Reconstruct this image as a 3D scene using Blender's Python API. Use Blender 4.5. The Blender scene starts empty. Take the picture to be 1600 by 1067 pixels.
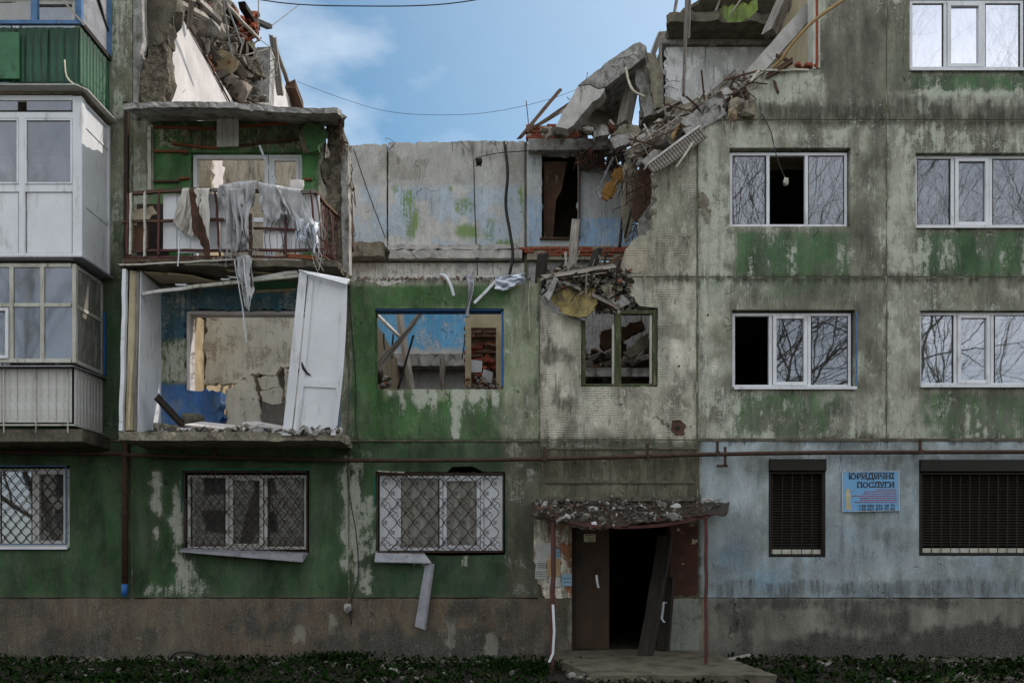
import bpy, bmesh, math, random
import numpy as np
from mathutils import Vector, Matrix, noise as mnoise
from mathutils.geometry import delaunay_2d_cdt
R = math.radians
random.seed(7)
sc = bpy.context.scene
col = sc.collection

# ------------------------------------------------------------ camera, world, sun, exposure
F = 1350.0; D = 15.0; CX = 800.0; HY = 872.0; EYE = 1.59; GZ = -0.15
def W(px, py, Y=0.0):
    """real place of a point of the facade drawing (90 px per metre on the wall plane) at depth Y behind the wall plane"""
    s = (D + Y) / F
    return Vector(((px - CX) * s, Y, EYE - (py - HY) * s))
cam = bpy.data.cameras.new('camera'); camo = bpy.data.objects.new('camera', cam); col.objects.link(camo)
camo.location = (0, -D, EYE); camo.rotation_euler = (R(90), 0, 0)
cam.sensor_width = 36; cam.lens = 36 * F / 1600; cam.shift_y = (HY - 533.5) / 1600
cam.clip_end = 1500
sc.camera = camo

SUN_EL, SUN_AZ = R(44), R(72)     # azimuth clockwise from +Y (north) towards +X (right)
w = bpy.data.worlds.new('World'); sc.world = w; w.use_nodes = True
nt = w.node_tree; nt.nodes.clear()
def N(nt, t, **k):
    n = nt.nodes.new(t)
    for a, b in k.items(): setattr(n, a, b)
    return n
sky = N(nt, 'ShaderNodeTexSky', sky_type='NISHITA', sun_disc=False, sun_elevation=SUN_EL, sun_rotation=SUN_AZ)
sky.air_density = 1.0; sky.dust_density = 0.6; sky.ozone_density = 1.0
bg = N(nt, 'ShaderNodeBackground'); bg.inputs[1].default_value = 0.118
wo = N(nt, 'ShaderNodeOutputWorld')
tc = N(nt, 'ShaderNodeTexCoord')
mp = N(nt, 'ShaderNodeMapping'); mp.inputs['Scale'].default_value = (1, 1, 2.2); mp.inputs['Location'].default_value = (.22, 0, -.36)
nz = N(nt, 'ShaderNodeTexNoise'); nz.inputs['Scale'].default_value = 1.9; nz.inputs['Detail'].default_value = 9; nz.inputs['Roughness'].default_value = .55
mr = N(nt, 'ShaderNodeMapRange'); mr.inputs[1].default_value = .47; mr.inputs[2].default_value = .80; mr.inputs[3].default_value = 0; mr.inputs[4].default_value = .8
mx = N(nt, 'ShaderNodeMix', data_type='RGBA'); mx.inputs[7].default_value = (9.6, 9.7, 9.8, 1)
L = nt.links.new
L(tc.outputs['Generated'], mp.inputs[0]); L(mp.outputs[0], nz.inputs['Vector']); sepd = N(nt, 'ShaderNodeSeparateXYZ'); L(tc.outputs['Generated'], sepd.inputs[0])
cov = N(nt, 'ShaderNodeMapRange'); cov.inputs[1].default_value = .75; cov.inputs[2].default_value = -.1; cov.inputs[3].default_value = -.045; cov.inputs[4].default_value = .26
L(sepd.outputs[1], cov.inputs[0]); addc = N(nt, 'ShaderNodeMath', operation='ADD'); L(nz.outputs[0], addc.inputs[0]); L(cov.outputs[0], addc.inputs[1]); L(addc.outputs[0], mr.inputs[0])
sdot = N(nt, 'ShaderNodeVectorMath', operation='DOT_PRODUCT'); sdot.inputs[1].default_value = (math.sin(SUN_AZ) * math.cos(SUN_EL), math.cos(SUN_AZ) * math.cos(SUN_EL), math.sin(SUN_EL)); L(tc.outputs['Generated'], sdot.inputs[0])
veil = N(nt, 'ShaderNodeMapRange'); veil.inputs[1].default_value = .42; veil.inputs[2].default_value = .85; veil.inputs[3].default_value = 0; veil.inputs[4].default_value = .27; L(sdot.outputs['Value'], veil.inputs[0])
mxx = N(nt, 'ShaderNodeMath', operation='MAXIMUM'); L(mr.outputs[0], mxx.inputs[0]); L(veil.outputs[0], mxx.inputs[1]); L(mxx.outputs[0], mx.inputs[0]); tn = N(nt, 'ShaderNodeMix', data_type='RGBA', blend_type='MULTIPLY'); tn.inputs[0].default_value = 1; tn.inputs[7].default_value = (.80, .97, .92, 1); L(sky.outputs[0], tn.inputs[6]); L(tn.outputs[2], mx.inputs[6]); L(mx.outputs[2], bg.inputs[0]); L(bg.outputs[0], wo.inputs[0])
sun = bpy.data.lights.new('sun', 'SUN'); suno = bpy.data.objects.new('sun', sun); col.objects.link(suno)
sun.energy = 2.4; sun.angle = R(.5); sun.color = (1, .93, .84)
sdir = Vector((math.sin(SUN_AZ) * math.cos(SUN_EL), math.cos(SUN_AZ) * math.cos(SUN_EL), math.sin(SUN_EL)))
suno.rotation_euler = sdir.to_track_quat('Z', 'Y').to_euler()
sc.view_settings.view_transform = 'Standard'; sc.view_settings.look = 'None'
sc.view_settings.exposure = 0.65; sc.view_settings.gamma = 1
sc.render.engine = 'CYCLES'

# ------------------------------------------------------------ materials
def sock(n, *names):
    for a in names:
        if a in n.inputs: return n.inputs[a]
M = {}
def newmat(name):
    m = bpy.data.materials.new(name); m.use_nodes = True; nt = m.node_tree; nt.nodes.clear()
    o = N(nt, 'ShaderNodeOutputMaterial'); b = N(nt, 'ShaderNodeBsdfPrincipled')
    nt.links.new(b.outputs[0], o.inputs[0]); M[name] = m
    return m, nt, b, o
def rgba(c): return (c[0], c[1], c[2], 1)
def math_(nt, op, a, b=None, c=None):
    n = N(nt, 'ShaderNodeMath', operation=op)
    for i, v in enumerate((a, b, c)):
        if v is None: continue
        if isinstance(v, (int, float)): n.inputs[i].default_value = v
        else: nt.links.new(v, n.inputs[i])
    return n.outputs[0]
def mixc(nt, f, a, b, mode='MIX'):
    n = N(nt, 'ShaderNodeMix', data_type='RGBA', blend_type=mode)
    for i, v in ((0, f), (6, a), (7, b)):
        if isinstance(v, (int, float)): n.inputs[i].default_value = v
        elif isinstance(v, tuple): n.inputs[i].default_value = rgba(v)
        else: nt.links.new(v, n.inputs[i])
    return n.outputs[2]
def ramp(nt, v, a, b, lo=0., hi=1.):
    n = N(nt, 'ShaderNodeMapRange'); n.clamp = True
    nt.links.new(v, n.inputs[0])
    for i, x in zip((1, 2, 3, 4), (a, b, lo, hi)): n.inputs[i].default_value = x
    return n.outputs[0]
def noise(nt, vec, scale, detail=6, rough=.6, dist=0):
    n = N(nt, 'ShaderNodeTexNoise'); n.inputs['Scale'].default_value = scale; n.inputs['Detail'].default_value = detail
    n.inputs['Roughness'].default_value = rough; n.inputs['Distortion'].default_value = dist
    nt.links.new(vec, n.inputs['Vector']); return n.outputs[0]
def mapped(nt, vec, s):
    n = N(nt, 'ShaderNodeMapping'); n.inputs['Scale'].default_value = s; nt.links.new(vec, n.inputs[0]); return n.outputs[0]
def bump(nt, b, h, strength=.4, dist=.01):
    n = N(nt, 'ShaderNodeBump'); n.inputs['Strength'].default_value = strength; n.inputs['Distance'].default_value = dist
    nt.links.new(h, n.inputs['Height']); nt.links.new(n.outputs[0], b.inputs['Normal'])
COOL = ('white_pvc', 'blue_paint', 'deep_blue_paint', 'plastic_sheet', 'blue_wood', 'sign_blue', 'paper_white', 'paper_blue', 'grey_metal', 'leaf', 'white_plaster', 'old_pvc', 'old_white_paint', 'cloth_grey', 'light_concrete', 'pale_concrete', 'cloth_pale', 'wood_pale', 'wood_grey')
def warm(c): return (c[0] * 1.06, c[1], c[2] * .86)
def mat(name, c1, c2=None, scale=3., stretch=(1, 1, 1), thr=(.35, .65), rough=.8, metal=0., bs=.3, bd=.006, dirt=None, dthr=(.55, .7), dscale=5., dstretch=(1, 1, .35), fine=60., coord='Object', finec=.25, spec=.3):
    m, nt, b, o = newmat(name); c2 = c2 or tuple(x * .7 for x in c1)
    if name not in COOL: c1, c2 = warm(c1), warm(c2); dirt = warm(dirt) if dirt else None
    t = N(nt, 'ShaderNodeTexCoord').outputs[coord]
    n1 = noise(nt, mapped(nt, t, stretch), scale)
    c = mixc(nt, ramp(nt, n1, *thr), c1, c2)
    nf = noise(nt, mapped(nt, t, stretch), fine, 3, .7)
    c = mixc(nt, finec, c, mixc(nt, ramp(nt, nf, .3, .7), (0, 0, 0), (1, 1, 1)), 'SOFT_LIGHT')
    if dirt:
        nd = noise(nt, mapped(nt, t, dstretch), dscale, 8, .65)
        c = mixc(nt, ramp(nt, nd, *dthr), c, dirt)
    nt.links.new(c, b.inputs['Base Color'])
    rr = ramp(nt, nf, .2, .8, max(rough - .12, .05), min(rough + .1, 1)); nt.links.new(rr, b.inputs['Roughness'])
    b.inputs['Metallic'].default_value = metal; sock(b, 'Specular IOR Level', 'Specular').default_value = spec
    bump(nt, b, math_(nt, 'ADD', nf, math_(nt, 'MULTIPLY', n1, 1.5)), bs, bd)
    return m

def painted(name, ribs=False):
    """concrete with coats of paint: 'tint' is the paint colour with ground floor shade in it, 'under' what shows where it has flaked, 'wear' how much has flaked"""
    m, nt, b, o = newmat(name)
    t = N(nt, 'ShaderNodeNewGeometry').outputs['Position']
    at = N(nt, 'ShaderNodeAttribute', attribute_name='tint'); au = N(nt, 'ShaderNodeAttribute', attribute_name='under')
    aw = N(nt, 'ShaderNodeAttribute', attribute_name='wear')
    sp = N(nt, 'ShaderNodeSeparateColor'); nt.links.new(aw.outputs['Color'], sp.inputs[0])
    wear, stain, grit = sp.outputs[0], sp.outputs[1], sp.outputs[2]
    nA = noise(nt, t, 7, 9, .68, .4); nS = noise(nt, mapped(nt, t, (16, 16, 1.3)), 1, 7, .65); nB = noise(nt, t, 34, 6, .7)
    nn = math_(nt, 'ADD', math_(nt, 'MULTIPLY', nA, .55), math_(nt, 'ADD', math_(nt, 'MULTIPLY', nS, .45), math_(nt, 'MULTIPLY', math_(nt, 'SUBTRACT', nB, .5), .55)))
    pv = math_(nt, 'ADD', nn, math_(nt, 'MULTIPLY', math_(nt, 'SUBTRACT', wear, .5), .62))
    peel = ramp(nt, pv, .488, .565)
    # tonal life of the paint itself
    nL = noise(nt, mapped(nt, t, (1, 1, .6)), 1.6, 8, .62)
    c = mixc(nt, ramp(nt, nL, .3, .72), mixc(nt, .38, at.outputs['Color'], (0, 0, 0)), mixc(nt, .10, at.outputs['Color'], (.55, .58, .5)))
    nV = noise(nt, mapped(nt, t, (26, 26, .8)), 1, 6, .6)
    c = mixc(nt, ramp(nt, nV, .56, .8, 0, .25), c, (.05, .055, .04))
    nV3 = noise(nt, mapped(nt, t, (8, 8, 2.4)), 1, 10, .78, .3)
    c = mixc(nt, math_(nt, 'MULTIPLY', ramp(nt, nV3, .50, .66, 0, .5), ramp(nt, wear, .30, .58, .12, 1)), c, au.outputs['Color'])
    nV4 = noise(nt, mapped(nt, t, (42, 42, 16)), 1, 6, .8); c = mixc(nt, .36, c, mixc(nt, ramp(nt, nV4, .3, .7), (.12, .12, .12), (.88, .88, .88)), 'OVERLAY')
    uc = mixc(nt, ramp(nt, nB, .35, .65, 0, .55), au.outputs['Color'], (.20, .19, .155))
    c = mixc(nt, math_(nt, 'MULTIPLY', peel, .88), c, uc)
    nf2 = noise(nt, mapped(nt, t, (46, 46, 5)), 1, 5, .75); nf3 = noise(nt, t, 2.2, 4, .6)
    sc1 = math_(nt, 'MULTIPLY', ramp(nt, nf2, .56, .63), ramp(nt, math_(nt, 'ADD', nf3, math_(nt, 'MULTIPLY', math_(nt, 'SUBTRACT', wear, .4), .8)), .42, .60))
    c = mixc(nt, math_(nt, 'MULTIPLY', sc1, .6), c, au.outputs['Color'])
    sc2_ = math_(nt, 'MULTIPLY', ramp(nt, nf2, .42, .34), ramp(nt, nf3, .40, .62))
    c = mixc(nt, math_(nt, 'MULTIPLY', sc2_, .42), c, (.05, .05, .036))
    # grime: dark runs and blotches
    nd = noise(nt, mapped(nt, t, (9, 9, 1.6)), 1, 9, .7)
    dm = ramp(nt, math_(nt, 'ADD', nd, math_(nt, 'MULTIPLY', math_(nt, 'SUBTRACT', stain, .5), .55)), .50, .68, 0, .8)
    c = mixc(nt, dm, c, (.035, .032, .022))
    # pits and grit
    ng = noise(nt, t, 95, 3, .75)
    c = mixc(nt, ramp(nt, ng, .62, .72, 0, .6), c, (.03, .03, .025))
    gg = math_(nt, 'MULTIPLY', ramp(nt, ng, .50, .58), grit)
    c = mixc(nt, math_(nt, 'MULTIPLY', gg, .62), c, (.50, .51, .50))
    # hair cracks
    vo = N(nt, 'ShaderNodeTexVoronoi', feature='DISTANCE_TO_EDGE'); vo.inputs['Scale'].default_value = .9
    wv = N(nt, 'ShaderNodeVectorMath', operation='ADD'); nv = N(nt, 'ShaderNodeTexNoise'); nv.inputs['Scale'].default_value = 3.5; nv.inputs['Detail'].default_value = 6
    nt.links.new(t, nv.inputs['Vector']); sc2 = N(nt, 'ShaderNodeVectorMath', operation='SCALE'); sc2.inputs['Scale'].default_value = .5
    nt.links.new(nv.outputs['Color'], sc2.inputs[0]); nt.links.new(t, wv.inputs[0]); nt.links.new(sc2.outputs[0], wv.inputs[1]); nt.links.new(wv.outputs[0], vo.inputs['Vector'])
    crack = math_(nt, 'MULTIPLY', ramp(nt, vo.outputs['Distance'], .003, .008, 1, 0), ramp(nt, nf3, .56, .62))
    c = mixc(nt, math_(nt, 'MULTIPLY', crack, .75), c, (.02, .02, .016))
    nt.links.new(c, b.inputs['Base Color'])
    nt.links.new(ramp(nt, nB, .2, .8, .78, .95), b.inputs['Roughness']); sock(b, 'Specular IOR Level', 'Specular').default_value = .2
    h = math_(nt, 'ADD', math_(nt, 'MULTIPLY', peel, -.8), math_(nt, 'ADD', math_(nt, 'MULTIPLY', ng, 1.0), math_(nt, 'MULTIPLY', nA, 1.6)))
    h = math_(nt, 'ADD', h, math_(nt, 'MULTIPLY', gg, 1.2)); h = math_(nt, 'ADD', h, math_(nt, 'MULTIPLY', crack, -2))
    if ribs:     # plaster combed in level lines
        wv2 = N(nt, 'ShaderNodeTexWave', wave_type='BANDS', bands_direction='Z'); wv2.inputs['Scale'].default_value = 7.5; wv2.inputs['Distortion'].default_value = .8; wv2.inputs['Detail'].default_value = 3; wv2.inputs['Detail Scale'].default_value = 3
        nt.links.new(t, wv2.inputs['Vector'])
        cmk = ramp(nt, noise(nt, t, 1.5, 5, .7), .46, .58); h = math_(nt, 'ADD', h, math_(nt, 'MULTIPLY', math_(nt, 'MULTIPLY', wv2.outputs['Fac'], cmk), 1.3))
        lm = math_(nt, 'MULTIPLY', math_(nt, 'MULTIPLY', ramp(nt, wv2.outputs['Fac'], .45, .1, 0, .5), cmk), ramp(nt, nB, .4, .6))
        c2_ = mixc(nt, lm, c, (.06, .055, .04)); nt.links.new(c2_, b.inputs['Base Color'])
    bump(nt, b, h, .8, .010)
    return m
painted('painted_concrete'); painted('combed_concrete', True)

mat('light_concrete', (.52, .50, .48), (.36, .35, .33), 4, bs=.3, bd=.008, fine=50, finec=.3, dirt=(.17, .16, .14), dthr=(.6, .72))
mat('raw_concrete', (.26, .245, .215), (.13, .12, .10), 5, bs=.7, bd=.02, fine=45, finec=.5, dirt=(.06, .055, .045), dstretch=(1, 1, .6))
mat('aggregate', (.20, .18, .15), (.07, .062, .052), 9, bs=1, bd=.05, fine=38, finec=.8, thr=(.4, .6))
mat('pale_concrete', (.40, .39, .375), (.20, .19, .175), 4, bs=.8, bd=.018, fine=42, finec=.55, dirt=(.08, .075, .06), dthr=(.5, .66), dstretch=(1, 1, .5))
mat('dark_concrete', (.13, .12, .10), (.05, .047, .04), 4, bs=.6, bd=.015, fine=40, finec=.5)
mat('white_plaster', (.60, .56, .55), (.46, .42, .41), 2.2, bs=.3, fine=40, finec=.2, dirt=(.16, .13, .12), dthr=(.66, .72), dscale=3.5, dstretch=(2.5, .8, .5))
mat('cream_plaster', (.40, .34, .26), (.28, .23, .17), 2.5, bs=.3, fine=45, finec=.35, dirt=(.16, .13, .09), dthr=(.56, .74), dscale=2.6, dstretch=(1, 1, .7))
mat('yellow_plaster', (.27, .23, .10), (.12, .095, .04), 6, bs=.8, bd=.015, fine=50, finec=.5, dirt=(.05, .045, .03), dthr=(.5, .7), dscale=5, dstretch=(1.5, 1, .6))
mat('blue_paint', (.055, .20, .36), (.05, .17, .31), 2, bs=.15, fine=60, finec=.2, dirt=(.42, .44, .44), dthr=(.62, .66), dscale=3, dstretch=(1.6, 1, 1))
mat('deep_blue_paint', (.02, .10, .30), (.018, .085, .25), 2, bs=.15, rough=.6, dirt=(.35, .36, .36), dthr=(.70, .72), dscale=3.5)
mat('brown_plaster', (.10, .055, .035), (.05, .028, .02), 3, bs=.4, dirt=(.22, .18, .14), dthr=(.62, .7))
mat('white_pvc', (.66, .67, .70), (.56, .57, .60), 1.5, rough=.38, bs=.05, fine=30, finec=.08, dirt=(.26, .25, .22), dthr=(.56, .78), dscale=5, dstretch=(1.5, 1.5, .35), spec=.5)
mat('old_pvc', (.55, .54, .52), (.42, .41, .38), 2, rough=.5, bs=.1, fine=30, finec=.15, dirt=(.17, .15, .12), dthr=(.56, .8), dscale=5, dstretch=(2, 2, .4))
mat('cream_board', (.45, .41, .32), (.32, .28, .20), 3, rough=.7, bs=.2, dirt=(.14, .11, .08), dthr=(.6, .75))
mat('old_white_paint', (.50, .49, .43), (.36, .35, .29), 3, rough=.7, bs=.4, dirt=(.13, .11, .08), dthr=(.55, .7), dscale=7, dstretch=(2, 2, .3))
mat('wood_grey', (.27, .24, .21), (.13, .115, .10), 5, (.25, 5, 5), rough=.9, bs=.6, bd=.006, fine=14, finec=.55, dirt=(.07, .06, .05), dthr=(.55, .7), dscale=6, dstretch=(.3, 3, 3))
mat('wood_pale', (.40, .36, .32), (.26, .23, .20), 5, (.25, 5, 5), rough=.9, bs=.5, bd=.005, fine=14, finec=.4, dirt=(.14, .12, .10), dthr=(.6, .75), dscale=4, dstretch=(.3, 2, 2))
mat('wood_brown', (.11, .065, .045), (.05, .032, .024), 5, (.25, 5, 5), rough=.85, bs=.5, bd=.005, fine=14, finec=.5)
mat('wood_orange', (.27, .09, .04), (.16, .05, .028), 5, (.25, 5, 5), rough=.8, bs=.4, bd=.004, fine=14, finec=.4)
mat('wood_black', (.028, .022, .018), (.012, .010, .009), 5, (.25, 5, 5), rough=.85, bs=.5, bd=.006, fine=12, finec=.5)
mat('rust', (.070, .040, .030), (.035, .022, .018), 14, rough=.75, metal=.2, bs=.4, bd=.003, fine=90)
mat('cloth_pale', (.56, .54, .50), (.40, .37, .33), 6, (1.2, 1.2, .6), rough=.95, bs=.5, bd=.01, fine=120, finec=.3, dirt=(.16, .13, .11), dthr=(.56, .72), dscale=5)
mat('rusty_red_metal', (.10, .032, .032), (.05, .022, .022), 12, rough=.65, metal=.1, bs=.4, bd=.003, fine=90, dirt=(.05, .03, .025), dthr=(.55, .7), dscale=14)
mat('dark_iron', (.022, .018, .016), (.045, .025, .018), 12, rough=.6, metal=.3, bs=.3, bd=.002)
mat('grey_metal', (.33, .33, .36), (.22, .22, .24), 5, rough=.45, metal=.25, bs=.15, dirt=(.11, .09, .07), dthr=(.58, .72), dscale=8, dstretch=(1, 1, 1))
mat('green_metal', (.028, .10, .062), (.012, .045, .032), 3.5, (1.5, 1.5, .5), rough=.6, metal=.1, bs=.2, dirt=(.008, .018, .015), dthr=(.5, .68), dscale=5, dstretch=(2, 2, .4))
mat('green_sheet', (.045, .15, .085), (.03, .11, .06), 2.5, rough=.6, bs=.15, dirt=(.01, .035, .022), dthr=(.56, .66), dscale=4, dstretch=(1, 1, .8))
mat('blue_wood', (.09, .18, .33), (.05, .11, .22), 6, rough=.75, bs=.3, dirt=(.2, .2, .2), dthr=(.64, .7), dscale=9)
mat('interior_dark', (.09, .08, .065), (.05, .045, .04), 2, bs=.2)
mat('shutter_brown', (.011, .008, .006), (.007, .005, .004), 3, rough=.5, bs=.1, metal=.0)
mat('door_brown', (.045, .026, .017), (.028, .017, .012), 3, (2, 2, .4), rough=.55, bs=.15, dirt=(.012, .009, .007), dthr=(.55, .75), dscale=4)
mat('rust_panel', (.07, .022, .014), (.03, .013, .010), 4, rough=.7, bs=.3, dirt=(.38, .34, .30), dthr=(.60, .615), dscale=4.5, dstretch=(1, 1, 1))
mat('brick_red', (.30, .075, .045), (.18, .05, .035), 7, rough=.9, bs=.5, bd=.006, fine=60, finec=.4, dirt=(.36, .30, .26), dthr=(.60, .68), dscale=11, dstretch=(1, 1, 1))
mat('brick_brown', (.17, .095, .06), (.11, .06, .042), 7, rough=.9, bs=.5, bd=.006, dirt=(.26, .23, .19), dthr=(.55, .66), dscale=10, dstretch=(1, 1, 1))
mat('mortar', (.30, .28, .25), (.18, .165, .14), 8, bs=.6, bd=.01)
mat('soil', (.022, .018, .013), (.012, .010, .008), 3, bs=.7, bd=.02, fine=25, coord='Object')
mat('step_concrete', (.12, .11, .092), (.075, .068, .055), 3, bs=.5, bd=.008, dirt=(.03, .028, .02), dthr=(.5, .7), dscale=3, dstretch=(1, 1, 1))
mat('asphalt', (.05, .05, .048), (.035, .035, .034), 2, bs=.4)
mat('cloth_grey', (.46, .46, .47), (.30, .30, .31), 7, (1.5, 1.5, .6), rough=.95, bs=.5, bd=.01, fine=120, finec=.3, dirt=(.15, .135, .115), dthr=(.54, .72), dscale=5, dstretch=(1.5, 1.5, .5))
mat('cloth_dirty', (.40, .36, .31), (.27, .235, .20), 6, (1.2, 1.2, .6), rough=.95, bs=.5, bd=.01, fine=120, finec=.3, dirt=(.11, .085, .07), dthr=(.54, .7), dscale=5, dstretch=(1.2, 1.2, .6))
mat('rug_brown', (.085, .042, .032), (.04, .022, .018), 6, rough=.95, bs=.5, bd=.01, fine=120, finec=.4)
mat('plastic_sheet', (.62, .66, .74), (.48, .51, .58), 6, rough=.4, bs=.5, bd=.01, spec=.5)
mat('cushion_ochre', (.36, .20, .06), (.26, .14, .045), 5, rough=.9, bs=.3, bd=.006)
mat('black_rubber', (.02, .02, .02), (.012, .012, .012), 9, rough=.6)
mat('white_cable', (.55, .54, .5), (.4, .39, .35), 9, rough=.6)
mat('yellow_cable', (.36, .25, .12), (.24, .16, .08), 9, rough=.7)
mat('bark', (.10, .085, .07), (.05, .042, .035), 9, bs=.4)
mat('far_wall', (.46, .44, .40), (.34, .33, .30), .4, fine=5)
mat('far_glass', (.03, .035, .04), (.02, .02, .025), 1, rough=.15)
mat('lace_curtain', (.62, .62, .60), (.48, .48, .46), 5, (3, 3, .4), rough=.95, bs=.4, fine=40)
mat('dark_curtain', (.20, .14, .11), (.11, .08, .065), 5, (3, 3, .4), rough=.95)
mat('beige_panel', (.40, .36, .28), (.31, .27, .20), 1.6, rough=.8, bs=.15)
mat('red_sheet', (.20, .05, .045), (.11, .035, .03), 6, rough=.7)
mat('roof_slate', (.13, .125, .12), (.08, .075, .07), 4, bs=.4)
mat('green_fabric', (.15, .17, .06), (.08, .075, .04), 3, rough=.8, bs=.2)

def glass(name, tint, refl, rough=.015, alpha=.85):
    m, nt, b, o = newmat(name); nt.nodes.remove(b)
    tr = N(nt, 'ShaderNodeBsdfTransparent'); tr.inputs[0].default_value = rgba(tint)
    gl = N(nt, 'ShaderNodeBsdfGlossy'); gl.inputs['Roughness'].default_value = rough; gl.inputs[0].default_value = (.88, .90, 1, 1)
    df = N(nt, 'ShaderNodeBsdfDiffuse'); df.inputs[0].default_value = (.35, .34, .30, 1)
    t = N(nt, 'ShaderNodeNewGeometry').outputs['Position']
    nb = noise(nt, t, 1.4, 2, .5); bu = N(nt, 'ShaderNodeBump'); bu.inputs['Strength'].default_value = .03; bu.inputs['Distance'].default_value = .05
    nt.links.new(nb, bu.inputs['Height']); nt.links.new(bu.outputs[0], gl.inputs['Normal'])
    a = N(nt, 'ShaderNodeMixShader'); a.inputs[0].default_value = refl
    nt.links.new(tr.outputs[0], a.inputs[1]); nt.links.new(gl.outputs[0], a.inputs[2])
    d = noise(nt, mapped(nt, t, (3, 3, 1)), 2.5, 8, .7)
    a2 = N(nt, 'ShaderNodeMixShader'); nt.links.new(ramp(nt, d, .45, .8, 1 - alpha, (1 - alpha) * 3 + .02), a2.inputs[0])
    nt.links.new(a.outputs[0], a2.inputs[1]); nt.links.new(df.outputs[0], a2.inputs[2]); nt.links.new(a2.outputs[0], o.inputs[0])
    return m
glass('window_glass', (.62, .65, .66), .15, .015, .965)
glass('sky_glass', (.62, .65, .66), .26, .015, .94)
glass('bright_glass', (.5, .5, .5), .72, .02, .90)
glass('milky_glass', (.42, .41, .44), .18, .04, .90)
glass('film', (.55, .54, .50), .16, .15, .62)

def tintmat(name, rough=.9, bs=.6, under=None):
    m, nt, b, o = newmat(name)
    t = N(nt, 'ShaderNodeNewGeometry').outputs['Position']
    at = N(nt, 'ShaderNodeAttribute', attribute_name='tint')
    n1 = noise(nt, t, 22, 6, .7)
    c = mixc(nt, ramp(nt, n1, .3, .7, 0, .55), at.outputs['Color'], mixc(nt, .8, at.outputs['Color'], (0, 0, 0)))
    nt.links.new(c, b.inputs['Base Color']); b.inputs['Roughness'].default_value = rough; sock(b, 'Specular IOR Level', 'Specular').default_value = .2 if name != 'leaf' else .03
    bump(nt, b, noise(nt, t, 50, 4, .7), bs, .01)
    return m
tintmat('rubble'); tintmat('leaf', .95, .1)

# ------------------------------------------------------------ object helpers
def tag(o, label=None, cat=None, group=None, kind=None):
    for k, v in (('label', label), ('category', cat), ('group', group), ('kind', kind)):
        if v: o[k] = v
    return o
def empty(name, loc, label, cat, group=None):
    o = bpy.data.objects.new(name, None); o.empty_display_size = .1; col.objects.link(o); o.location = loc
    return tag(o, label, cat, group)
def link(name, me, parent=None, mat=None):
    o = bpy.data.objects.new(name, me); col.objects.link(o)
    if mat is not None and not me.materials: me.materials.append(M[mat] if isinstance(mat, str) else mat)
    if parent is not None: setparent(o, parent)
    return o
def world_of(o):
    m = Matrix.LocRotScale(o.location, o.rotation_euler, o.scale)
    return world_of(o.parent) @ m if o.parent else m
def setparent(o, p):
    """keeps the child's world place"""
    m = Matrix.LocRotScale(o.location, o.rotation_euler, o.scale)
    o.parent = p
    lm = world_of(p).inverted() @ m
    l, r, s = lm.decompose(); o.location = l; o.rotation_euler = r.to_euler(); o.scale = s
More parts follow.
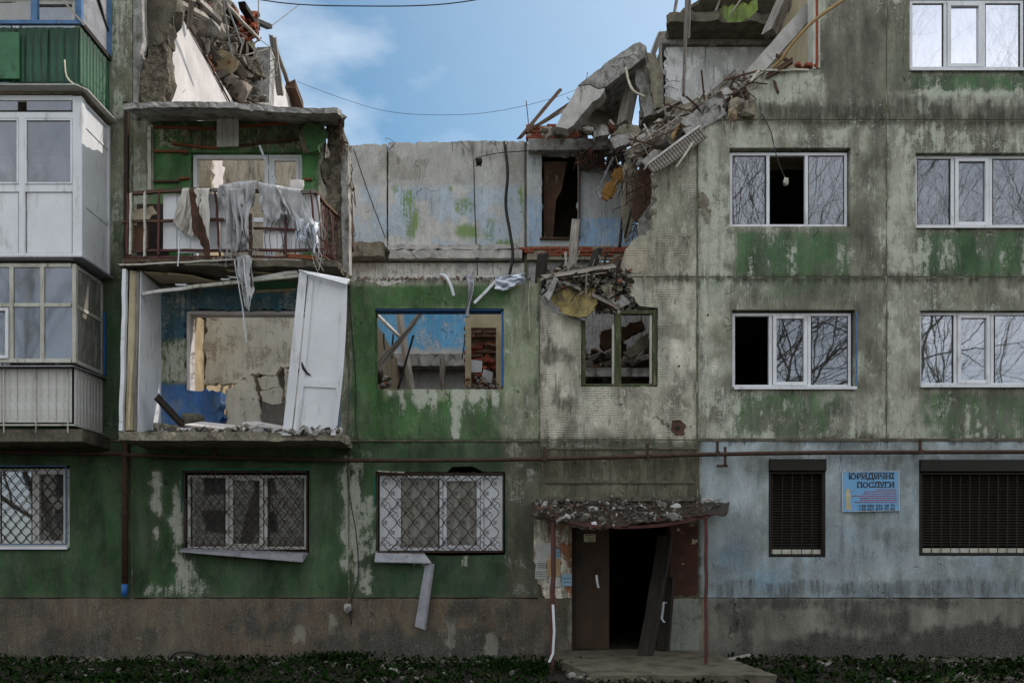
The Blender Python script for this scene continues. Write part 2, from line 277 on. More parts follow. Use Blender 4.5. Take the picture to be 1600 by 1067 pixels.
class MB:
    def __init__(s): s.v = []; s.f = []
    def add(s, vs, fs):
        n = len(s.v); s.v += [tuple(v) for v in vs]; s.f += [tuple(i + n for i in f) for f in fs]; return s
    def box(s, a, b):
        x0, x1 = sorted((a[0], b[0])); y0, y1 = sorted((a[1], b[1])); z0, z1 = sorted((a[2], b[2]))
        return s.add([(x0, y0, z0), (x1, y0, z0), (x1, y1, z0), (x0, y1, z0), (x0, y0, z1), (x1, y0, z1), (x1, y1, z1), (x0, y1, z1)],
                     [(0, 3, 2, 1), (4, 5, 6, 7), (0, 1, 5, 4), (1, 2, 6, 5), (2, 3, 7, 6), (3, 0, 4, 7)])
    def hexa(s, pts):   # 4 bottom/front, 4 top/back, same winding
        return s.add(pts, [(0, 3, 2, 1), (4, 5, 6, 7), (0, 1, 5, 4), (1, 2, 6, 5), (2, 3, 7, 6), (3, 0, 4, 7)])
    def prism(s, poly, depth):   # poly 3-D points, extruded by the vector depth
        n = len(poly); d = Vector(depth); vs = [Vector(p) for p in poly] + [Vector(p) + d for p in poly]
        return s.add(vs, [tuple(range(n))[::-1], tuple(range(n, 2 * n))] + [(i, (i + 1) % n, n + (i + 1) % n, n + i) for i in range(n)])
    def bar(s, p, q, w, h=None, up=(0, 0, 1)):
        p, q = Vector(p), Vector(q); h = h or w; d = (q - p).normalized(); u = Vector(up)
        if abs(d.dot(u)) > .98: u = Vector((0, 1, 0))
        a = d.cross(u).normalized(); b = a.cross(d).normalized(); a *= w / 2; b *= h / 2
        return s.hexa([p - a - b, p + a - b, p + a + b, p - a + b, q - a - b, q + a - b, q + a + b, q - a + b])
    def tube(s, path, r, n=6, caps=True):
        path = [Vector(p) for p in path]; rings = []; prev = None
        for i, p in enumerate(path):
            d = (path[min(i + 1, len(path) - 1)] - path[max(i - 1, 0)])
            if d.length < 1e-7: d = Vector((0, 0, 1))
            d.normalize()
            if prev is None:
                u = Vector((0, 0, 1)) if abs(d.z) < .9 else Vector((0, 1, 0)); a = d.cross(u).normalized()
            else: a = (prev - d * prev.dot(d)).normalized()
            prev = a; b = d.cross(a); rr = r[i] if isinstance(r, (list, tuple)) else r
            rings.append([p + (a * math.cos(t) + b * math.sin(t)) * rr for t in [2 * math.pi * k / n for k in range(n)]])
        vs = [v for g in rings for v in g]; fs = []
        for i in range(len(path) - 1):
            for k in range(n): fs.append((i * n + k, i * n + (k + 1) % n, (i + 1) * n + (k + 1) % n, (i + 1) * n + k))
        if caps: fs += [tuple(range(n))[::-1], tuple((len(path) - 1) * n + k for k in range(n))]
        return s.add(vs, fs)
    def mesh(s, name, smooth=False):
        me = bpy.data.meshes.new(name); me.from_pydata(s.v, [], s.f); me.update()
        if smooth: me.polygons.foreach_set('use_smooth', [True] * len(me.polygons))
        return me
    def build(s, name, m, parent=None, smooth=False, bevel=0.):
        me = s.mesh(name, smooth); me.materials.append(M[m])
        if bevel: bev(me, bevel)
        o = bpy.data.objects.new(name, me); col.objects.link(o)
        if parent is not None: setparent(o, parent)
        return o
def bev(me, w):
    bm = bmesh.new(); bm.from_mesh(me)
    try: bmesh.ops.bevel(bm, geom=bm.edges[:], offset=w, segments=1, affect='EDGES', clamp_overlap=True)
    except Exception: pass
    bmesh.ops.recalc_face_normals(bm, faces=bm.faces[:])
    bm.to_mesh(me); bm.free()

# numpy value noise for paint maps
_rs = np.random.RandomState(3); _T = _rs.rand(64, 64, 8)
def vn(x, y, k=0):
    xi = np.floor(x).astype(int); yi = np.floor(y).astype(int); fx = x - xi; fy = y - yi
    fx = fx * fx * (3 - 2 * fx); fy = fy * fy * (3 - 2 * fy); T = _T[:, :, k % 8]
    a = T[xi % 64, yi % 64]; b = T[(xi + 1) % 64, yi % 64]; c = T[xi % 64, (yi + 1) % 64]; d = T[(xi + 1) % 64, (yi + 1) % 64]
    return (a * (1 - fx) + b * fx) * (1 - fy) + (c * (1 - fx) + d * fx) * fy
def fb(x, y, k=0, o=5):
    s = 0; a = 1; t = 0
    for i in range(o): s = s + a * vn(x * 2 ** i + 17.3 * i + 5 * k, y * 2 ** i + 9.1 * i, k + i); t += a; a *= .55
    return s / t
def ss(a, b, x):
    t = np.clip((x - a) / (b - a), 0, 1); return t * t * (3 - 2 * t)
def box_m(x, y, x0, y0, x1, y1, s=6, j=8):
    n = (fb(x / 22, y / 22, 4) - .5) * 2 * j
    return ss(-s, s, x - x0 + n) * ss(-s, s, x1 - x + n) * ss(-s, s, y - y0 + n) * ss(-s, s, y1 - y + n)

# ------------------------------------------------------------ paint of the facade (drawing coordinates, 90 px = 1 m)
def facade_paint(x, y):
    n = len(x); T = np.zeros((n, 3)); U = np.zeros((n, 3)); Wr = np.zeros((n, 3))
    lo = fb(x / 70, y / 95, 0); mid = fb(x / 26, y / 40, 1); st = fb(x / 9, y / 120, 2); big = fb(x / 190, y / 190, 3)
    def put(m, c):
        for i in range(3): T[:, i] = T[:, i] * (1 - m) + c[i] * m
    def wear(m, v): Wr[:, 0] = Wr[:, 0] * (1 - m) + v * m
    def stain(m, v): Wr[:, 1] = Wr[:, 1] * (1 - m) + v * m
    one = np.ones(n)
    put(one, (.135, .14, .098)); U[:] = (.36, .375, .325); Wr[:] = (.34, .38, .0)
    put(ss(.45, .62, lo) * .55, (.20, .215, .165)); put(ss(.5, .7, mid) * .4, (.085, .11, .065))
    wear(ss(.50, .72, lo), .56)
    # vertical smears beside joints
    for jx in (1090, 1385, 1690, 545, 843):
        g = np.exp(-((x - jx - 6) / 13) ** 2) * ss(.35, .6, st); wear(g * .8, .66)
    # right upper block
    wear(box_m(x, y, 1092, 190, 1145, 430, 10, 20) * ss(.3, .6, mid), .70)
    wear(box_m(x, y, 1095, 195, 1700, 236, 10, 14) * .6, .55)
    put(box_m(x, y, 1280, 0, 1385, 188, 10, 14) * .5, (.15, .145, .12)); wear(box_m(x, y, 1290, 0, 1420, 180), .22)
    wear(box_m(x, y, 1170, 112, 1290, 165, 8, 10), .62); put(box_m(x, y, 1195, 112, 1290, 145, 8, 12) * .6, (.12, .19, .10))
    stain(box_m(x, y, 1175, 160, 1385, 186, 8, 8), .62)
    G = (.048, .105, .048)
    for (a, b, c, d) in ((1148, 362, 1328, 432), (1436, 362, 1660, 432), (1146, 616, 1340, 682), (1440, 614, 1660, 686), (1424, 116, 1660, 150)):
        m = box_m(x, y, a, b, c, d, 5, 7); put(m * (.97 if b < 500 else .78), G)
        run = ss(.50, .62, st) * ss(0, 30, y - b) * box_m(x, y, a - 6, b, c + 6, d + 12, 4, 6); wear(m, .26); wear(run, .56)
    put(box_m(x, y, 1095, 425, 1330, 462, 8, 12) * .7, (.065, .12, .06))
    wear(box_m(x, y, 1424, 142, 1660, 170, 5, 9), .72)
    stain(box_m(x, y, 1385, 150, 1660, 188, 8, 10), .60)
    # broad pale washed-out fields and darker olive ones
    for (a, b, c_, d_, k) in ((1092, 200, 1140, 428, .85), (1092, 440, 1142, 560, .55), (1092, 560, 1135, 684, .8), (1385, 200, 1430, 430, .55), (1386, 440, 1436, 660, .6), (1290, 620, 1384, 684, .7), (1140, 195, 1385, 232, .5), (1395, 150, 1600, 175, .9), (1180, 118, 1290, 160, .9), (1390, 655, 1480, 686, .6), (1150, 438, 1200, 482, .5), (1560, 440, 1700, 470, .7)):
        m = box_m(x, y, a, b, c_, d_, 12, 26) * ss(.30, .52, mid) * k; put(m, (.30, .32, .275)); wear(m, .55)
    for (a, b, c_, d_, k) in ((1330, 200, 1384, 430, .7), (1290, 10, 1384, 186, .6), (1338, 440, 1384, 600, .7), (1092, 190, 1140, 300, .6), (1200, 160, 1384, 188, .8), (1390, 160, 1660, 188, .8), (1270, 440, 1384, 480, .6), (1140, 640, 1340, 686, .4)):
        m = box_m(x, y, a, b, c_, d_, 12, 22) * ss(.36, .56, fb(x / 24, y / 50, 7)) * k; put(m, (.085, .085, .06)); wear(m, .26)
    # textured cream-grey bay 843-1090
    bay = box_m(x, y, 843, 190, 1089, 690, 2, 1)
    put(bay, (.33, .31, .235)); put(bay * ss(.46, .62, lo) * .7, (.40, .39, .33)); put(bay * ss(.52, .66, mid) * .75, (.165, .155, .105))
    for i in range(3): U[:, i] = U[:, i] * (1 - bay) + (.42, .40, .34)[i] * bay
    wear(bay, .40); put(box_m(x, y, 985, 250, 1078, 372, 8, 14) * .75, (.23, .23, .165)); put(box_m(x, y, 1030, 190, 1089, 260, 8, 14) * .6, (.14, .14, .11))
    stain(bay * ss(.5, .7, st), .50); stain(box_m(x, y, 845, 480, 905, 640, 12, 18) * ss(.4, .6, mid), .62)
    put(box_m(x, y, 975, 375, 1040, 430, 8, 12) * .35, (.36, .27, .14))
    wear(box_m(x, y, 915, 606, 1030, 660, 6, 8) * ss(.4, .6, st), .75)
    # green bay 545-843, second floor
    gb = box_m(x, y, 546, 433, 843, 690, 2, 1)
    put(gb, (.165, .19, .125)); put(gb * ss(.5, .66, mid) * .7, (.085, .12, .07)); wear(gb, .42)
    for (a, b, c, d) in ((548, 446, 600, 650), (590, 440, 800, 484), (590, 622, 782, 692), (548, 560, 600, 692)):
        m = box_m(x, y, a, b, c, d, 7, 10); put(m * .95, (.036, .105, .028)); wear(m, .26)
    m = box_m(x, y, 590, 606, 790, 665, 5, 5) * ss(.47, .60, st) * ss(675, 610, y); wear(m, .80)
    wear(np.exp(-((x - 712) / 7) ** 2) * box_m(x, y, 690, 606, 735, 690, 6, 5), .85)
    wear(box_m(x, y, 560, 690, 843, 706, 4, 4), .55); put(box_m(x, y, 546, 434, 843, 446, 3, 3) * .6, (.30, .28, .25))
    # left strip behind the balconies
    lf = ss(212, 206, x); put(lf * .8, (.13, .14, .095)); m = lf * ss(380, 470, y); put(m, (.030, .075, .033)); wear(m, .24)
    put(lf * ss(.5, .66, mid) * ss(460, 380, y) * .6, (.06, .11, .05)); wear(box_m(x, y, 178, 0, 207, 200, 4, 6) * ss(.3, .6, mid), .66)
    # middle bay behind the open balcony: green room paint, flaked
    m = box_m(x, y, 236, 190, 545, 433, 2, 1); put(m, (.042, .15, .045)); wear(m, .22)
    for i in range(3): U[:, i] = U[:, i] * (1 - m) + (.40, .37, .28)[i] * m
    wear(box_m(x, y, 238, 196, 500, 236, 5, 6), .52); stain(box_m(x, y, 280, 196, 340, 236, 5, 10), .62); stain(box_m(x, y, 380, 196, 480, 225, 5, 10), .60)
    m = box_m(x, y, 498, 190, 545, 433, 4, 8); put(m, (.30, .29, .26)); wear(m, .5)
    m = box_m(x, y, 238, 450, 545, 532, 2, 2); put(m, (.018, .10, .16))
    m = box_m(x, y, 238, 532, 545, 598, 2, 2); put(m, (.10, .14, .06)); wear(m, .60)
    m = box_m(x, y, 238, 598, 545, 690, 2, 2); put(m, (.016, .10, .27)); wear(m, .12)
    m = box_m(x, y, 205, 433, 238, 690, 2, 2); put(m, (.05, .09, .04))
    m = ss(526, 532, x) * ss(546, 543, x) * ss(430, 440, y) * ss(690, 680, y); put(m, (.13, .14, .09)); wear(m, .45); stain(m, .5)
    # ground floor
    gf = ss(686, 689, y)
    m = gf * ss(846, 842, x); put(m, (.034, .105, .028)); wear(m, .14); stain(m, .30)
    put(gf * ss(540, 800, x + 60 * (mid - .5)) * ss(846, 842, x), (.055, .115, .05)); wear(gf * box_m(x, y, 546, 700, 590, 930, 8, 14) * ss(.4, .6, mid), .6)
    m = box_m(x, y, 788, 688, 846, 934, 8, 12); put(m, (.13, .13, .09)); wear(m * ss(.45, .6, mid), .5)
    m = box_m(x, y, 588, 872, 790, 932, 8, 8); put(m * .7, (.036, .105, .045))
    for (a, b, c, d) in ((238, 735, 252, 860), (266, 750, 286, 880), (272, 868, 300, 930), (536, 705, 548, 900), (548, 715, 562, 800)):
        m = box_m(x, y, a, b, c, d, 6, 14); wear(m * .9, .72); put(m * .35, (.20, .22, .17))
    wear(box_m(x, y, 230, 905, 330, 934, 10, 16), .52); wear(np.exp(-((x - 700) / 90) ** 2) * box_m(x, y, 560, 862, 800, 885, 3, 4) * ss(.5, .6, st), .7)
    m = box_m(x, y, 843, 700, 1095, 934, 2, 3); put(m, (.115, .105, .065)); put(m * ss(.5, .62, mid) * .6, (.21, .19, .13)); wear(m, .34); stain(m, .52)
    m = gf * ss(1093, 1097, x); put(m, (.27, .37, .46)); put(m * ss(.42, .62, lo) * .7, (.37, .45, .51)); put(m * ss(.54, .68, mid) * .6, (.16, .19, .19))
    for i in range(3): U[:, i] = U[:, i] * (1 - m) + (.40, .43, .45)[i] * m
    wear(m, .40); Wr[:, 2] = Wr[:, 2] * (1 - m) + 1.0 * m; stain(m, .22)
    put(gf * np.clip(np.exp(-((x - 1140) / 26) ** 2 - ((y - 868) / 18) ** 2) + np.exp(-((x - 1195) / 34) ** 2 - ((y - 905) / 22) ** 2), 0, 1) * .75, (.10, .30, .48))
    put(box_m(x, y, 1300, 915, 1420, 932, 6, 10) * .6, (.10, .22, .30))
    stain(gf * ss(1093, 1097, x) * box_m(x, y, 1095, 905, 1700, 934, 5, 12), .60); stain(box_m(x, y, 1290, 800, 1420, 880, 22, 30), .44)
    stain(box_m(x, y, 1100, 715, 1200, 760, 14, 24), .42); stain(box_m(x, y, 1295, 700, 1440, 745, 14, 20), .50)
    # grime collected at the joints
    for jy in (188, 433, 687):
        stain(np.exp(-((y - jy - 3) / 9) ** 2) * .85 * ss(.25, .5, fb(x / 30, y / 30, 3)), .74)
    for jx in (232, 545, 843, 1090, 1385):
        stain(np.exp(-((x - jx) / 5) ** 2) * .7 * ss(.25, .5, fb(x / 30, y / 40, 2)), .70)
    # plinth
    p = ss(932, 935, y)
    m = p * ss(1050, 900, x); put(p, (.20, .195, .165)); put(m, (.15, .105, .062)); put(m * ss(.48, .66, lo) * .6, (.20, .15, .095))
    for i in range(3): U[:, i] = U[:, i] * (1 - p) + (.24, .22, .175)[i] * p
    wear(p, .34); Wr[:, 2] = Wr[:, 2] * (1 - p) + .45 * p; stain(p, .42)
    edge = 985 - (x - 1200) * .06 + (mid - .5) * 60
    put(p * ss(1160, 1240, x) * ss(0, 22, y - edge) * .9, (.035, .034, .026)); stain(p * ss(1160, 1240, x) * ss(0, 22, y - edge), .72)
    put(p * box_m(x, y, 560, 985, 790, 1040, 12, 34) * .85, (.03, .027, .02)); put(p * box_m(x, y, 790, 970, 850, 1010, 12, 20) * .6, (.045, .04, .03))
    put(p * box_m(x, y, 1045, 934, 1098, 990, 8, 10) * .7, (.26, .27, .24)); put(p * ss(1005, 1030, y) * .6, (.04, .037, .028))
    stain(p * box_m(x, y, 1130, 934, 1500, 950, 4, 8), .70)
    for (a, b, c_, d_) in ((-20, 936, 60, 975), (60, 985, 180, 1030), (200, 975, 250, 1030), (330, 955, 470, 1000), (480, 980, 560, 1030), (700, 940, 800, 965), (1130, 950, 1190, 1030), (1300, 950, 1420, 985), (850, 960, 893, 1030)):
        m = p * box_m(x, y, a, b, c_, d_, 14, 30) * ss(.3, .55, mid); put(m * .65, (.05, .045, .032)); stain(m, .66)
    for (a, b, c_, d_) in ((455, 975, 480, 1005), (515, 960, 522, 995), (700, 965, 712, 1010), (760, 990, 775, 1020), (890, 940, 893, 1000)):
        m = p * box_m(x, y, a, b, c_, d_, 3, 8); wear(m, .8)
    A1 = fb(x / 33, y / 46, 2); A2 = fb(x / 12, y / 30, 5); A3 = fb(x / 120, y / 90, 6)
    A1 = .5 * A1 + .5 * fb(x / 9, y / 70, 1); T *= (.72 + .56 * ss(.32, .68, A1))[:, None]; up_ = ss(690, 684, y)
    pw = ss(.50, .66, A3 * .6 + A2 * .4) * up_ * ss(840, 1100, x); Wr[:, 0] += .20 * pw; pc_ = (ss(.52, .64, A2) * .35 * (1 - ss(1094, 1096, x) * (1 - up_)))[:, None]; T = T * (1 - pc_) + T.mean(1)[:, None] * 1.5 * np.array((1.05, 1, .82)) * pc_
    U *= (1 - .72 * ss(.48, .72, Wr[:, 1]))[:, None]; T *= (1 - .30 * ss(.5, .74, Wr[:, 1]))[:, None]; rt_ = ss(1080, 1095, x) * ss(690, 684, y) * ss(1.7, 1.25, T[:, 1] / (T[:, 0] + 1e-4)) * .45; T = T * (1 - rt_[:, None]) + (T.mean(1)[:, None] * np.array((1.03, 1, .93))) * rt_[:, None]
    T *= 1.46; T = .24 * (T / .24) ** 1.22; T = T * .86 + T.mean(1)[:, None] * .14; bl_ = ss(1093, 1097, x) * ss(690, 694, y) * ss(934, 931, y); T *= (1 - .22 * bl_)[:, None]; T = T * (1 - .15 * bl_[:, None]) + T.mean(1)[:, None] * .15 * bl_[:, None]; by_ = box_m(x, y, 843, 190, 1089, 690, 2, 1)[:, None]; T = T * (1 - by_) + (T * .6 + T.mean(1)[:, None] * .4) * .84 * by_; U *= 1.56; d = 1 - .50 * ss(686, 700, y) * ss(1096, 1090, x); T = np.where((y > 933)[:, None] & (x < 1095)[:, None], T * np.array((1.12, 1, .80)), T); d = np.where(y > 933, .72 - .26 * ss(1100, 1000, x), d); T *= d[:, None]; U *= (.5 + .5 * d)[:, None]; T *= np.array((1.03, 1, .93)); U *= np.array((1.0, 1, .97))  # lower wall colours multiplied darker to stand in for shade near the ground
    return T, U, Wr
def const_paint(c, under=(.36, .36, .33), wear=.35, stain=.4, grit=0., fn=None):
    def f(x, y):
        n = len(x); T = np.tile(np.array(c, float), (n, 1)); U = np.tile(np.array(under, float), (n, 1)); Wr = np.tile(np.array((wear, stain, grit), float), (n, 1))
        if fn: fn(x, y, T, U, Wr)
        T *= 1.3 * np.array((1.0, 1, .97)); U *= 1.2
        return T, U, Wr
    return f
def set_paint(me, T, U, Wr):
    n = len(me.vertices)
    for nm, A in (('tint', T), ('under', U), ('wear', Wr)):
        a = me.color_attributes.new(nm, 'FLOAT_COLOR', 'POINT'); buf = np.ones((n, 4), np.float32); buf[:, :3] = A; a.data.foreach_set('color', buf.ravel())
def inpoly(x, y, poly):
    c = np.zeros(len(x), bool); n = len(poly); j = n - 1
    for i in range(n):
        xi, yi = poly[i]; xj, yj = poly[j]
        with np.errstate(divide='ignore', invalid='ignore'):
            t = ((yi > y) != (yj > y)) & (x < (xj - xi) * (y - yi) / (yj - yi + 1e-12) + xi)
        c ^= t; j = i
    return c
def jag(poly, idx, amp=5, step=9, seed=1):
    """roughen the edges poly[i]->poly[i+1] for i in idx (None = all)"""
    r = random.Random(seed); out = []; n = len(poly)
    for i in range(n):
        a, b = Vector(poly[i]), Vector(poly[(i + 1) % n]); out.append(tuple(a))
        if idx is None or i in idx:
            d = b - a; k = int(d.length / step); nn = Vector((-d.y, d.x)).normalized() if d.length else Vector((0, 0))
            for q in range(1, k):
                t = (q + r.uniform(-.3, .3)) / k; out.append(tuple(a + d * t + nn * r.gauss(0, amp * .6)))
    return out
def plate(name, poly, holes=(), thick=.25, matn='painted_concrete', parent=None, paint=None, conv=None, back=(0, 1, 0), step=6., relief=.006, edge_rough=.0, seed=0):
    """a panel cut to an outline (drawing coordinates), its own thickness, holes with real reveals; conv maps a drawing point to the place"""
    conv = conv or (lambda x, y: W(x, y, 0)); back = Vector(back).normalized() * thick
    rings = [poly] + list(holes); pts = []; edges = []
    for rg in rings:
        # resample ring
        q = []
        for i in range(len(rg)):
            a, b = Vector(rg[i]), Vector(rg[(i + 1) % len(rg)]); k = max(1, int((b - a).length / (step * 1.5)))
            for t in range(k): q.append(a + (b - a) * t / k)
        n0 = len(pts); pts += q; edges += [(n0 + i, n0 + (i + 1) % len(q)) for i in range(len(q))]
    nring = len(pts)
    xs = [p[0] for p in poly]; ys = [p[1] for p in poly]
    gx = np.arange(min(xs) + step / 2, max(xs), step); gy = np.arange(min(ys) + step / 2, max(ys), step)
    if len(gx) and len(gy):
        X, Y = np.meshgrid(gx, gy); X = X.ravel(); Y = Y.ravel()
        rs = np.random.RandomState(seed); X = X + (rs.rand(len(X)) - .5) * step * .5; Y = Y + (rs.rand(len(Y)) - .5) * step * .5
        ok = inpoly(X, Y, poly)
        for h in holes: ok &= ~inpoly(X, Y, h)
        # keep away from the rings
        RP = np.array([tuple(p) for p in pts])
        for rp in RP: ok &= ((X - rp[0]) ** 2 + (Y - rp[1]) ** 2) > (step * .45) ** 2
        pts += [Vector((a, b)) for a, b in zip(X[ok], Y[ok])]
    vs, es, fs, ov, oe, of = delaunay_2d_cdt([Vector((p[0], p[1])) for p in pts], edges, [], 0, 1e-5)
    V = np.array([(v.x, v.y) for v in vs]); Fc = np.array([f for f in fs if len(f) == 3])
    C = V[Fc].mean(1); ok = inpoly(C[:, 0], C[:, 1], poly)
    for h in holes: ok &= ~inpoly(C[:, 0], C[:, 1], h)
    Fc = Fc[ok]
    used = np.unique(Fc); mp_ = -np.ones(len(V), int); mp_[used] = np.arange(len(used)); V = V[used]; Fc = mp_[Fc]
    P = [conv(a, b) for a, b in V]
    e = {}
    for f in Fc:
        for i in range(3):
            a, b = int(f[i]), int(f[(i + 1) % 3]); k = (min(a, b), max(a, b)); e[k] = None if k in e else (a, b)
    be = [v for v in e.values() if v]; bv = set(i for p in be for i in p)
    nb = -back.normalized(); Pf = []
    for i, p in enumerate(P):
        if relief and i not in bv:
            d = (mnoise.noise(p * .9) * 1.4 + mnoise.noise(p * 3.1) * .7) * relief; Pf.append(p + nb * d)
        else: Pf.append(p)
    n = len(Pf); bl = sorted(bv); bi = {v: n + k for k, v in enumerate(bl)}
    rr = random.Random(seed + 5)
    # mid ring gives broken edges their own relief
    vs2 = Pf + [P[i] + back for i in bl]
    # orientation: make front faces look towards -back
    f0 = Fc[0]; nrm = (P[f0[1]] - P[f0[0]]).cross(P[f0[2]] - P[f0[0]]); flip = nrm.dot(back) > 0
    faces = [tuple(int(i) for i in (f[::-1] if flip else f)) for f in Fc]
    sv = []; base = len(vs2)
    if edge_rough:
        mid = {}
        for v in bl:
            mid[v] = len(vs2); vs2.append(P[v] + back * rr.uniform(.3, .7) + Vector((rr.gauss(0, 1), rr.gauss(0, .3), rr.gauss(0, 1))) * edge_rough)
        for a, b in be:
            faces += [(a, b, mid[b], mid[a]) if flip else (a, mid[a], mid[b], b), (mid[a], mid[b], bi[b], bi[a]) if flip else (mid[a], bi[a], bi[b], mid[b])]
    else:
        for a, b in be: faces.append((a, b, bi[b], bi[a]) if flip else (a, bi[a], bi[b], b))
    me = bpy.data.meshes.new(name)
    # coarse back: reuse the front triangulation only at ring vertices
    bmap = {}
    bp = [Vector(tuple(V[i])) for i in bl]
    idx = {v: k for k, v in enumerate(bl)}
    try:
        b_v, b_e, b_f, *_ = delaunay_2d_cdt(bp, [(idx[a], idx[b]) for a, b in be], [], 0, 1e-6)
        if len(b_v) == len(bp):
            BC = np.array([[(b_v[i].x, b_v[i].y) for i in f] for f in b_f if len(f) == 3]).mean(1)
            okb = inpoly(BC[:, 0], BC[:, 1], poly)
            for h in holes: okb &= ~inpoly(BC[:, 0], BC[:, 1], h)
            for f, k in zip([f for f in b_f if len(f) == 3], okb):
                if k:
                    g = tuple(n + i for i in f); faces.append(g if flip else g[::-1])
    except Exception as ex: print('back', name, ex)
    me.from_pydata(vs2, [], faces); me.update()
    me.materials.append(M[matn])
    if paint:
        allV = np.vstack([V, V[bl]] + ([V[bl]] if edge_rough else []))
        T, U, Wr = paint(allV[:, 0], allV[:, 1])
        if len(allV) == len(vs2): set_paint(me, T, U, Wr)
    o = bpy.data.objects.new(name, me); col.objects.link(o)
    if parent is not None: setparent(o, parent)
    return o
def rect(x0, y0, x1, y1): return [(x0, y0), (x1, y0), (x1, y1), (x0, y1)]

def xplane(X):   # walls that run into the depth: u = depth in cm*? -> (Y, height)
    return lambda u, v: Vector((X, u / 90., EYE - (v - HY) / 90.))
def zy(py): return EYE - (py - HY) / 90.          # height of a level drawn on the wall plane
def uX(px): return (px - CX) / 90.

# rocks
def rock_mesh(seed, flat=1.):
    r = random.Random(seed); bm = bmesh.new()
    for i in range(16):
        v = Vector((r.gauss(0, 1), r.gauss(0, 1), r.gauss(0, 1))).normalized() * r.uniform(.75, 1.05)
        bm.verts.new((v.x, v.y * .85, v.z * .7 * flat))
    bmesh.ops.convex_hull(bm, input=bm.verts[:])
    for v in [v for v in bm.verts if not v.link_faces]: bm.verts.remove(v)
    bmesh.ops.triangulate(bm, faces=bm.faces[:])
    V = np.array([v.co[:] for v in bm.verts]); bm.verts.index_update(); Fq = np.array([[v.index for v in f.verts] for f in bm.faces]); bm.free()
    return V, Fq
ROCKS = [rock_mesh(i) for i in range(8)] + [rock_mesh(20 + i, .3) for i in range(5)]
PAL = [(.30, .28, .25), (.20, .185, .16), (.42, .40, .37), (.13, .115, .095), (.24, .09, .055), (.36, .32, .26), (.10, .085, .07)]
def rubble(name, pts, sizes, pal=None, weights=None, seed=1, flat=.5, parent=None, label=None, cat=None, sx=1.):
    r = random.Random(seed); rs = np.random.RandomState(seed); Vs = []; Fs = []; Cs = []; n = 0; pal = pal or PAL
    for p in pts:
        V, Fq = ROCKS[r.randrange(len(ROCKS))]; s = sizes[0] + (sizes[1] - sizes[0]) * r.random() ** 2.5
        A = np.array(Matrix.Rotation(r.uniform(0, 6.28), 3, 'Z') @ Matrix.Rotation(r.uniform(0, 6.28), 3, 'X') @ Matrix.Rotation(r.uniform(-.6, .6), 3, 'Y'))
        sc_ = s * np.array((r.uniform(.6, 1.4) * sx, r.uniform(.6, 1.2), r.uniform(flat, 1)))
        Vs.append((V * sc_) @ A.T + np.array(p)); Fs.append(Fq + n); n += len(V)
        c = np.array(r.choices(pal, weights)[0]) * r.uniform(.75, 1.2); Cs.append(np.tile(c, (len(V), 1)))
    V = np.vstack(Vs); Fq = np.vstack(Fs); C = np.vstack(Cs)
    me = bpy.data.meshes.new(name); me.from_pydata(V.tolist(), [], Fq.tolist()); me.update(); me.materials.append(M['rubble'])
    a = me.color_attributes.new('tint', 'FLOAT_COLOR', 'POINT'); buf = np.ones((len(V), 4), np.float32); buf[:, :3] = C; a.data.foreach_set('color', buf.ravel())
    o = bpy.data.objects.new(name, me); col.objects.link(o); o['kind'] = 'stuff'
    if parent is not None: setparent(o, parent)
    else: tag(o, label, cat)
    return o
def chunk(name, loc, size, label, matn='raw_concrete', seed=1, rot=(0, 0, 0), parent=None, cat='concrete chunk', group=None):
    """a broken lump: subdivided hull with rough relief"""
    r = random.Random(seed); bm = bmesh.new()
    for i in range(20):
        v = Vector((r.uniform(-1, 1), r.uniform(-1, 1), r.uniform(-1, 1)))
        v = v / max(abs(v.x), abs(v.y), abs(v.z)) * r.uniform(.75, 1); bm.verts.new(v)
    bmesh.ops.convex_hull(bm, input=bm.verts[:])
    for v in [v for v in bm.verts if not v.link_faces]: bm.verts.remove(v)
    bmesh.ops.triangulate(bm, faces=bm.faces[:])
    bmesh.ops.subdivide_edges(bm, edges=bm.edges[:], cuts=3, use_grid_fill=True)
    for v in bm.verts:
        q = v.co * 2 + Vector((seed, 0, 0)); v.co += v.co.normalized() * (mnoise.noise(q) * .12 + mnoise.noise(q * 3) * .08)
    me = bpy.data.meshes.new(name); bm.to_mesh(me); bm.free()
    for v in me.vertices: v.co = Vector((v.co.x * size[0] / 2, v.co.y * size[1] / 2, v.co.z * size[2] / 2))
    me.materials.append(M[matn]); o = bpy.data.objects.new(name, me); col.objects.link(o)
    o.location = loc; o.rotation_euler = rot
    if parent is not None: setparent(o, parent)
    else: tag(o, label, cat, group)
    return o
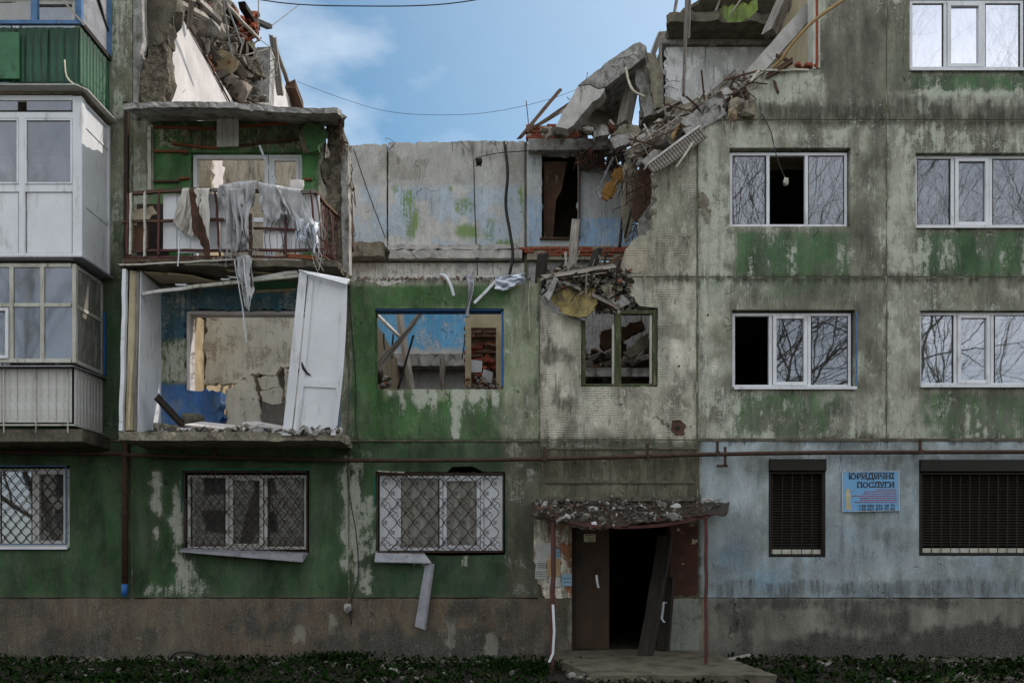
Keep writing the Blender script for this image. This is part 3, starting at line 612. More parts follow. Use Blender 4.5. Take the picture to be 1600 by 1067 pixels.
def beam(name, p, q, w, h, matn, label=None, cat=None, parent=None, splinter=.04, bend=0., seed=1, roll=0., group=None):
    """timber or bar: local X along its length so the grain follows it, ends broken"""
    p, q = Vector(p), Vector(q); L_ = (q - p).length; r = random.Random(seed); n = max(2, int(L_ / .18)); vs = []; fs = []
    for i in range(n + 1):
        t = i / n; x = L_ * t; off = bend * math.sin(math.pi * t); jz = r.gauss(0, .004); jy = r.gauss(0, .004); k = 1 + r.gauss(0, .02)
        for a, b in ((-1, -1), (1, -1), (1, 1), (-1, 1)):
            e = r.uniform(-1, 1) * splinter if i in (0, n) else 0
            vs.append((x + e, a * w / 2 * k + jy, b * h / 2 * k + jz + off))
    for i in range(n):
        for k in range(4): fs.append((i * 4 + k, i * 4 + (k + 1) % 4, i * 4 + 4 + (k + 1) % 4, i * 4 + 4 + k))
    fs += [(3, 2, 1, 0), (n * 4, n * 4 + 1, n * 4 + 2, n * 4 + 3)]
    me = bpy.data.meshes.new(name); me.from_pydata(vs, [], [f[::-1] for f in fs]); me.update(); me.materials.append(M[matn])
    o = bpy.data.objects.new(name, me); col.objects.link(o); o.location = p
    d = (q - p).normalized(); m = d.to_track_quat('X', 'Z').to_matrix() @ Matrix.Rotation(roll, 3, 'X'); o.rotation_euler = m.to_euler()
    if parent is not None: setparent(o, parent)
    elif label: tag(o, label, cat or 'timber beam', group)
    return o
def wire(name, pts, r, matn, label=None, cat='cable', parent=None, sub=6, n=5):
    """smooth line through points"""
    P = [Vector(p) for p in pts]; out = []
    for i in range(len(P) - 1):
        p0 = P[max(i - 1, 0)]; p1 = P[i]; p2 = P[i + 1]; p3 = P[min(i + 2, len(P) - 1)]
        for k in range(sub):
            t = k / sub; out.append(.5 * ((2 * p1) + (p2 - p0) * t + (2 * p0 - 5 * p1 + 4 * p2 - p3) * t * t + (3 * p1 - p0 - 3 * p2 + p3) * t ** 3))
    out.append(P[-1])
    o = MB().tube(out, r, n).build(name, matn, parent, True)
    if parent is None: tag(o, label, cat)
    return o
# ------------------------------------------------------------ ground
gm = bpy.data.meshes.new('ground')
gx = [-400, -60, -14] + [i * .35 - 12 for i in range(69)] + [14, 60, 400]; gy = [-400, -60, -16] + [-12 + .3 * i for i in range(40)] + [.2, 14, 60, 400]
vs = []
for y in gy:
    for x in gx:
        inn = abs(x) < 13 and -12 < y < 0
        vs.append((x, y, GZ + (.035 * mnoise.noise(Vector((x * .8, y * .8, 0))) + .02 * mnoise.noise(Vector((x * 3, y * 3, 5))) if inn else 0)))
nx = len(gx); fs = [(j * nx + i, j * nx + i + 1, (j + 1) * nx + i + 1, (j + 1) * nx + i) for j in range(len(gy) - 1) for i in range(nx - 1)]
gm.from_pydata(vs, [], fs); gm.materials.append(M['soil']); g = link('ground', gm); g['kind'] = 'structure'
rd = MB(); rd.box((-200, -30, GZ + .0), (200, -24.5, GZ + .05)); rd = rd.build('road', 'asphalt'); rd['kind'] = 'structure'

# ------------------------------------------------------------ the apartment building
B = empty('apartment_building', (0, 0, GZ), 'ruined five storey concrete panel apartment block with flaking green paint and a collapsed middle', 'building')
def panel(poly, holes=(), **k):
    k.setdefault('paint', facade_paint); k.setdefault('parent', B); k.setdefault('thick', .28)
    return plate('wall_panel', poly, holes, **k)
# left column
panel(rect(-200, 688, 205, 933), [rect(-80, 727, 109, 858)], seed=1)
panel(rect(-200, 434, 205, 686), [rect(-90, 480, 95, 640)], seed=2, step=7)
panel(rect(-200, 189, 205, 432), [rect(-90, 235, 110, 400)], seed=3, step=7)
panel(rect(-200, -56, 205, 187), [rect(-90, -10, 120, 150)], seed=4, step=7)
panel(rect(-200, -301, 205, -58), seed=5, step=24)
# second column
panel(rect(207, 688, 544, 933), [rect(285, 735, 483, 864)], seed=6)
panel(jag([(207, 434), (544, 434), (544, 686), (207, 686)], [0], 2, 12, 3), [jag([(290, 484), (508, 484), (508, 668), (344, 668), (345, 611), (290, 610)], [0, 1, 2, 3, 4, 5], 3, 6, 2)], seed=7, edge_rough=.02)
panel(jag([(209, 189), (486, 189), (505, 215), (500, 260), (512, 300), (506, 360), (515, 432), (209, 432)], [1, 2, 3, 4, 5], 5, 8, 9), [rect(298, 238, 472, 425)], seed=8, edge_rough=.02)
# third column
panel(rect(546, 688, 842, 933), [[(587, 737), (698, 737), (706, 729), (738, 728), (756, 737), (789, 737), (789, 866), (700, 868), (587, 864)]], seed=9)
top3 = [(546, 440), (560, 436), (580, 441), (604, 447), (622, 441), (640, 437), (700, 436), (748, 439), (790, 437), (812, 434), (842, 442)]
panel(jag(top3 + [(842, 686), (546, 686)], list(range(10)), 2, 7, 4), [rect(586, 482, 787, 608)], seed=10, edge_rough=.02)
# fourth column, over the entrance
panel([(844, 688), (1089, 688), (1089, 933), (1049, 933), (1049, 816), (893, 816), (893, 933), (844, 933)], seed=11)
p4 = jag([(1088, 434), (1088, 686), (844, 686), (844, 468), (862, 488), (893, 497), (908, 499), (908, 604), (1028, 604), (1028, 481), (1000, 478), (978, 455), (972, 434)], [3, 4, 5, 10, 11], 4, 7, 5)
panel(p4, seed=12, edge_rough=.03, matn='combed_concrete')
panel(jag([(970, 432), (975, 398), (986, 378), (1022, 360), (1025, 262), (1056, 226), (1088, 192), (1088, 432)], [0, 1, 2, 3, 4, 5], 4, 7, 6), seed=13, edge_rough=.03, matn='combed_concrete')
# fifth column
panel(rect(1091, 688, 1689, 933), [rect(1201, 717, 1290, 870), rect(1436, 718, 1640, 868)], seed=14)
panel(rect(1091, 434, 1384, 686), [rect(1144, 484, 1336, 606)], seed=15)
panel(rect(1091, 189, 1384, 432), [rect(1140, 231, 1329, 354)], seed=16)
panel(jag([(1092, 187), (1118, 180), (1160, 172), (1172, 150), (1162, 136), (1184, 122), (1206, 112), (1240, 108), (1280, 108), (1282, -56), (1384, -56), (1384, 187)], [0, 1, 2, 3, 4, 5, 6], 4, 7, 8), seed=17, edge_rough=.03)
panel(rect(1284, -301, 1384, -58), seed=18, step=24)
# sixth column and beyond the frame
panel(rect(1386, 434, 1689, 686), [rect(1438, 485, 1630, 602)], seed=20)
panel(rect(1386, 189, 1689, 432), [rect(1431, 239, 1624, 354)], seed=21)
panel(rect(1386, -56, 1689, 187), [rect(1421, -2, 1602, 110)], seed=22)
panel(rect(1386, -301, 1689, -58), seed=23, step=24)
for k, (a, b) in enumerate(((688, 933), (434, 686), (189, 432), (-56, 187), (-301, -58))): panel(rect(1691, a, 1990, b), seed=24 + k, step=24)
# plinth, a little proud of the panels
pc = lambda x, y: W(x, y, 0) + Vector((0, -.035, 0))
for a, b, s in ((-200, 893, 30), (1049, 1690, 33)):
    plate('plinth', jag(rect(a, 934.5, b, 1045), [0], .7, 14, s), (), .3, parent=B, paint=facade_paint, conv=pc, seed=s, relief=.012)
# mortar set back in the joints
m = MB()
for x in (206, 545, 843, 1090, 1385, 1690):
    m.box((uX(x) - .03, .007, zy(1030)), (uX(x) + .03, .2, zy(434 if x in (545, 843) else 188 if x in (206, 1090) else -300)))
for y in (687, 433, 188):
    for a, b in {687: ((-200, 1990),), 433: ((-200, 545), (975, 1990)), 188: ((-200, 205), (1092, 1990))}[y]:
        m.box((uX(a), .009, zy(y) - .03), (uX(b), .21, zy(y) + .03))
mat('joint_paint', (.13, .135, .095), (.07, .08, .05), 6, bs=.4, dirt=(.30, .31, .27), dthr=(.54, .62), dscale=9)
m.build('joint_mortar', 'joint_paint', B)
# slim weather ledges over the ground floor joint and over the entrance
m = MB(); m.box((uX(-200), -.02, zy(690)), (uX(843), .0, zy(688))); m.box((uX(1091), -.02, zy(689)), (uX(1990), 0, zy(685)))
m.box((uX(852), -.03, zy(755)), (uX(1084), .0, zy(751))); m.box((uX(852), -.05, zy(783)), (uX(1084), 0, zy(776))); m.box((uX(846), -.018, zy(702)), (uX(1088), 0, zy(699)))
m.build('ledge', 'dark_concrete', B)

# ---- inside: long spine wall 6.5 m back
def spv(Y): return lambda x, y: Vector((uX(x), Y, zy(y)))
def SP(px, py, k=21.5 / 15): return ((px - 800) * k + 800, (py - 872) * k + 872)      # drawing on the spine wall
def blue_green(x, y, T, U, Wr):
    lo = fb(x / 40, y / 46, 1); mid = fb(x / 14, y / 17, 2); up = ss(30, 46, y + (lo - .5) * 26)
    for m, c in ((np.ones(len(x)), (.44, .435, .43)), (ss(.45, .6, lo) * (1 - up), (.31, .295, .275)), (up, (.42, .50, .60)), (up * ss(.5, .6, lo), (.50, .51, .53))):
        for i in range(3): T[:, i] = T[:, i] * (1 - m) + c[i] * m
    patches = np.zeros(len(x))
    for (a, b, w_, h_) in ((565, 70, 22, 60), (540, 40, 10, 20), (575, 120, 18, 40), (695, 85, 30, 22), (750, 140, 16, 36), (785, 175, 36, 22), (700, 140, 30, 22), (820, 60, 8, 60), (660, 42, 8, 10)):
        patches = np.maximum(patches, np.exp(-((x - a) / w_) ** 2 - ((y - b) / h_) ** 2))
    gsp = ss(.40, .62, patches * .6 + mid * .4) * up * (x > 522)
    for i in range(3): U[:, i] = U[:, i] * (1 - gsp) + (.15, .27, .04)[i] * gsp; 
    Wr[:, 0] = .42 + .20 * up * ss(.4, .6, lo) + .10 * gsp; Wr[:, 1] = .36 + .2 * ss(20, -60, y) * ss(.4, .6, lo) + .3 * ss(168, 190, y)
sp4 = const_paint((.27, .26, .24), (.60, .59, .57), fn=blue_green)
plate('inner_wall', jag([(436, -52), (519, -54), (519, 176), (436, 176)], [0, 3], 3, 8, 2), (), .2, parent=B, paint=sp4, conv=spv(6.5), seed=40, step=7, edge_rough=.02)
plate('inner_wall', jag([(523, -58), (620, -60), (720, -62), (828, -62), (828, 174), (523, 174)], [0, 1, 2], 2, 9, 3), [jag(rect(718, -24, 732, -4), None, 2, 5, 1)], .2, parent=B, paint=sp4, conv=spv(6.5), seed=41, step=6, edge_rough=.02)
def lower3(x, y, T, U, Wr):
    up = ss(283, 292, y + (fb(x / 8, y / 8, 3) - .5) * 12)
    for m, c in ((np.ones(len(x)), (.78, .76, .75)), (up, (.09, .34, .62)), (ss(398, 408, y + (fb(x / 9, y / 9, 5) - .5) * 26), (.47, .46, .45))):
        for i in range(3): T[:, i] = T[:, i] * (1 - m) + c[i] * m
    U[:] = (.62, .61, .60); Wr[:, 0] = .38 + .16 * ss(.45, .7, fb(x / 22, y / 22, 1)) ; Wr[:, 0] = np.where(y < 283, .5, Wr[:, 0]); U[y < 283] = (.36, .355, .35); Wr[:, 1] = .28 + .12 * ss(262, 240, y)
plate('inner_wall', rect(239, 211, 828, 424), (), .2, parent=B, paint=const_paint((.4, .4, .4), fn=lower3), conv=spv(6.5), seed=42, step=6)
plate('inner_wall', rect(239, 452, 828, 690), (), .2, parent=B, paint=const_paint((.30, .30, .30), (.42, .42, .42), .5, .42), conv=spv(6.5), seed=43, step=8)
plate('inner_wall', jag(rect(239, -56, 434, 176), [1], 5, 8, 3), (), .2, parent=B, paint=const_paint((.30, .26, .21), (.44, .40, .35), .45, .5), conv=spv(6.5), seed=44, step=12, edge_rough=.02)
m = MB(); m.box((uX(437), 6.71, zy(210)), (uX(836), 6.74, zy(-48))); m.build('inner_wall', 'dark_concrete', B)
m = MB(); m.box((uX(437), 6.51, zy(452)), (uX(836), 6.68, zy(425))); m.box((uX(437), 6.51, zy(211)), (uX(836), 6.68, zy(175))); m.build('floor_edge', 'dark_concrete', B)
# broken edges of the floors still hanging on it
def slab_stub(x0, x1, y0, y1, Y0, Y1, s, m='raw_concrete'):
    cv = lambda x, y: Vector((uX(x), y / 90., zy(y0)))
    return plate('floor_edge', jag(rect(x0, Y0 * 90, x1, Y1 * 90), [0], 6, 10, s), (), (y1 - y0) / 90., m, B, None, cv, (0, 0, -1), 9., .004, .02, s)
slab_stub(436, 518, 178, 209, 6.12, 6.5, 51); slab_stub(524, 826, 176, 186, 6.32, 6.5, 52, 'light_concrete'); slab_stub(526, 822, 189, 207, 6.28, 6.5, 54, 'light_concrete'); slab_stub(240, 828, 425, 451, 6.0, 6.5, 53, 'pale_concrete')
# stair wall with its doorway
def stairp(x, y, T, U, Wr):
    up = ss(110, 118, y + (fb(x / 12, y / 12, 3) - .5) * 10) * ss(945, 950, x) + ss(60, 80, y) * ss(870, 866, x) * .7
    for i in range(3): T[:, i] = T[:, i] * (1 - up) + (.25, .42, .66)[i] * up
    Wr[:, 0] = .46; Wr[:, 1] = .38 + .2 * ss(10, -50, y)
plate('inner_wall', jag([(833, -52), (1076, -42), (1078, 178), (833, 178)], [0], 2, 8, 4), [jag([(866, -30), (948, -30), (948, 160), (866, 160)], [0], 2, 9, 3), jag([(952, -30), (1052, -28), (1050, -2), (1000, -6), (952, 2)], None, 2, 8, 3)], .2, parent=B, paint=const_paint((.44, .465, .50), (.58, .59, .60), .45, .38, fn=stairp), conv=spv(6.4), seed=45, step=6, edge_rough=.02)
m = MB(); m.box((uX(827.5), 6.42, zy(690)), (uX(834), 6.66, zy(-56))); m.build('joint_mortar', 'dark_concrete', B)
m = MB(); m.box((uX(836), 6.18, zy(-28)), (uX(1052), 6.4, zy(-54))); m.build('lintel', 'pale_concrete', B, bevel=.012)
m = MB(); m.box((uX(948), 6.3, zy(160)), (uX(951.5), 6.42, zy(-28))); m.box((uX(862), 6.3, zy(163)), (uX(950), 6.42, zy(160.5))); m.build('door_frame', 'wood_brown', B)
dr = plate('door', [(872, -26), (925, -26), (912, 40), (900, 60), (892, 156), (872, 158)], (), .04, 'brown_plaster', B, None, spv(6.75), step=14)
m = MB(); m.box((uX(840), 8.5, zy(178)), (uX(1000), 8.6, zy(-56))); m.box((uX(840), 6.7, zy(-56)), (uX(1000), 8.6, zy(-60))); m.box((uX(1000), 6.6, zy(178)), (uX(1004), 8.6, zy(-56))); m.box((uX(836), 6.7, zy(178)), (uX(840), 8.6, zy(-56))); m.build('inner_wall', 'interior_dark', B)  # dark box added behind the stair doorway to keep it dark
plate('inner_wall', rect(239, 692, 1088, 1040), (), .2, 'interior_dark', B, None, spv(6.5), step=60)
plate('inner_wall', rect(833, 210, 1088, 690), (), .2, parent=B, paint=const_paint((.34, .34, .35), (.22, .21, .20), .5, .45), conv=spv(6.45), seed=46, step=10)
# right of the stairs: upper room wall seen against the sky
def up5(x, y, T, U, Wr):
    lo = fb(x / 30, y / 30, 6); bl = ss(-100, -90, y) * ss(1200, 1210, x) + ss(-150, -100, y) * ss(1195, 1185, x) * .8
    for i in range(3): T[:, i] = T[:, i] * (1 - bl) + (.36, .52, .66)[i] * bl
    Wr[:, 0] = .34 + .34 * ss(.45, .65, lo) + .2 * ss(1195, 1180, x); Wr[:, 1] = .42 + .1 * ss(.5, .7, lo)
plate('inner_wall', jag([(1146, -272), (1388, -272), (1388, -58), (1146, -58)], [3], 6, 8, 2), (), .2, parent=B, paint=const_paint((.52, .52, .53), (.85, .85, .86), fn=up5), conv=spv(6.5), seed=47, step=6, edge_rough=.02)
plate('lintel', jag([(1134, -302), (1388, -302), (1388, -275), (1134, -275)], [3], 3, 8, 2), (), .34, 'pale_concrete', B, None, spv(6.4), step=9, edge_rough=.015)
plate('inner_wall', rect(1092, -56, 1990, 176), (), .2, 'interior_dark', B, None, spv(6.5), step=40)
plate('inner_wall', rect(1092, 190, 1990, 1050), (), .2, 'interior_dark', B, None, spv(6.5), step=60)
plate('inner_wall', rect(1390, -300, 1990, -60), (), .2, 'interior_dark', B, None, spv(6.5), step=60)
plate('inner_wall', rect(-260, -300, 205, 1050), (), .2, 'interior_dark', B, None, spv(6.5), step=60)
# cross walls (run into the depth): u = depth * 90
def cross(X, poly, thick, matn, s, paint=None, step=14, rough=.02, side=1):
    cv = lambda u, v: Vector((X, u / 90., zy(v)))
    return plate('cross_wall', poly, (), thick, matn, B, paint, cv, (-side, 0, 0), step, .008, rough, s)
cross(uX(237), jag([(38, -50), (585, -50), (585, 180), (38, 180), (20, 120), (48, 60)], [4, 5, 3], 7, 8, 5), .3, 'white_plaster', 61)
cross(uX(237), jag([(620, -290), (1080, -296), (1080, -64), (600, -64)], [3], 6, 9, 5), .3, 'white_plaster', 62)
cross(uX(237), rect(30, 192, 585, 430), .3, 'cream_plaster', 63)
cross(uX(237), rect(30, 437, 585, 684), .3, 'cream_plaster', 64)
cross(uX(549), rect(30, 437, 585, 684), .2, 'cream_plaster', 65)
cross(uX(838), rect(30, 470, 585, 684), .2, 'pale_concrete', 66, side=-1)
cross(uX(1090), rect(30, 437, 585, 684), .2, 'interior_dark', 67, side=-1)
cross(uX(1090), rect(30, 192, 585, 430), .2, 'pale_concrete', 68, side=-1)
cross(uX(1092), jag([(470, -50), (585, -50), (585, 185), (400, 185), (420, 80)], [3, 4, 0], 8, 9, 6), .2, 'brown_plaster', 69, side=-1)
cross(uX(1385), rect(30, -56, 585, 185), .2, 'beige_panel', 70, side=-1)
cross(uX(1385), jag([(120, -300), (585, -300), (585, -60), (60, -60)], [3], 6, 9, 4), .2, 'beige_panel', 71, side=-1)
def bxo(nm, mt, par, a, b): return MB().box(a, b).build(nm, mt, par)
for X in (uX(1385) + .02, uX(1690), uX(1985), uX(-195)):
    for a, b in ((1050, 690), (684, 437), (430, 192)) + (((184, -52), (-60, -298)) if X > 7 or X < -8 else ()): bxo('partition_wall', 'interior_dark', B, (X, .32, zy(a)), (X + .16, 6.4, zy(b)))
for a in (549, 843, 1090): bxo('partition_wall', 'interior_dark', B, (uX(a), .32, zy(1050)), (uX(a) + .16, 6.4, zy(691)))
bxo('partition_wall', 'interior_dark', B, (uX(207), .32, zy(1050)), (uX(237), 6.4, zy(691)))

m = MB(); m.box((uX(-200), 12, zy(1050)), (uX(1990), 12.3, zy(190))); m.box((uX(-200), 12, zy(189)), (uX(236), 12.3, zy(-300))); m.box((uX(1092), 12, zy(189)), (uX(1990), 12.3, zy(-56))); m.box((uX(1386), 12, zy(-57)), (uX(1990), 12.3, zy(-300)))
m.build('rear_wall', 'pale_concrete', B)
m = MB(); m.box((uX(-230), 0, zy(1050)), (uX(-202), 12.3, zy(-300))); m.box((uX(1991), 0, zy(1050)), (uX(2010), 12.3, zy(-300))); m.build('end_wall', 'pale_concrete', B)
# floors
def floor(x0, x1, Y0, Y1, y, m_='dark_concrete', jg=None, s=1, th=.2):
    cv = lambda a, b: Vector((a / 90., b / 90., zy(y)))
    p = rect(uX(x0) * 90, Y0 * 90, uX(x1) * 90, Y1 * 90)
    if jg: p = jag(p, jg, 9, 14, s)
    return plate('floor_slab', p, (), th, m_, B, None, cv, (0, 0, -1), 60 if not jg else 20, 0, .02 if jg else 0, s)
for y in (687, 433, 188, -57): floor(-200, 206, .29, 12, y)
for y in (687, 433, 188): floor(1093, 1990, .29, 12, y, s=y)
floor(207, 1092, .29, 12, 687); floor(1380, 1990, .29, 12, -57, jg=[3], s=8); floor(207, 842, 6.7, 12, 433); floor(239, 842, 6.7, 12, 188)
floor(1140, 1384, 5.7, 12.3, -304, 'dark_concrete', [0, 3], 9, .22); floor(1384, 2010, -.45, 12.6, -304, 'dark_concrete', [3], 10, .22); floor(-230, 210, -.45, 12.6, -304, 'dark_concrete', [1], 11, .22)
m = MB(); m.box((uX(844), .3, GZ - .1), (uX(1088), 6.4, -.02)); m.build('entrance_floor', 'step_concrete', B)
plate('inner_wall', rect(846, 474, 1086, 686), (), .1, 'interior_dark', B, None, spv(3.7), step=40)  # dark partition added so the stair window looks dark inside
# ceiling of the stair flight seen in the small window: landing edge
m = MB(); m.box((uX(846), .75, zy(574)), (uX(1086), .9, zy(560))); m.build('stair_landing', 'pale_concrete', B)

# rough broken ends of the cross walls at the front
def rough(poly, Y, thick, matn='aggregate', s=1, er=.035, nm='broken_wall_end', step=5, relief=.03):
    return plate(nm, jag(poly, None, 3, 7, s), (), thick, matn, B, None, lambda x, y: W(x, y, Y), (0, 1, 0), step, relief, er, s)
rough([(232, 78), (258, 66), (262, 110), (256, 150), (262, 190), (218, 192), (216, 150), (222, 110)], .12, .35, s=81)
rough([(224, -60), (272, -60), (276, 10), (264, 34), (262, 62), (246, 72), (232, 78), (222, 40)], .3, .35, 'dark_concrete', 82)
plate('broken_wall_end', [(208, -57), (221, -57), (223, 60), (216, 110), (213, 176), (208, 186)], (), .2, 'pale_concrete', B, None, lambda x, y: W(x, y, .05), step=12)
rough([(508, 190), (532, 188), (537, 240), (534, 330), (540, 420), (516, 430), (505, 330), (512, 300), (500, 262), (516, 238), (510, 215)], -.02, .3, 'aggregate', 83, step=5)
plate('broken_wall_end', jag([(533, 236), (543, 232), (545, 330), (545, 434), (536, 434), (533, 330)], [0, 1, 5], 2, 8, 3), (), .26, 'pale_concrete', B, None, lambda x, y: W(x, y, -.05), step=10)

# ---- bricks that can be picked apart
bmesh_cache = {}
def brick_mesh(k, matn):
    if (k, matn) not in bmesh_cache:
        r = random.Random(k); m = MB().box((-.12, -.06, -.032), (.12, .06, .032)); me = m.mesh('brick')
        for v in me.vertices: v.co += Vector((r.gauss(0, .004), r.gauss(0, .004), r.gauss(0, .003)))
        bev(me, .006); me.materials.append(M[matn]); bmesh_cache[(k, matn)] = me
    return bmesh_cache[(k, matn)]
def brick(p, rz=0, rx=0, ry=0, k=0, matn='brick_red', parent=B, sc_=1):
    o = bpy.data.objects.new('brick', brick_mesh(k % 6, matn)); col.objects.link(o); o.location = p; o.rotation_euler = (rx, ry, rz); o.scale = (sc_,) * 3
    if parent is not None: setparent(o, parent)
    return o
r = random.Random(5)
a, b = SP(822, 222)[0], SP(925, 222)[0]
nb = int((uX(b) - uX(a)) / .255)
for row in range(5):
    for i in range(nb + 1):
        X = uX(a) + .12 + i * .255 + (row % 2) * .12
        if X > uX(b) - (.05 + .12 * abs(row - 2)) or (row == 4 and r.random() < .45) or (row == 3 and r.random() < .15): continue
        brick((X + r.gauss(0, .006), 6.3 + r.gauss(0, .012), zy(-55) + .045 + row * .076), r.gauss(0, .03), k=r.randrange(6))
m = MB(); m.box((uX(a), 6.27, zy(-55)), (uX(b) - .12, 6.4, zy(-55) + .34)); m.build('mortar_bed', 'mortar', B)
for row in range(3):
    for i in range(11):
        X = uX(SP(818, 0)[0]) + i * .26 + (row % 2) * .13
        if r.random() < (.12, .3, .5)[row] or X > uX(SP(990, 0)[0]): continue
        brick((X, 6.34 + r.gauss(0, .02), zy(182) - row * .078 - .03), r.gauss(0, .04), k=r.randrange(6))
m = MB(); m.box((uX(833), 6.32, zy(179)), (uX(1085), 6.44, zy(209))); m.build('mortar_bed', 'mortar', B)

# ---- cream wall in the room behind the lower balcony, cracked into slabs
cvY = lambda Y: (lambda x, y: W(x, y, Y))
cw = const_paint((.98, .95, .90), (.66, .60, .50), .40, .24, fn=lambda x, y, T, U, Wr: (T.__setitem__(slice(None), T * (1 - .0 * x[:, None])), Wr.__setitem__((slice(None), 0), .36 + .2 * ss(.5, .65, fb(x / 30, y / 20, 2)))))
plate('inner_wall', jag([(318, 478), (520, 478), (520, 582), (438, 572), (430, 586), (394, 583), (372, 598), (360, 598), (318, 600), (323, 560), (316, 540), (324, 512)], [2, 3, 4, 5, 6, 7, 8, 9, 10, 11], 2, 5, 7), (), .14, parent=B, paint=cw, conv=cvY(1.8), seed=90, step=6, edge_rough=.015)
for k, (pl, dy) in enumerate((([(366, 602), (393, 586), (407, 640), (404, 668), (385, 670), (352, 640), (352, 615)], 1.5), ([(402, 590), (432, 586), (437, 604), (408, 608)], 1.75), ([(406, 611), (440, 606), (440, 630), (424, 632), (410, 626)], 1.7), ([(444, 576), (470, 584), (470, 640), (446, 632)], 1.75), ([(372, 604), (352, 608), (356, 668), (384, 672)], 1.35))):
    plate('broken_wall_piece', jag(pl, None, 1.5, 5, k), (), .10, parent=B, paint=const_paint((.92, .88, .80), (.7, .65, .56), .38, .34), conv=cvY(dy), seed=91 + k, step=7, edge_rough=.01)
rw = const_paint((.42, .36, .29), (.55, .49, .42), .46, .50)
plate('inner_wall', jag([(346, 196), (492, 196), (492, 440), (352, 440), (344, 330), (350, 270)], [3, 4, 5], 3, 7, 7), (), .12, parent=B, paint=rw, conv=cvY(2.3), seed=97, step=8, edge_rough=.015)
plate('inner_wall', jag([(302, 196), (330, 196), (332, 300), (328, 440), (302, 440)], [1, 2], 3, 7, 7), (), .12, parent=B, paint=rw, conv=cvY(1.4), seed=98, step=8, edge_rough=.015)
plate('inner_wall', jag([(300, 478), (338, 478), (336, 600), (300, 600)], None, 2, 7, 7), (), .12, 'dark_concrete', B, None, cvY(2.6), seed=99, step=10)  # dark plate hiding the sunlit wall, painted as the shaded gap

bounce_yard = MB(); bounce_yard.box((-60, -24.4, GZ + .0), (60, -13.5, GZ + .03)); bounce_yard.box((-60, -44, GZ), (60, -30.2, GZ + .03)); mat('bounce_concrete', (.20, .195, .18), (.15, .145, .13), 1, bs=.3); bounce_yard = bounce_yard.build('pavement', 'bounce_concrete'); bounce_yard['kind'] = 'structure'  # unseen pale paving added to bounce light onto the facade
# ------------------------------------------------------------ windows
def frame_rect(m, x0, y0, x1, y1, w, Y0, Y1):
    """a frame with mitre-free butted bars; w in drawing px; coordinates on the wall plane"""
    a, b, c, d = uX(x0), uX(x1), zy(y1), zy(y0); w = w / 90.
    m.box((a, Y0, c), (a + w, Y1, d)); m.box((b - w, Y0, c), (b, Y1, d)); m.box((a + w, Y0, c), (b - w, Y1, c + w)); m.box((a + w, Y0, d - w), (b - w, Y1, d))
def window(x0, y0, x1, y1, bays, Y=.09, fm='white_pvc', parent=None, sill=None, curtain=None, gl='window_glass', label=None):
    """bays: list of (xa, xb, kind) with kind fixed / sash / open / board"""
    parent = parent or B; m = MB(); frame_rect(m, x0, y0, x1, y1, 4.5, Y, Y + .07)
    for i in range(len(bays) - 1):
        xm = (bays[i][1] + bays[i + 1][0]) / 2; m.box((uX(xm) - .028, Y + .002, zy(y1) + .05), (uX(xm) + .028, Y + .068, zy(y0) - .05))
    for xa, xb, k in bays:
        if k.startswith('sash'): frame_rect(m, xa - 1, y0 + 3.5, xb + 1, y1 - 3.5, 5.5, Y - .016, Y + .05)
    wdw = m.build('window', fm, parent, bevel=.004)
    if label: wdw['label'] = label
    for xa, xb, k in bays:
        e = 4 if k.startswith('sash') else 0
        if 'open' in k: continue
        p = MB(); p.box((uX(xa + e - .8), Y + .028, zy(y1 - 4 - e)), (uX(xb - e + .8), Y + .036, zy(y0 + 4 + e)))
        p.build('white_panel' if 'board' in k else 'pane', 'white_pvc' if 'board' in k else ('bright_glass' if 'bright' in k else gl), wdw)
        if 'board' not in k:
            g = MB(); frame_rect(g, xa + e - 1, y0 + 3.6 + e, xb - e + 1, y1 - 3.6 - e, 1.1, Y + .016, Y + .044); g.build('gasket', 'black_rubber', wdw)
    if sill:
        s = MB(); a, b, dz = sill
        s.add([(uX(a), -.055, zy(y1) - .055), (uX(b), -.055, zy(y1) - .055 - dz), (uX(b), Y + .03, zy(y1) - .004), (uX(a), Y + .03, zy(y1) - .004),
               (uX(a), -.055, zy(y1) - .005), (uX(b), -.055, zy(y1) - .005 - dz), (uX(b), Y + .03, zy(y1) + .006), (uX(a), Y + .03, zy(y1) + .006)],
              [(0, 1, 2, 3), (7, 6, 5, 4), (0, 4, 5, 1), (1, 5, 6, 2), (2, 6, 7, 3), (3, 7, 4, 0)])
        s.build('sill', 'white_pvc', wdw)
    if curtain:
        for (xa, xb, ya, yb, cm) in curtain:
            c = MB(); n = int((xb - xa) / 1.6); vs = []; fs = []
            for i in range(n + 1):
                X = uX(xa + (xb - xa) * i / n)
                for j in range(5):
                    q = j / 4; vs.append((X + .004 * math.sin(i + j * 2), Y + .19 + .02 * math.sin(i * 1.3) + .012 * math.sin(i * .45 + j), zy(ya + (yb - ya) * q)))
            fs = [(i * 5 + j, i * 5 + j + 1, i * 5 + j + 6, i * 5 + j + 5) for i in range(n) for j in range(4)]
            c.add(vs, fs); c.build('curtain', cm, wdw, True)
    return wdw
window(1142, 235, 1327, 352, [(1148, 1198, 'fixed'), (1207, 1259, 'open'), (1267, 1322, 'fixed')])
window(1146, 487, 1333, 604, [(1151, 1202, 'open'), (1211, 1263, 'sash'), (1272, 1328, 'fixed')], sill=(1146, 1337, 0))
window(1432, 240, 1622, 353, [(1438, 1488, 'fixed'), (1497, 1548, 'sash'), (1557, 1616, 'fixed')], sill=(1430, 1624, 0))
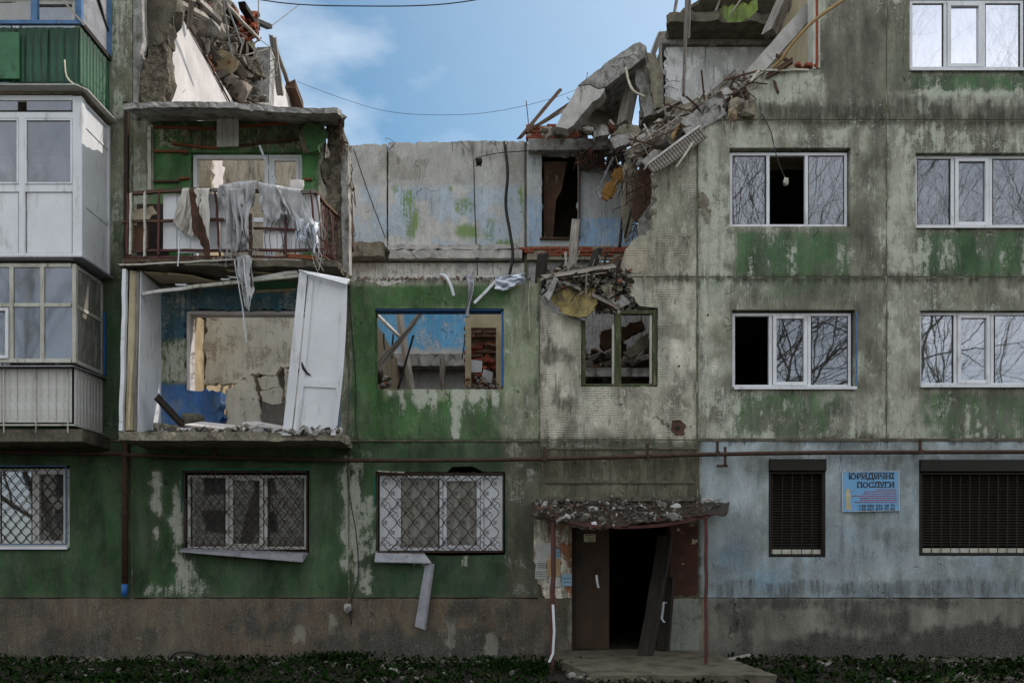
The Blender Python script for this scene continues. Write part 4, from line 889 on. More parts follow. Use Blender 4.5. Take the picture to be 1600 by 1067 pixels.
window(1439, 486, 1629, 601, [(1444, 1493, 'fixed'), (1501, 1550, 'sash'), (1560, 1623, 'fixed')], sill=(1437, 1630, 0), gl='sky_glass', curtain=[(1444, 1624, 492, 598, 'lace_curtain')])
window(1422, 0, 1600, 108, [(1427, 1474, 'fixed bright'), (1482, 1534, 'sash bright'), (1542, 1594, 'fixed bright')], sill=(1421, 1601, 0), Y=.02)
# ground floor windows behind the grilles
window(290, 741, 478, 858, [(296, 347, 'fixed'), (357, 408, 'sash'), (418, 473, 'fixed')], fm='old_pvc', curtain=[(296, 350, 748, 855, 'dark_curtain'), (420, 474, 748, 855, 'dark_curtain')])
window(592, 742, 785, 860, [(597, 620, 'board'), (626, 684, 'fixed'), (693, 749, 'sash'), (757, 780, 'board')], fm='white_pvc', gl='film', curtain=[(626, 684, 746, 856, 'lace_curtain'), (694, 748, 746, 856, 'lace_curtain')])
window(-76, 731, 105, 853, [(-70, -10, 'fixed'), (-4, 44, 'fixed'), (53, 100, 'sash')], fm='old_pvc', sill=(-80, 107, 0), curtain=[(-70, 102, 736, 800, 'dark_curtain'), (-70, 102, 800, 850, 'lace_curtain')])
# chips in the board left of the broken ground floor window
# teal painted strips of the old reveals

mat('teal_paint', (.015, .13, .10), (.012, .09, .07), 6, bs=.2); 
for a_ in (((uX(282.5), -.012, zy(800)), (uX(284.8), .0, zy(742))), ((uX(288), -.012, zy(735)), (uX(482), .0, zy(732))), ((uX(789.2), -.012, zy(866)), (uX(791), 0, zy(800))), ((uX(584.5), -.012, zy(790)), (uX(586.8), 0, zy(745)))): bxo('painted_reveal', 'teal_paint', B, *a_)
m = MB(); m.box((uX(1337), -.008, zy(602)), (uX(1339.5), 0, zy(488))); m.build('painted_reveal', 'blue_wood', B)
m = MB(); m.box((uX(783.5), .02, zy(603)), (uX(786.8), .26, zy(486))); m.build('painted_reveal', 'deep_blue_paint', B); bxo('painted_reveal', 'deep_blue_paint', B, (uX(587), .02, zy(484.5)), (uX(783), .26, zy(482.5)))
# old green wooden stair window
m = MB(); m.box((uX(1020), .02, zy(602)), (uX(1027), .12, zy(483))); m.box((uX(909), .02, zy(602)), (uX(915), .12, zy(500))); m.box((uX(915), .02, zy(603)), (uX(1020), .12, zy(599))); m.box((uX(961), .02, zy(599)), (uX(971), .13, zy(488))); m.box((uX(971), .02, zy(490)), (uX(1020), .12, zy(484)))
mat('green_wood', (.055, .07, .03), (.03, .038, .02), 5, (4, 4, .4), bs=.5, dirt=(.17, .16, .11), dthr=(.55, .68), dscale=6, dstretch=(3, 3, .4))
sw = m.build('window', 'green_wood', B, bevel=.006); sw['label'] = 'rotten green wooden window frame without glass'
m = MB(); m.box((uX(1016), .05, zy(598)), (uX(1019.5), .10, zy(491))); m.box((uX(957), .05, zy(598)), (uX(960.5), .10, zy(505))); m.build('sash_bar', 'old_white_paint', sw)
# middle balcony's room window and door frame, glass gone
m = MB(); frame_rect(m, 300, 240, 418, 424, 6, .05, .13); frame_rect(m, 419, 240, 471, 424, 5, .05, .13); frame_rect(m, 424, 246, 466, 420, 4, .03, .09); m.box((uX(306), .06, zy(345)), (uX(412), .12, zy(338)))
m.build('window', 'white_pvc', B, bevel=.004)['label'] = 'bent white frame with its glass blown out'
# frame of the balcony room window below
m = MB(); m.box((uX(291), .02, zy(609)), (uX(296), .26, zy(486))); m.box((uX(296), .04, zy(490)), (uX(500), .26, zy(485))); m.build('window_reveal', 'white_plaster', B)
# left balcony rooms: windows in the wall behind
for (x0, y0, x1, y1) in ((-90, 484, 92, 636), (-90, 240, 106, 396), (-88, -8, 118, 148)):
    xm = (x0 + x1) / 2
    window(x0, y0, x1, y1, [(x0 + 6, xm - 5, 'fixed'), (xm + 5, x1 - 6, 'sash')], fm='old_pvc', Y=.12, curtain=[(x0 + 8, x1 - 8, y0 + 8, y1 - 8, 'lace_curtain')])

# roller shutters
def shutter(x0, y0, x1, y1):
    m = MB(); m.box((uX(x0 + .5), -.07, zy(y0 + 19)), (uX(x1 - .5), .14, zy(y0 + .5))); frame_rect(m, x0 + .5, y0 + 19.5, x1 - .5, y1 - .5, 4, .0, .10)
    s = m.build('window', 'shutter_brown', B, bevel=.008); s['label'] = 'window closed by a dark brown roller shutter behind bars'
    m = MB(); y = y0 + 24
    while y < y1 - 16:
        z = zy(y); a, b = uX(x0 + 5), uX(x1 - 5)
        m.add([(a, .075, z), (b, .075, z), (b, .055, z - .022), (a, .055, z - .022), (b, .072, z - .044), (a, .072, z - .044)], [(0, 3, 2, 1), (3, 5, 4, 2)]); y += 4.3
    q = m.build('shutter_slats', 'shutter_brown', s); q['kind'] = 'stuff'
    m = MB(); m.box((uX(x0 + 5), .06, zy(y1 - 5)), (uX(x1 - 5), .1, zy(y1 - 12))); m.build('bottom_rail', 'old_white_paint', s)
    n = max(3, int((x1 - x0) / 15))
    for i in range(n + 1):
        X = uX(x0 + 6 + (x1 - x0 - 12) * i / n)
        g = MB(); g.bar((X, .03, zy(y1 - 4)), (X + .012, .03, zy(y0 + 20)), .010); g.build('bar', 'dark_iron', s)
shutter(1201, 717, 1290, 870); shutter(1436, 718, 1640, 868)

# entrance: door leaf, hole, rusty side panel
d = MB(); d.box((uX(895), .10, .0), (uX(953), .15, zy(818))); d.box((uX(899), .09, .06), (uX(904), .10, zy(824)))
dl = d.build('door', 'door_brown', B, bevel=.006); dl['label'] = 'open brown steel entrance door leaf'
m = MB(); m.box((uX(932), .07, zy(902)), (uX(938), .10, zy(886))); m.build('lock_plate', 'dark_iron', dl)
plate('side_panel', jag([(1047, 818), (1090, 818), (1090, 930), (1047, 930)], [2], 2, 6, 4), (), .06, 'rust_panel', B, None, lambda x, y: W(x, y, -.02), step=10)
m = MB(); m.box((uX(1044), .02, -.1), (uX(1048.5), .28, zy(816))); m.box((uX(893.5), .02, -.1), (uX(895), .28, zy(816))); m.build('door_frame', 'door_brown', B)
# exposed brickwork left of the door
def bw(x, y, T, U, Wr):
    mid = fb(x / 7, y / 6, 2); lo = fb(x / 16, y / 14, 5)
    for mk, c in ((np.ones(len(x)), (.55, .50, .40)), (ss(.45, .6, mid), (.85, .8, .7)), (ss(.5, .6, lo) * ss(860, 880, x), (.45, .17, .08)), (ss(845, 830, y) * .5, (.10, .095, .07))):
        for i in range(3): T[:, i] = T[:, i] * (1 - mk) + c[i] * mk
    U[:] = (.16, .075, .045); Wr[:, 0] = .48; Wr[:, 1] = .5
plate('plaster_patch', jag([(834, 812), (893, 812), (893, 934), (852, 934), (838, 900), (834, 870)], [3, 4, 2], 3, 6, 2), (), .03, parent=B, paint=const_paint((.2, .2, .2), fn=bw), conv=lambda x, y: W(x, y, 0) + Vector((0, -.032, 0)), seed=3, step=3, relief=.01)

# ------------------------------------------------------------ balconies on the left
G1 = 'balconies stacked on the left'
def P1(px, py, Y=-1.0): return W(px, py, Y)
XB = uX(0)                       # helper
def side_pt(px_front, py_front, t):   # point on the side running from the front corner (t=0) to the wall (t=1)
    p = P1(px_front, py_front); return Vector((p.x, -1.0 + t, p.z))
# upper green balcony
b1 = empty('balcony', P1(20, 140), 'dark green balcony with upright sheet metal slats at the top left corner', 'balcony', G1)
cx_ = 127
top_, bot_ = 42, 134
def slat_row(parent, xs, y0, y1, matn, wdt, nm='slat', Y=-1., jit=.0, ribs=.012):
    r = random.Random(len(xs)); base = None
    for x in xs:
        if base is None:
            m = MB(); h = P1(0, y0).z - P1(0, y1).z; a = wdt / 2
            m.add([(-a, 0, -h), (-a * .45, -ribs, -h), (a * .45, -ribs, -h), (a, 0, -h), (-a, 0, 0), (-a * .45, -ribs, 0), (a * .45, -ribs, 0), (a, 0, 0), (-a, .006, -h), (a, .006, -h), (-a, .006, 0), (a, .006, 0)],
                  [(0, 1, 5, 4), (1, 2, 6, 5), (2, 3, 7, 6), (9, 8, 10, 11), (8, 0, 4, 10), (3, 9, 11, 7), (4, 5, 6, 7, 11, 10), (0, 8, 9, 3, 2, 1)])
            base = m.mesh(nm); base.materials.append(M[matn])
        o = bpy.data.objects.new(nm, base); col.objects.link(o); o.location = P1(x, y0, Y) + Vector((0, r.uniform(-.006, .006), r.gauss(0, jit))); o.rotation_euler = (0, r.gauss(0, .004), 0); setparent(o, parent)
def slat_side(parent, X, n, z0, z1, matn, nm='slat', Y0=-1., Y1=0., ribs=.012):
    w_ = (Y1 - Y0) / n; a = w_ / 2; h = z0 - z1; m = MB()
    m.add([(0, -a, -h), (ribs, -a * .45, -h), (ribs, a * .45, -h), (0, a, -h), (0, -a, 0), (ribs, -a * .45, 0), (ribs, a * .45, 0), (0, a, 0), (-.006, -a, -h), (-.006, a, -h), (-.006, -a, 0), (-.006, a, 0)],
          [(0, 1, 5, 4), (1, 2, 6, 5), (2, 3, 7, 6), (9, 8, 10, 11), (8, 0, 4, 10), (3, 9, 11, 7), (4, 5, 6, 7, 11, 10), (0, 8, 9, 3, 2, 1)])
    base = m.mesh(nm); base.materials.append(M[matn])
    for i in range(n):
        o = bpy.data.objects.new(nm, base); col.objects.link(o); o.location = (X + random.uniform(-.004, .004), Y0 + w_ * (i + .5), z0); setparent(o, parent)
slat_row(b1, [118 - i * 12.3 for i in range(24)], 44, 129, 'green_metal', .130, Y=-.985)
XR = P1(127, 0).x; zt, zb = P1(0, 38).z, P1(0, 134).z
slat_side(b1, XR - .01, 9, zt - .05, zb + .03, 'green_metal')
m = MB(); m.box((P1(-160, 0).x, -1.03, zt - .01), (XR + .02, -.97, zt + .05)); m.build('front_rail', 'blue_wood', b1)
m = MB(); m.box((XR - .03, -.968, zt - .03), (XR + .03, .0, zt + .045)); m.build('side_rail', 'wood_black', b1)
m = MB(); m.bar((P1(-160, 0).x, -1.0, zb + .02), (XR, -1.0, zb + .02), .03); m.bar((XR, -1, zb + .02), (XR, 0, zb + .02), .03)
for x in (22, 72, 120): m.bar(P1(x, 142), P1(x + 2, 46), .022)
m.build('lower_rail', 'green_metal', b1)
m = MB(); m.box((P1(-80, 0).x, -1.06, P1(0, 126).z), (P1(33, 0).x, -1.03, P1(0, 54).z)); m.build('cover_sheet', 'green_sheet', b1)
m = MB(); m.box((P1(-160, 0).x, -1.0, zb - .14), (XR + .02, 0, zb - .03)); m.build('slab', 'raw_concrete', b1)
m = MB()
for x in (53, 122): m.box((P1(x - 5, 0).x, -1.0, zt + .05), (P1(x + 5, 0).x, -.93, zt + 1.5))
m.box((XR - .04, -.07, zt + .05), (XR + .03, -.0, zt + 1.5)); m.build('glazing_post', 'blue_wood', b1)
m = MB(); m.box((XR - .02, -.9, zt + .06), (XR - .012, -.08, zt + 1.5)); m.build('side_screen', 'grey_metal', b1)
m = MB(); frame_rect(m, 64, -14, 118, 34, 6, -.84, -.80); m.build('inner_sash', 'old_pvc', b1)
m = MB(); m.box((P1(-100, 0).x, -.97, zt + .06), (P1(47, 0).x, -.965, zt + .36)); m.build('pane', 'film', b1)
beam('rod', P1(97, 0, -1.05), P1(131, 38, -1.05), .03, .03, 'wood_pale', parent=b1)
wire('bent_rod', [P1(101, 94, -1.08), P1(104, 120, -1.08), P1(117, 133, -1.1)], .012, 'white_cable', parent=b1, sub=3)
beam('diagonal_bar', (XR, -.85, zt + 1.1), (XR, -.05, zt + .45), .04, .04, 'wood_black', parent=b1)

# white pvc balcony
b2 = empty('balcony', P1(20, 405), 'white plastic balcony box with grey window panes under the green balcony', 'balcony', G1)
X2 = P1(128, 0).x; z2t, z2b = P1(0, 150).z, P1(0, 402).z
def fr(m, x0, y0, x1, y1, w_, Y0, Y1):
    a, b, c, d_ = P1(x0, 0).x, P1(x1, 0).x, P1(0, y1).z, P1(0, y0).z
    m.box((a, Y0, c), (a + w_, Y1, d_)); m.box((b - w_, Y0, c), (b, Y1, d_)); m.box((a + w_, Y0, c), (b - w_, Y1, c + w_)); m.box((a + w_, Y0, d_ - w_), (b - w_, Y1, d_))
m = MB()
m.box((P1(113, 0).x, -1.0, z2b), (X2, -.90, z2t)); 
for x in (34,): m.box((P1(x - 5, 0).x, -1.0, z2b), (P1(x + 5, 0).x, -.93, P1(0, 183).z))
for x in (-60,): m.box((P1(x - 5, 0).x, -1.0, z2b), (P1(x + 5, 0).x, -.93, P1(0, 183).z))
for y, h in ((152, 5), (179, 6), (293, 7), (399, 6)): m.box((P1(-160, 0).x, -.998, P1(0, y + h).z), (P1(113, 0).x, -.93, P1(0, y - h + 2).z))
m.build('frame', 'white_pvc', b2, bevel=.006)
m = MB()
for (a, b, c, d_) in ((-54, 187, 28, 288), (39, 185, 113, 288)): fr(m, a, c if False else 186, b if False else {-54: 29, 39: 113}[a], 288, .03, -1.01, -.95)
m.build('sash', 'white_pvc', b2, bevel=.004)
for a, b in ((-52, 27), (41, 111)):
    m = MB(); m.box((P1(a, 0).x, -.985, P1(0, 286).z), (P1(b, 0).x, -.978, P1(0, 188).z)); m.build('pane', 'milky_glass', b2)
    m = MB(); fr(m, a - .5, 187.5, b + .5, 286.5, .008, -1.0, -.975); m.build('gasket', 'black_rubber', b2)
    m = MB(); m.box((P1(a, 0).x, -.975, P1(0, 394).z), (P1(b, 0).x, -.955, P1(0, 299).z)); m.build('lower_panel', 'white_pvc', b2)
    m = MB(); m.box((P1(a, 0).x, -.985, P1(0, 172).z), (P1(b, 0).x, -.978, P1(0, 158).z)); m.build('pane', 'milky_glass', b2)
m = MB(); m.box((P1(-150, 0).x, -.9, P1(0, 294).z), (X2 - .06, -.55, P1(0, 286).z)); m.build('inner_shelf', 'old_pvc', b2)
m = MB(); m.box((X2 - .06, -.9, z2b), (X2 - .012, -.84, z2t)); m.box((X2 - .06, -.06, z2b), (X2 - .0, -.0, z2t))
for z in (z2b + .03, P1(0, 315).z, P1(0, 190).z, z2t - .05): m.box((X2 - .05, -.84, z - .03), (X2 - .012, -.06, z + .03))
m.build('side_frame', 'white_pvc', b2, bevel=.005)
for z0, z1 in ((z2b + .06, P1(0, 315).z - .03), (P1(0, 315).z + .03, P1(0, 190).z - .03), (P1(0, 190).z + .03, z2t - .08)):
    m = MB(); m.box((X2 - .04, -.84, z0), (X2 - .025, -.06, z1)); m.build('side_panel', 'white_pvc', b2)
a, b = P1(-160, 0).x, P1(104, 0).x
m = MB(); m.add([(a, -1.2, z2t + .07), (P1(130, 0).x - .02, -1.2, z2t + .07), (X2 + .14, -1.1, z2t + .04), (X2 + .14, 0, z2t + .06), (a, 0, z2t + .13), (a, -1.2, z2t + .085), (P1(130, 0).x - .02, -1.2, z2t + .085), (X2 + .14, -1.1, z2t + .055), (X2 + .14, 0, z2t + .075), (a, 0, z2t + .145)],
    [(4, 3, 2, 1, 0), (5, 6, 7, 8, 9), (0, 1, 6, 5), (1, 2, 7, 6), (2, 3, 8, 7), (3, 4, 9, 8), (4, 0, 5, 9)]); m.build('drip_sheet', 'old_pvc', b2)
m = MB(); m.add([(a, -1.06, z2b - .03), (X2 + .02, -1.06, z2b - .02), (X2 + .05, -.9, z2b - .03), (X2 + .05, 0, z2b - .03), (a, 0, z2b - .03), (a, -1.06, z2b), (X2 + .02, -1.06, z2b), (X2 + .05, -.9, z2b), (X2 + .05, 0, z2b), (a, 0, z2b)],
    [(4, 3, 2, 1, 0), (5, 6, 7, 8, 9), (0, 1, 6, 5), (1, 2, 7, 6), (2, 3, 8, 7), (3, 4, 9, 8), (4, 0, 5, 9)]); m.build('bottom_flashing', 'grey_metal', b2)

# old glazed balcony
b3 = empty('balcony', P1(20, 668), 'old balcony with hazy wooden framed glazing above cream slats', 'balcony', G1)
X3 = P1(116, 0).x; z3t, z3b = P1(0, 412).z, P1(0, 566).z
m = MB()
for x in (115, 65, 17, -35, -85): m.box((P1(x - 3, 0).x, -.99, z3b), (P1(x + 3, 0).x, -.93, z3t))
for y in (414, 476, 563): m.box((P1(-160, 0).x, -.985, P1(0, y + 3).z), (X3 - .06, -.935, P1(0, y - 3).z))
m.build('frame', 'old_white_paint', b3, bevel=.004)
m = MB(); fr(m, -32, 481, 13, 560, .05, -1.01, -.96); m.build('sash', 'white_pvc', b3, bevel=.004)
for k, (x0, x1) in enumerate(((68, 112), (20, 62), (-32, 14), (-82, -38))):
    for y0, y1 in ((417, 473), (479, 560)):
        m = MB(); m.box((P1(x0, 0).x, -.965, P1(0, y1).z), (P1(x1, 0).x, -.96, P1(0, y0).z)); m.build('pane', 'milky_glass', b3)
m = MB(); 
for i in range(40):
    for j in range(8):
        pass
vs = []; fs = []; nI, nJ = 70, 14
for i in range(nI + 1):
    for j in range(nJ + 1):
        x = -100 + 212 * i / nI; y = 417 + 146 * j / nJ; q = mnoise.noise(Vector((x / 16, y / 22, 0))); vs.append(P1(x, y, -.85 + .07 * q + .03 * math.sin(x / 3 + y / 20)))
fs = [(i * (nJ + 1) + j, i * (nJ + 1) + j + 1, (i + 1) * (nJ + 1) + j + 1, (i + 1) * (nJ + 1) + j) for i in range(nI) for j in range(nJ)]
m.add(vs, fs); m.build('plastic_curtain', 'cloth_grey', b3, True)
m = MB(); m.box((X3 - .045, -.93, z3b), (X3 + .0, -.88, z3t)); m.box((X3 - .045, -.06, z3b), (X3, 0, z3t))
for y in (414, 476, 563): m.box((X3 - .04, -.88, P1(0, y + 3).z), (X3 - .002, -.06, P1(0, y - 3).z))
m.build('side_frame', 'old_white_paint', b3, bevel=.004)
for y0, y1 in ((417, 473), (479, 560)):
    m = MB(); m.box((X3 - .022, -.88, P1(0, y1).z), (X3 - .018, -.06, P1(0, y0).z)); m.build('pane', 'film', b3)
vs = []; m = MB(); nI = 24
for i in range(nI + 1):
    for j in range(nJ + 1):
        t = i / nI; y = 417 + 146 * j / nJ; vs.append((X3 - .12 + .05 * mnoise.noise(Vector((t * 4, y / 25, 4))), -.86 + .8 * t, P1(0, y).z))
m.add(vs, [(i * (nJ + 1) + j, i * (nJ + 1) + j + 1, (i + 1) * (nJ + 1) + j + 1, (i + 1) * (nJ + 1) + j) for i in range(nI) for j in range(nJ)]); m.build('plastic_curtain', 'cloth_dirty', b3, True)
slat_row(b3, [106 - i * 12.2 for i in range(22)], 576, 660, 'old_pvc', .124, Y=-.99, ribs=.010)
slat_side(b3, X3 - .01, 9, P1(0, 574).z, P1(0, 662).z, 'old_pvc', Y0=-.97)
m = MB(); m.add([(P1(-160, 0).x, -1.12, z3b - .10), (X3 + .05, -1.12, z3b - .09), (X3 + .07, 0, z3b - .06), (P1(-160, 0).x, 0, z3b - .02), (P1(-160, 0).x, -1.12, z3b - .085), (X3 + .05, -1.12, z3b - .075), (X3 + .07, 0, z3b - .045), (P1(-160, 0).x, 0, z3b - .005)],
    [(3, 2, 1, 0), (4, 5, 6, 7), (0, 1, 5, 4), (1, 2, 6, 5), (2, 3, 7, 6), (3, 0, 4, 7)]); m.build('ledge', 'grey_metal', b3)
m = MB(); zz = P1(0, 664).z; m.bar((P1(-160, 0).x, -1.01, zz), (X3, -1.01, zz), .025); m.bar((X3, -1.0, zz), (X3, 0, zz), .025)
for x in (6, 56, 106): m.bar(P1(x, 676, -1.02), P1(x, 575, -1.02), .016)
m.build('rail', 'old_white_paint', b3)
m = MB(); m.box((P1(-160, 0).x, -.98, P1(0, 690).z), (X3 + .12, 0, P1(0, 670).z)); m.build('slab', 'dark_concrete', b3, bevel=.01)
m = MB(); m.box((X3 + .02, -.04, z3b + .0), (X3 + .05, -.0, z3t - .5)); m.build('edge_strip', 'deep_blue_paint', b3)

# ------------------------------------------------------------ wrecked middle balcony (third floor)
b4 = empty('balcony', P1(360, 412), 'wrecked balcony with bent rusty railing white boards and torn cloth, open to the sky', 'balcony')
Q = lambda px, py: P1(px, py)
# roof slab, sagging forward
cvt = lambda x, y: Vector((uX(x) if False else x, y, 0))
def deck(poly_xY, ztop, tilt, th, matn, parent, nm, s=1, sag=0., jg=(0, 1, 2, 3), er=.015):
    """horizontal slab outline in metres (X, Y); ztop at the wall, tilt = drop per metre forward"""
    cv = lambda x, y: Vector((x / 90., y / 90., ztop + tilt * (y / 90.) + sag * math.sin((x / 90. - poly_xY[0][0]) * 1.4) + .02 * mnoise.noise(Vector((x / 30, y / 30, s)))))
    return plate(nm, jag([(a * 90, b * 90) for a, b in poly_xY], jg, 3, 7, s), (), th, matn, parent, None, cv, (0, 0, -1), 8, .006, er, s)
xl, xr_ = Q(195, 0).x, Q(527, 0).x
deck([(xl, -1.03), (-4.6, -1.0), (-3.9, -.93), (xr_, -1.02), (xr_ + .02, -.5), (xr_ - .1, .1), (xl, .1)], W(0, 184).z, .30, .09, 'pale_concrete', b4, 'roof_slab', 5, .055, er=.03)
m = MB(); m.box((uX(236), -.02, zy(300)), (uX(240), .02, zy(196))); m.build('corner_post', 'old_white_paint', b4)
beam('post', W(234, 197, -.06), W(234, 302, -.06), .055, .055, 'old_white_paint', parent=b4)
for (x0, y0, x1, y1, mm) in ((240, 199, 335, 201, 'wood_orange'), (372, 198, 468, 192, 'wood_orange'), (268, 225, 342, 233, 'wood_orange'), (374, 228, 468, 217, 'wood_brown'), (240, 237, 292, 237, 'wood_orange'), (240, 284, 282, 283, 'wood_brown'), (280, 279, 294, 279, 'wood_orange'), (286, 241, 294, 241, 'wood_brown'), (474, 281, 487, 281, 'wood_orange'), (476, 322, 486, 322, 'wood_orange')):
    beam('batten', W(x0, y0, -.03), W(x1, y1, -.03), .045, .03, mm, parent=b4, seed=x0, splinter=.03)
m = MB(); h0, h1 = W(0, 192).z, W(0, 235).z
for i in range(4):
    xa = W(339 + i * 8.6, 0, -.12).x; m.box((xa, -.13 + .004 * (i % 2), h1 + .004 * i), (xa + .09, -.115, h0))
m.build('hanging_panel', 'old_pvc', b4)
sx0, sx1 = Q(194, 0).x, Q(520, 0).x
deck([(sx0, -1.05), (-4.7, -1.04), (-4.0, -1.0), (sx1 + .08, -1.0), (sx1 + .1, .0), (sx0, .0)], Q(0, 407).z, .0, .10, 'dark_concrete', b4, 'floor_slab', 8, .0)
m = MB(); zb_ = Q(0, 409).z
for i in range(9):
    xa = Q(196 + i * 20, 0).x; m.box((xa, -1.06, zb_ - .03 + .01 * (i % 3)), (xa + .19, -1.035, zb_ + .035))
m.build('edge_board', 'wood_brown', b4); beam('edge_board', Q(450, 400), Q(497, 404), .05, .06, 'wood_orange', parent=b4, seed=3)
# railing
rl = MB(); rr_ = random.Random(4)
beam('hand_rail', Q(202, 303), Q(330, 296), .06, .05, 'wood_brown', parent=b4, seed=1, bend=.01); beam('hand_rail', Q(330, 298), Q(492, 301), .06, .05, 'wood_grey', parent=b4, seed=2)
beam('hand_rail', Q(192, 347), Q(352, 343), .05, .04, 'wood_brown', parent=b4, seed=3); beam('mid_rail', Q(395, 357), Q(486, 363), .04, .03, 'rusty_red_metal', parent=b4, seed=4, bend=.02)
beam('lower_rail', Q(200, 392), Q(505, 391), .04, .035, 'rusty_red_metal', parent=b4, seed=5); beam('lower_rail', Q(200, 402), Q(500, 401), .03, .03, 'rusty_red_metal', parent=b4, seed=6)
for i, (x, x2, mm) in enumerate(((201, 200, 'rusty_red_metal'), (206, 205, 'old_white_paint'), (228, 227, 'old_white_paint'), (249, 249, 'rusty_red_metal'), (337, 345, 'rusty_red_metal'), (448, 447, 'rusty_red_metal'), (486, 498, 'rusty_red_metal'))):
    beam('baluster', Q(x, 303) + Vector((0, -.03, 0)), Q(x2, 400) + Vector((0, -.03, 0)), .032 if mm[0] == 'r' else .045, .03, mm, parent=b4, seed=20 + i)
for i in range(9):
    x = 420 + i * 8
    wire('bent_bar', [Q(x, 340 + rr_.random() * 10), Q(x + rr_.uniform(-8, 8), 370), Q(x + rr_.uniform(-16, 16), 398)], .006, 'rust', parent=b4, sub=3, n=4)
m = MB(); m.prism([Q(199, 305), Q(250, 305), Q(250, 393), Q(199, 393)], (0, .02, 0)); o = m.build('shade_sheet', 'wood_black', b4); o.location.y += .35  # black sheet painting the darkness seen through the open railing cells
# white lining boards behind the railing
for i in range(11):
    xa = 252 + i * 22.4
    if 384 < xa < 392: continue
    tl = rr_.gauss(0, .5); yb = 391 + rr_.uniform(-2, 3)
    m = MB(); m.prism([Q(xa + .6, 300 + rr_.uniform(0, 3)), Q(xa + 21.6, 300 + rr_.uniform(0, 3)), Q(xa + 21.6 + tl, yb), Q(xa + .6 + tl, yb)], (0, .02, 0)); o = m.build('lining_board', 'white_pvc', b4); o.location.y += .05 + rr_.uniform(0, .015)
plate('torn_board', jag([(207, 330), (238, 322), (246, 334), (232, 345), (208, 344)], None, 2, 6, 3), (), .02, 'cloth_dirty', b4, None, lambda x, y: P1(x, y, -.93), step=8)
plate('torn_board', jag([(208, 352), (232, 350), (232, 388), (208, 390)], None, 1, 6, 4), (), .02, 'brown_plaster', b4, None, lambda x, y: P1(x, y, -.93), step=8)
# side railing, bent out
SA, SB = Vector(Q(492, 300)), W(527, 337, -.02); SC, SD = Vector(Q(500, 398)), W(527, 415, -.02)
beam('side_rail', SA, SB, .07, .05, 'wood_brown', parent=b4, seed=8, bend=-.02)
for i in range(9):
    t = (i + .5) / 9; a = SA.lerp(SB, t); b = SC.lerp(SD, t); wire('side_bar', [a, a.lerp(b, .5) + Vector((rr_.gauss(0, .02), -.02, 0)), b], .011, 'rusty_red_metal', parent=b4, sub=3, n=5)
beam('side_rail', SC, SD, .035, .03, 'rusty_red_metal', parent=b4, seed=9)
beam('loose_bar', Q(494, 366), Q(523, 394), .03, .02, 'rusty_red_metal', parent=b4, seed=12); 
plate('side_sheet', [(480, 312), (496, 322), (502, 372), (484, 340)], (), .01, 'plastic_sheet', b4, None, lambda x, y: P1(x, y, -.8), step=9)

# ------------------------------------------------------------ wrecked lower balcony (second floor)
b5 = empty('balcony', P1(360, 684), 'gutted balcony with torn white plastic cladding over a blue painted wall', 'balcony')
fx0, fx1 = Q(186, 0).x, Q(532, 0).x
deck([(fx0, -1.03), (-4.8, -1.06), (-4.1, -1.0), (fx1, -1.04), (fx1, 0), (fx0, 0)], Q(0, 675).z, .0, .14, 'raw_concrete', b5, 'floor_slab', 12, .0, er=.03)
def quad(nm, pts, th, matn, parent, bevel=0):
    """pts: four (px, py, Y) corners"""
    P = [W(*p) for p in pts]; nrm = (P[1] - P[0]).cross(P[3] - P[0]).normalized()
    if nrm.y < 0: nrm = -nrm
    return MB().prism(P, nrm * th).build(nm, matn, parent, bevel=bevel)
quad('roof_sheet', [(188, 417, -1.05), (372, 408, -1.05), (372, 422, 0), (236, 440, 0)], .02, 'wood_black', b5)
beam('edge_strip', Q(188, 417) + Vector((0, -.06, 0)), Q(372, 408) + Vector((0, -.06, 0)), .03, .025, 'old_white_paint', parent=b5, seed=2)
beam('corner_post', Q(196, 422), Q(190, 673), .085, .06, 'white_pvc', parent=b5, seed=3, splinter=.005)
quad('inner_board', [(203, 422, -.97), (213, 424, -.93), (208, 672, -.93), (196, 672, -.97)], .02, 'cream_board', b5)
beam('foam_strip', Q(207, 560) + Vector((0, -.02, 0)), Q(203, 668) + Vector((0, -.02, 0)), .04, .03, 'cream_board', parent=b5, seed=5)
beam('dark_post', W(216, 424, -.93), W(211, 674, -.93), .045, .05, 'wood_grey', parent=b5, seed=6)
quad('side_panel', [(219, 424, -.92), (250, 452, -.05), (250, 668, -.05), (214, 676, -.92)], .02, 'white_pvc', b5)
quad('ceiling_board', [(224, 424, -.9), (262, 426, -.75), (345, 440, -.4), (252, 442, -.15)], .015, 'cream_board', b5)
quad('ceiling_board', [(262, 426, -.9), (300, 430, -.75), (340, 440, -.5), (300, 441, -.2)], .015, 'cream_board', b5)
quad('ceiling_board', [(352, 420, -.9), (430, 427, -.75), (440, 433, -.3), (376, 436, -.2)], .015, 'cream_board', b5)
for k, (a, b) in enumerate((((226, 459), (300, 449)), ((292, 449), (380, 440)), ((375, 440), (466, 425)), ((340, 444), (470, 431)))):
    beam('ceiling_strip', W(a[0], a[1], -.9), W(b[0], b[1], -.9), .05, .05, 'old_white_paint' if k % 2 else 'old_pvc', parent=b5, seed=k + 9)
for k, (x, y) in enumerate(((276, 446), (345, 437), (357, 434), (440, 428))): beam('torn_strip', W(x, y, -.85), W(x + 14, y, -.85), .06, .02, 'white_pvc', parent=b5, seed=k)
quad('soffit_board', [(395, 444, -.3), (462, 434, -.3), (462, 452, -.02), (395, 455, -.02)], .02, 'green_sheet', b5)
beam('soffit_edge', W(400, 456, -.03), W(462, 453, -.03), .05, .04, 'cream_board', parent=b5, seed=31)
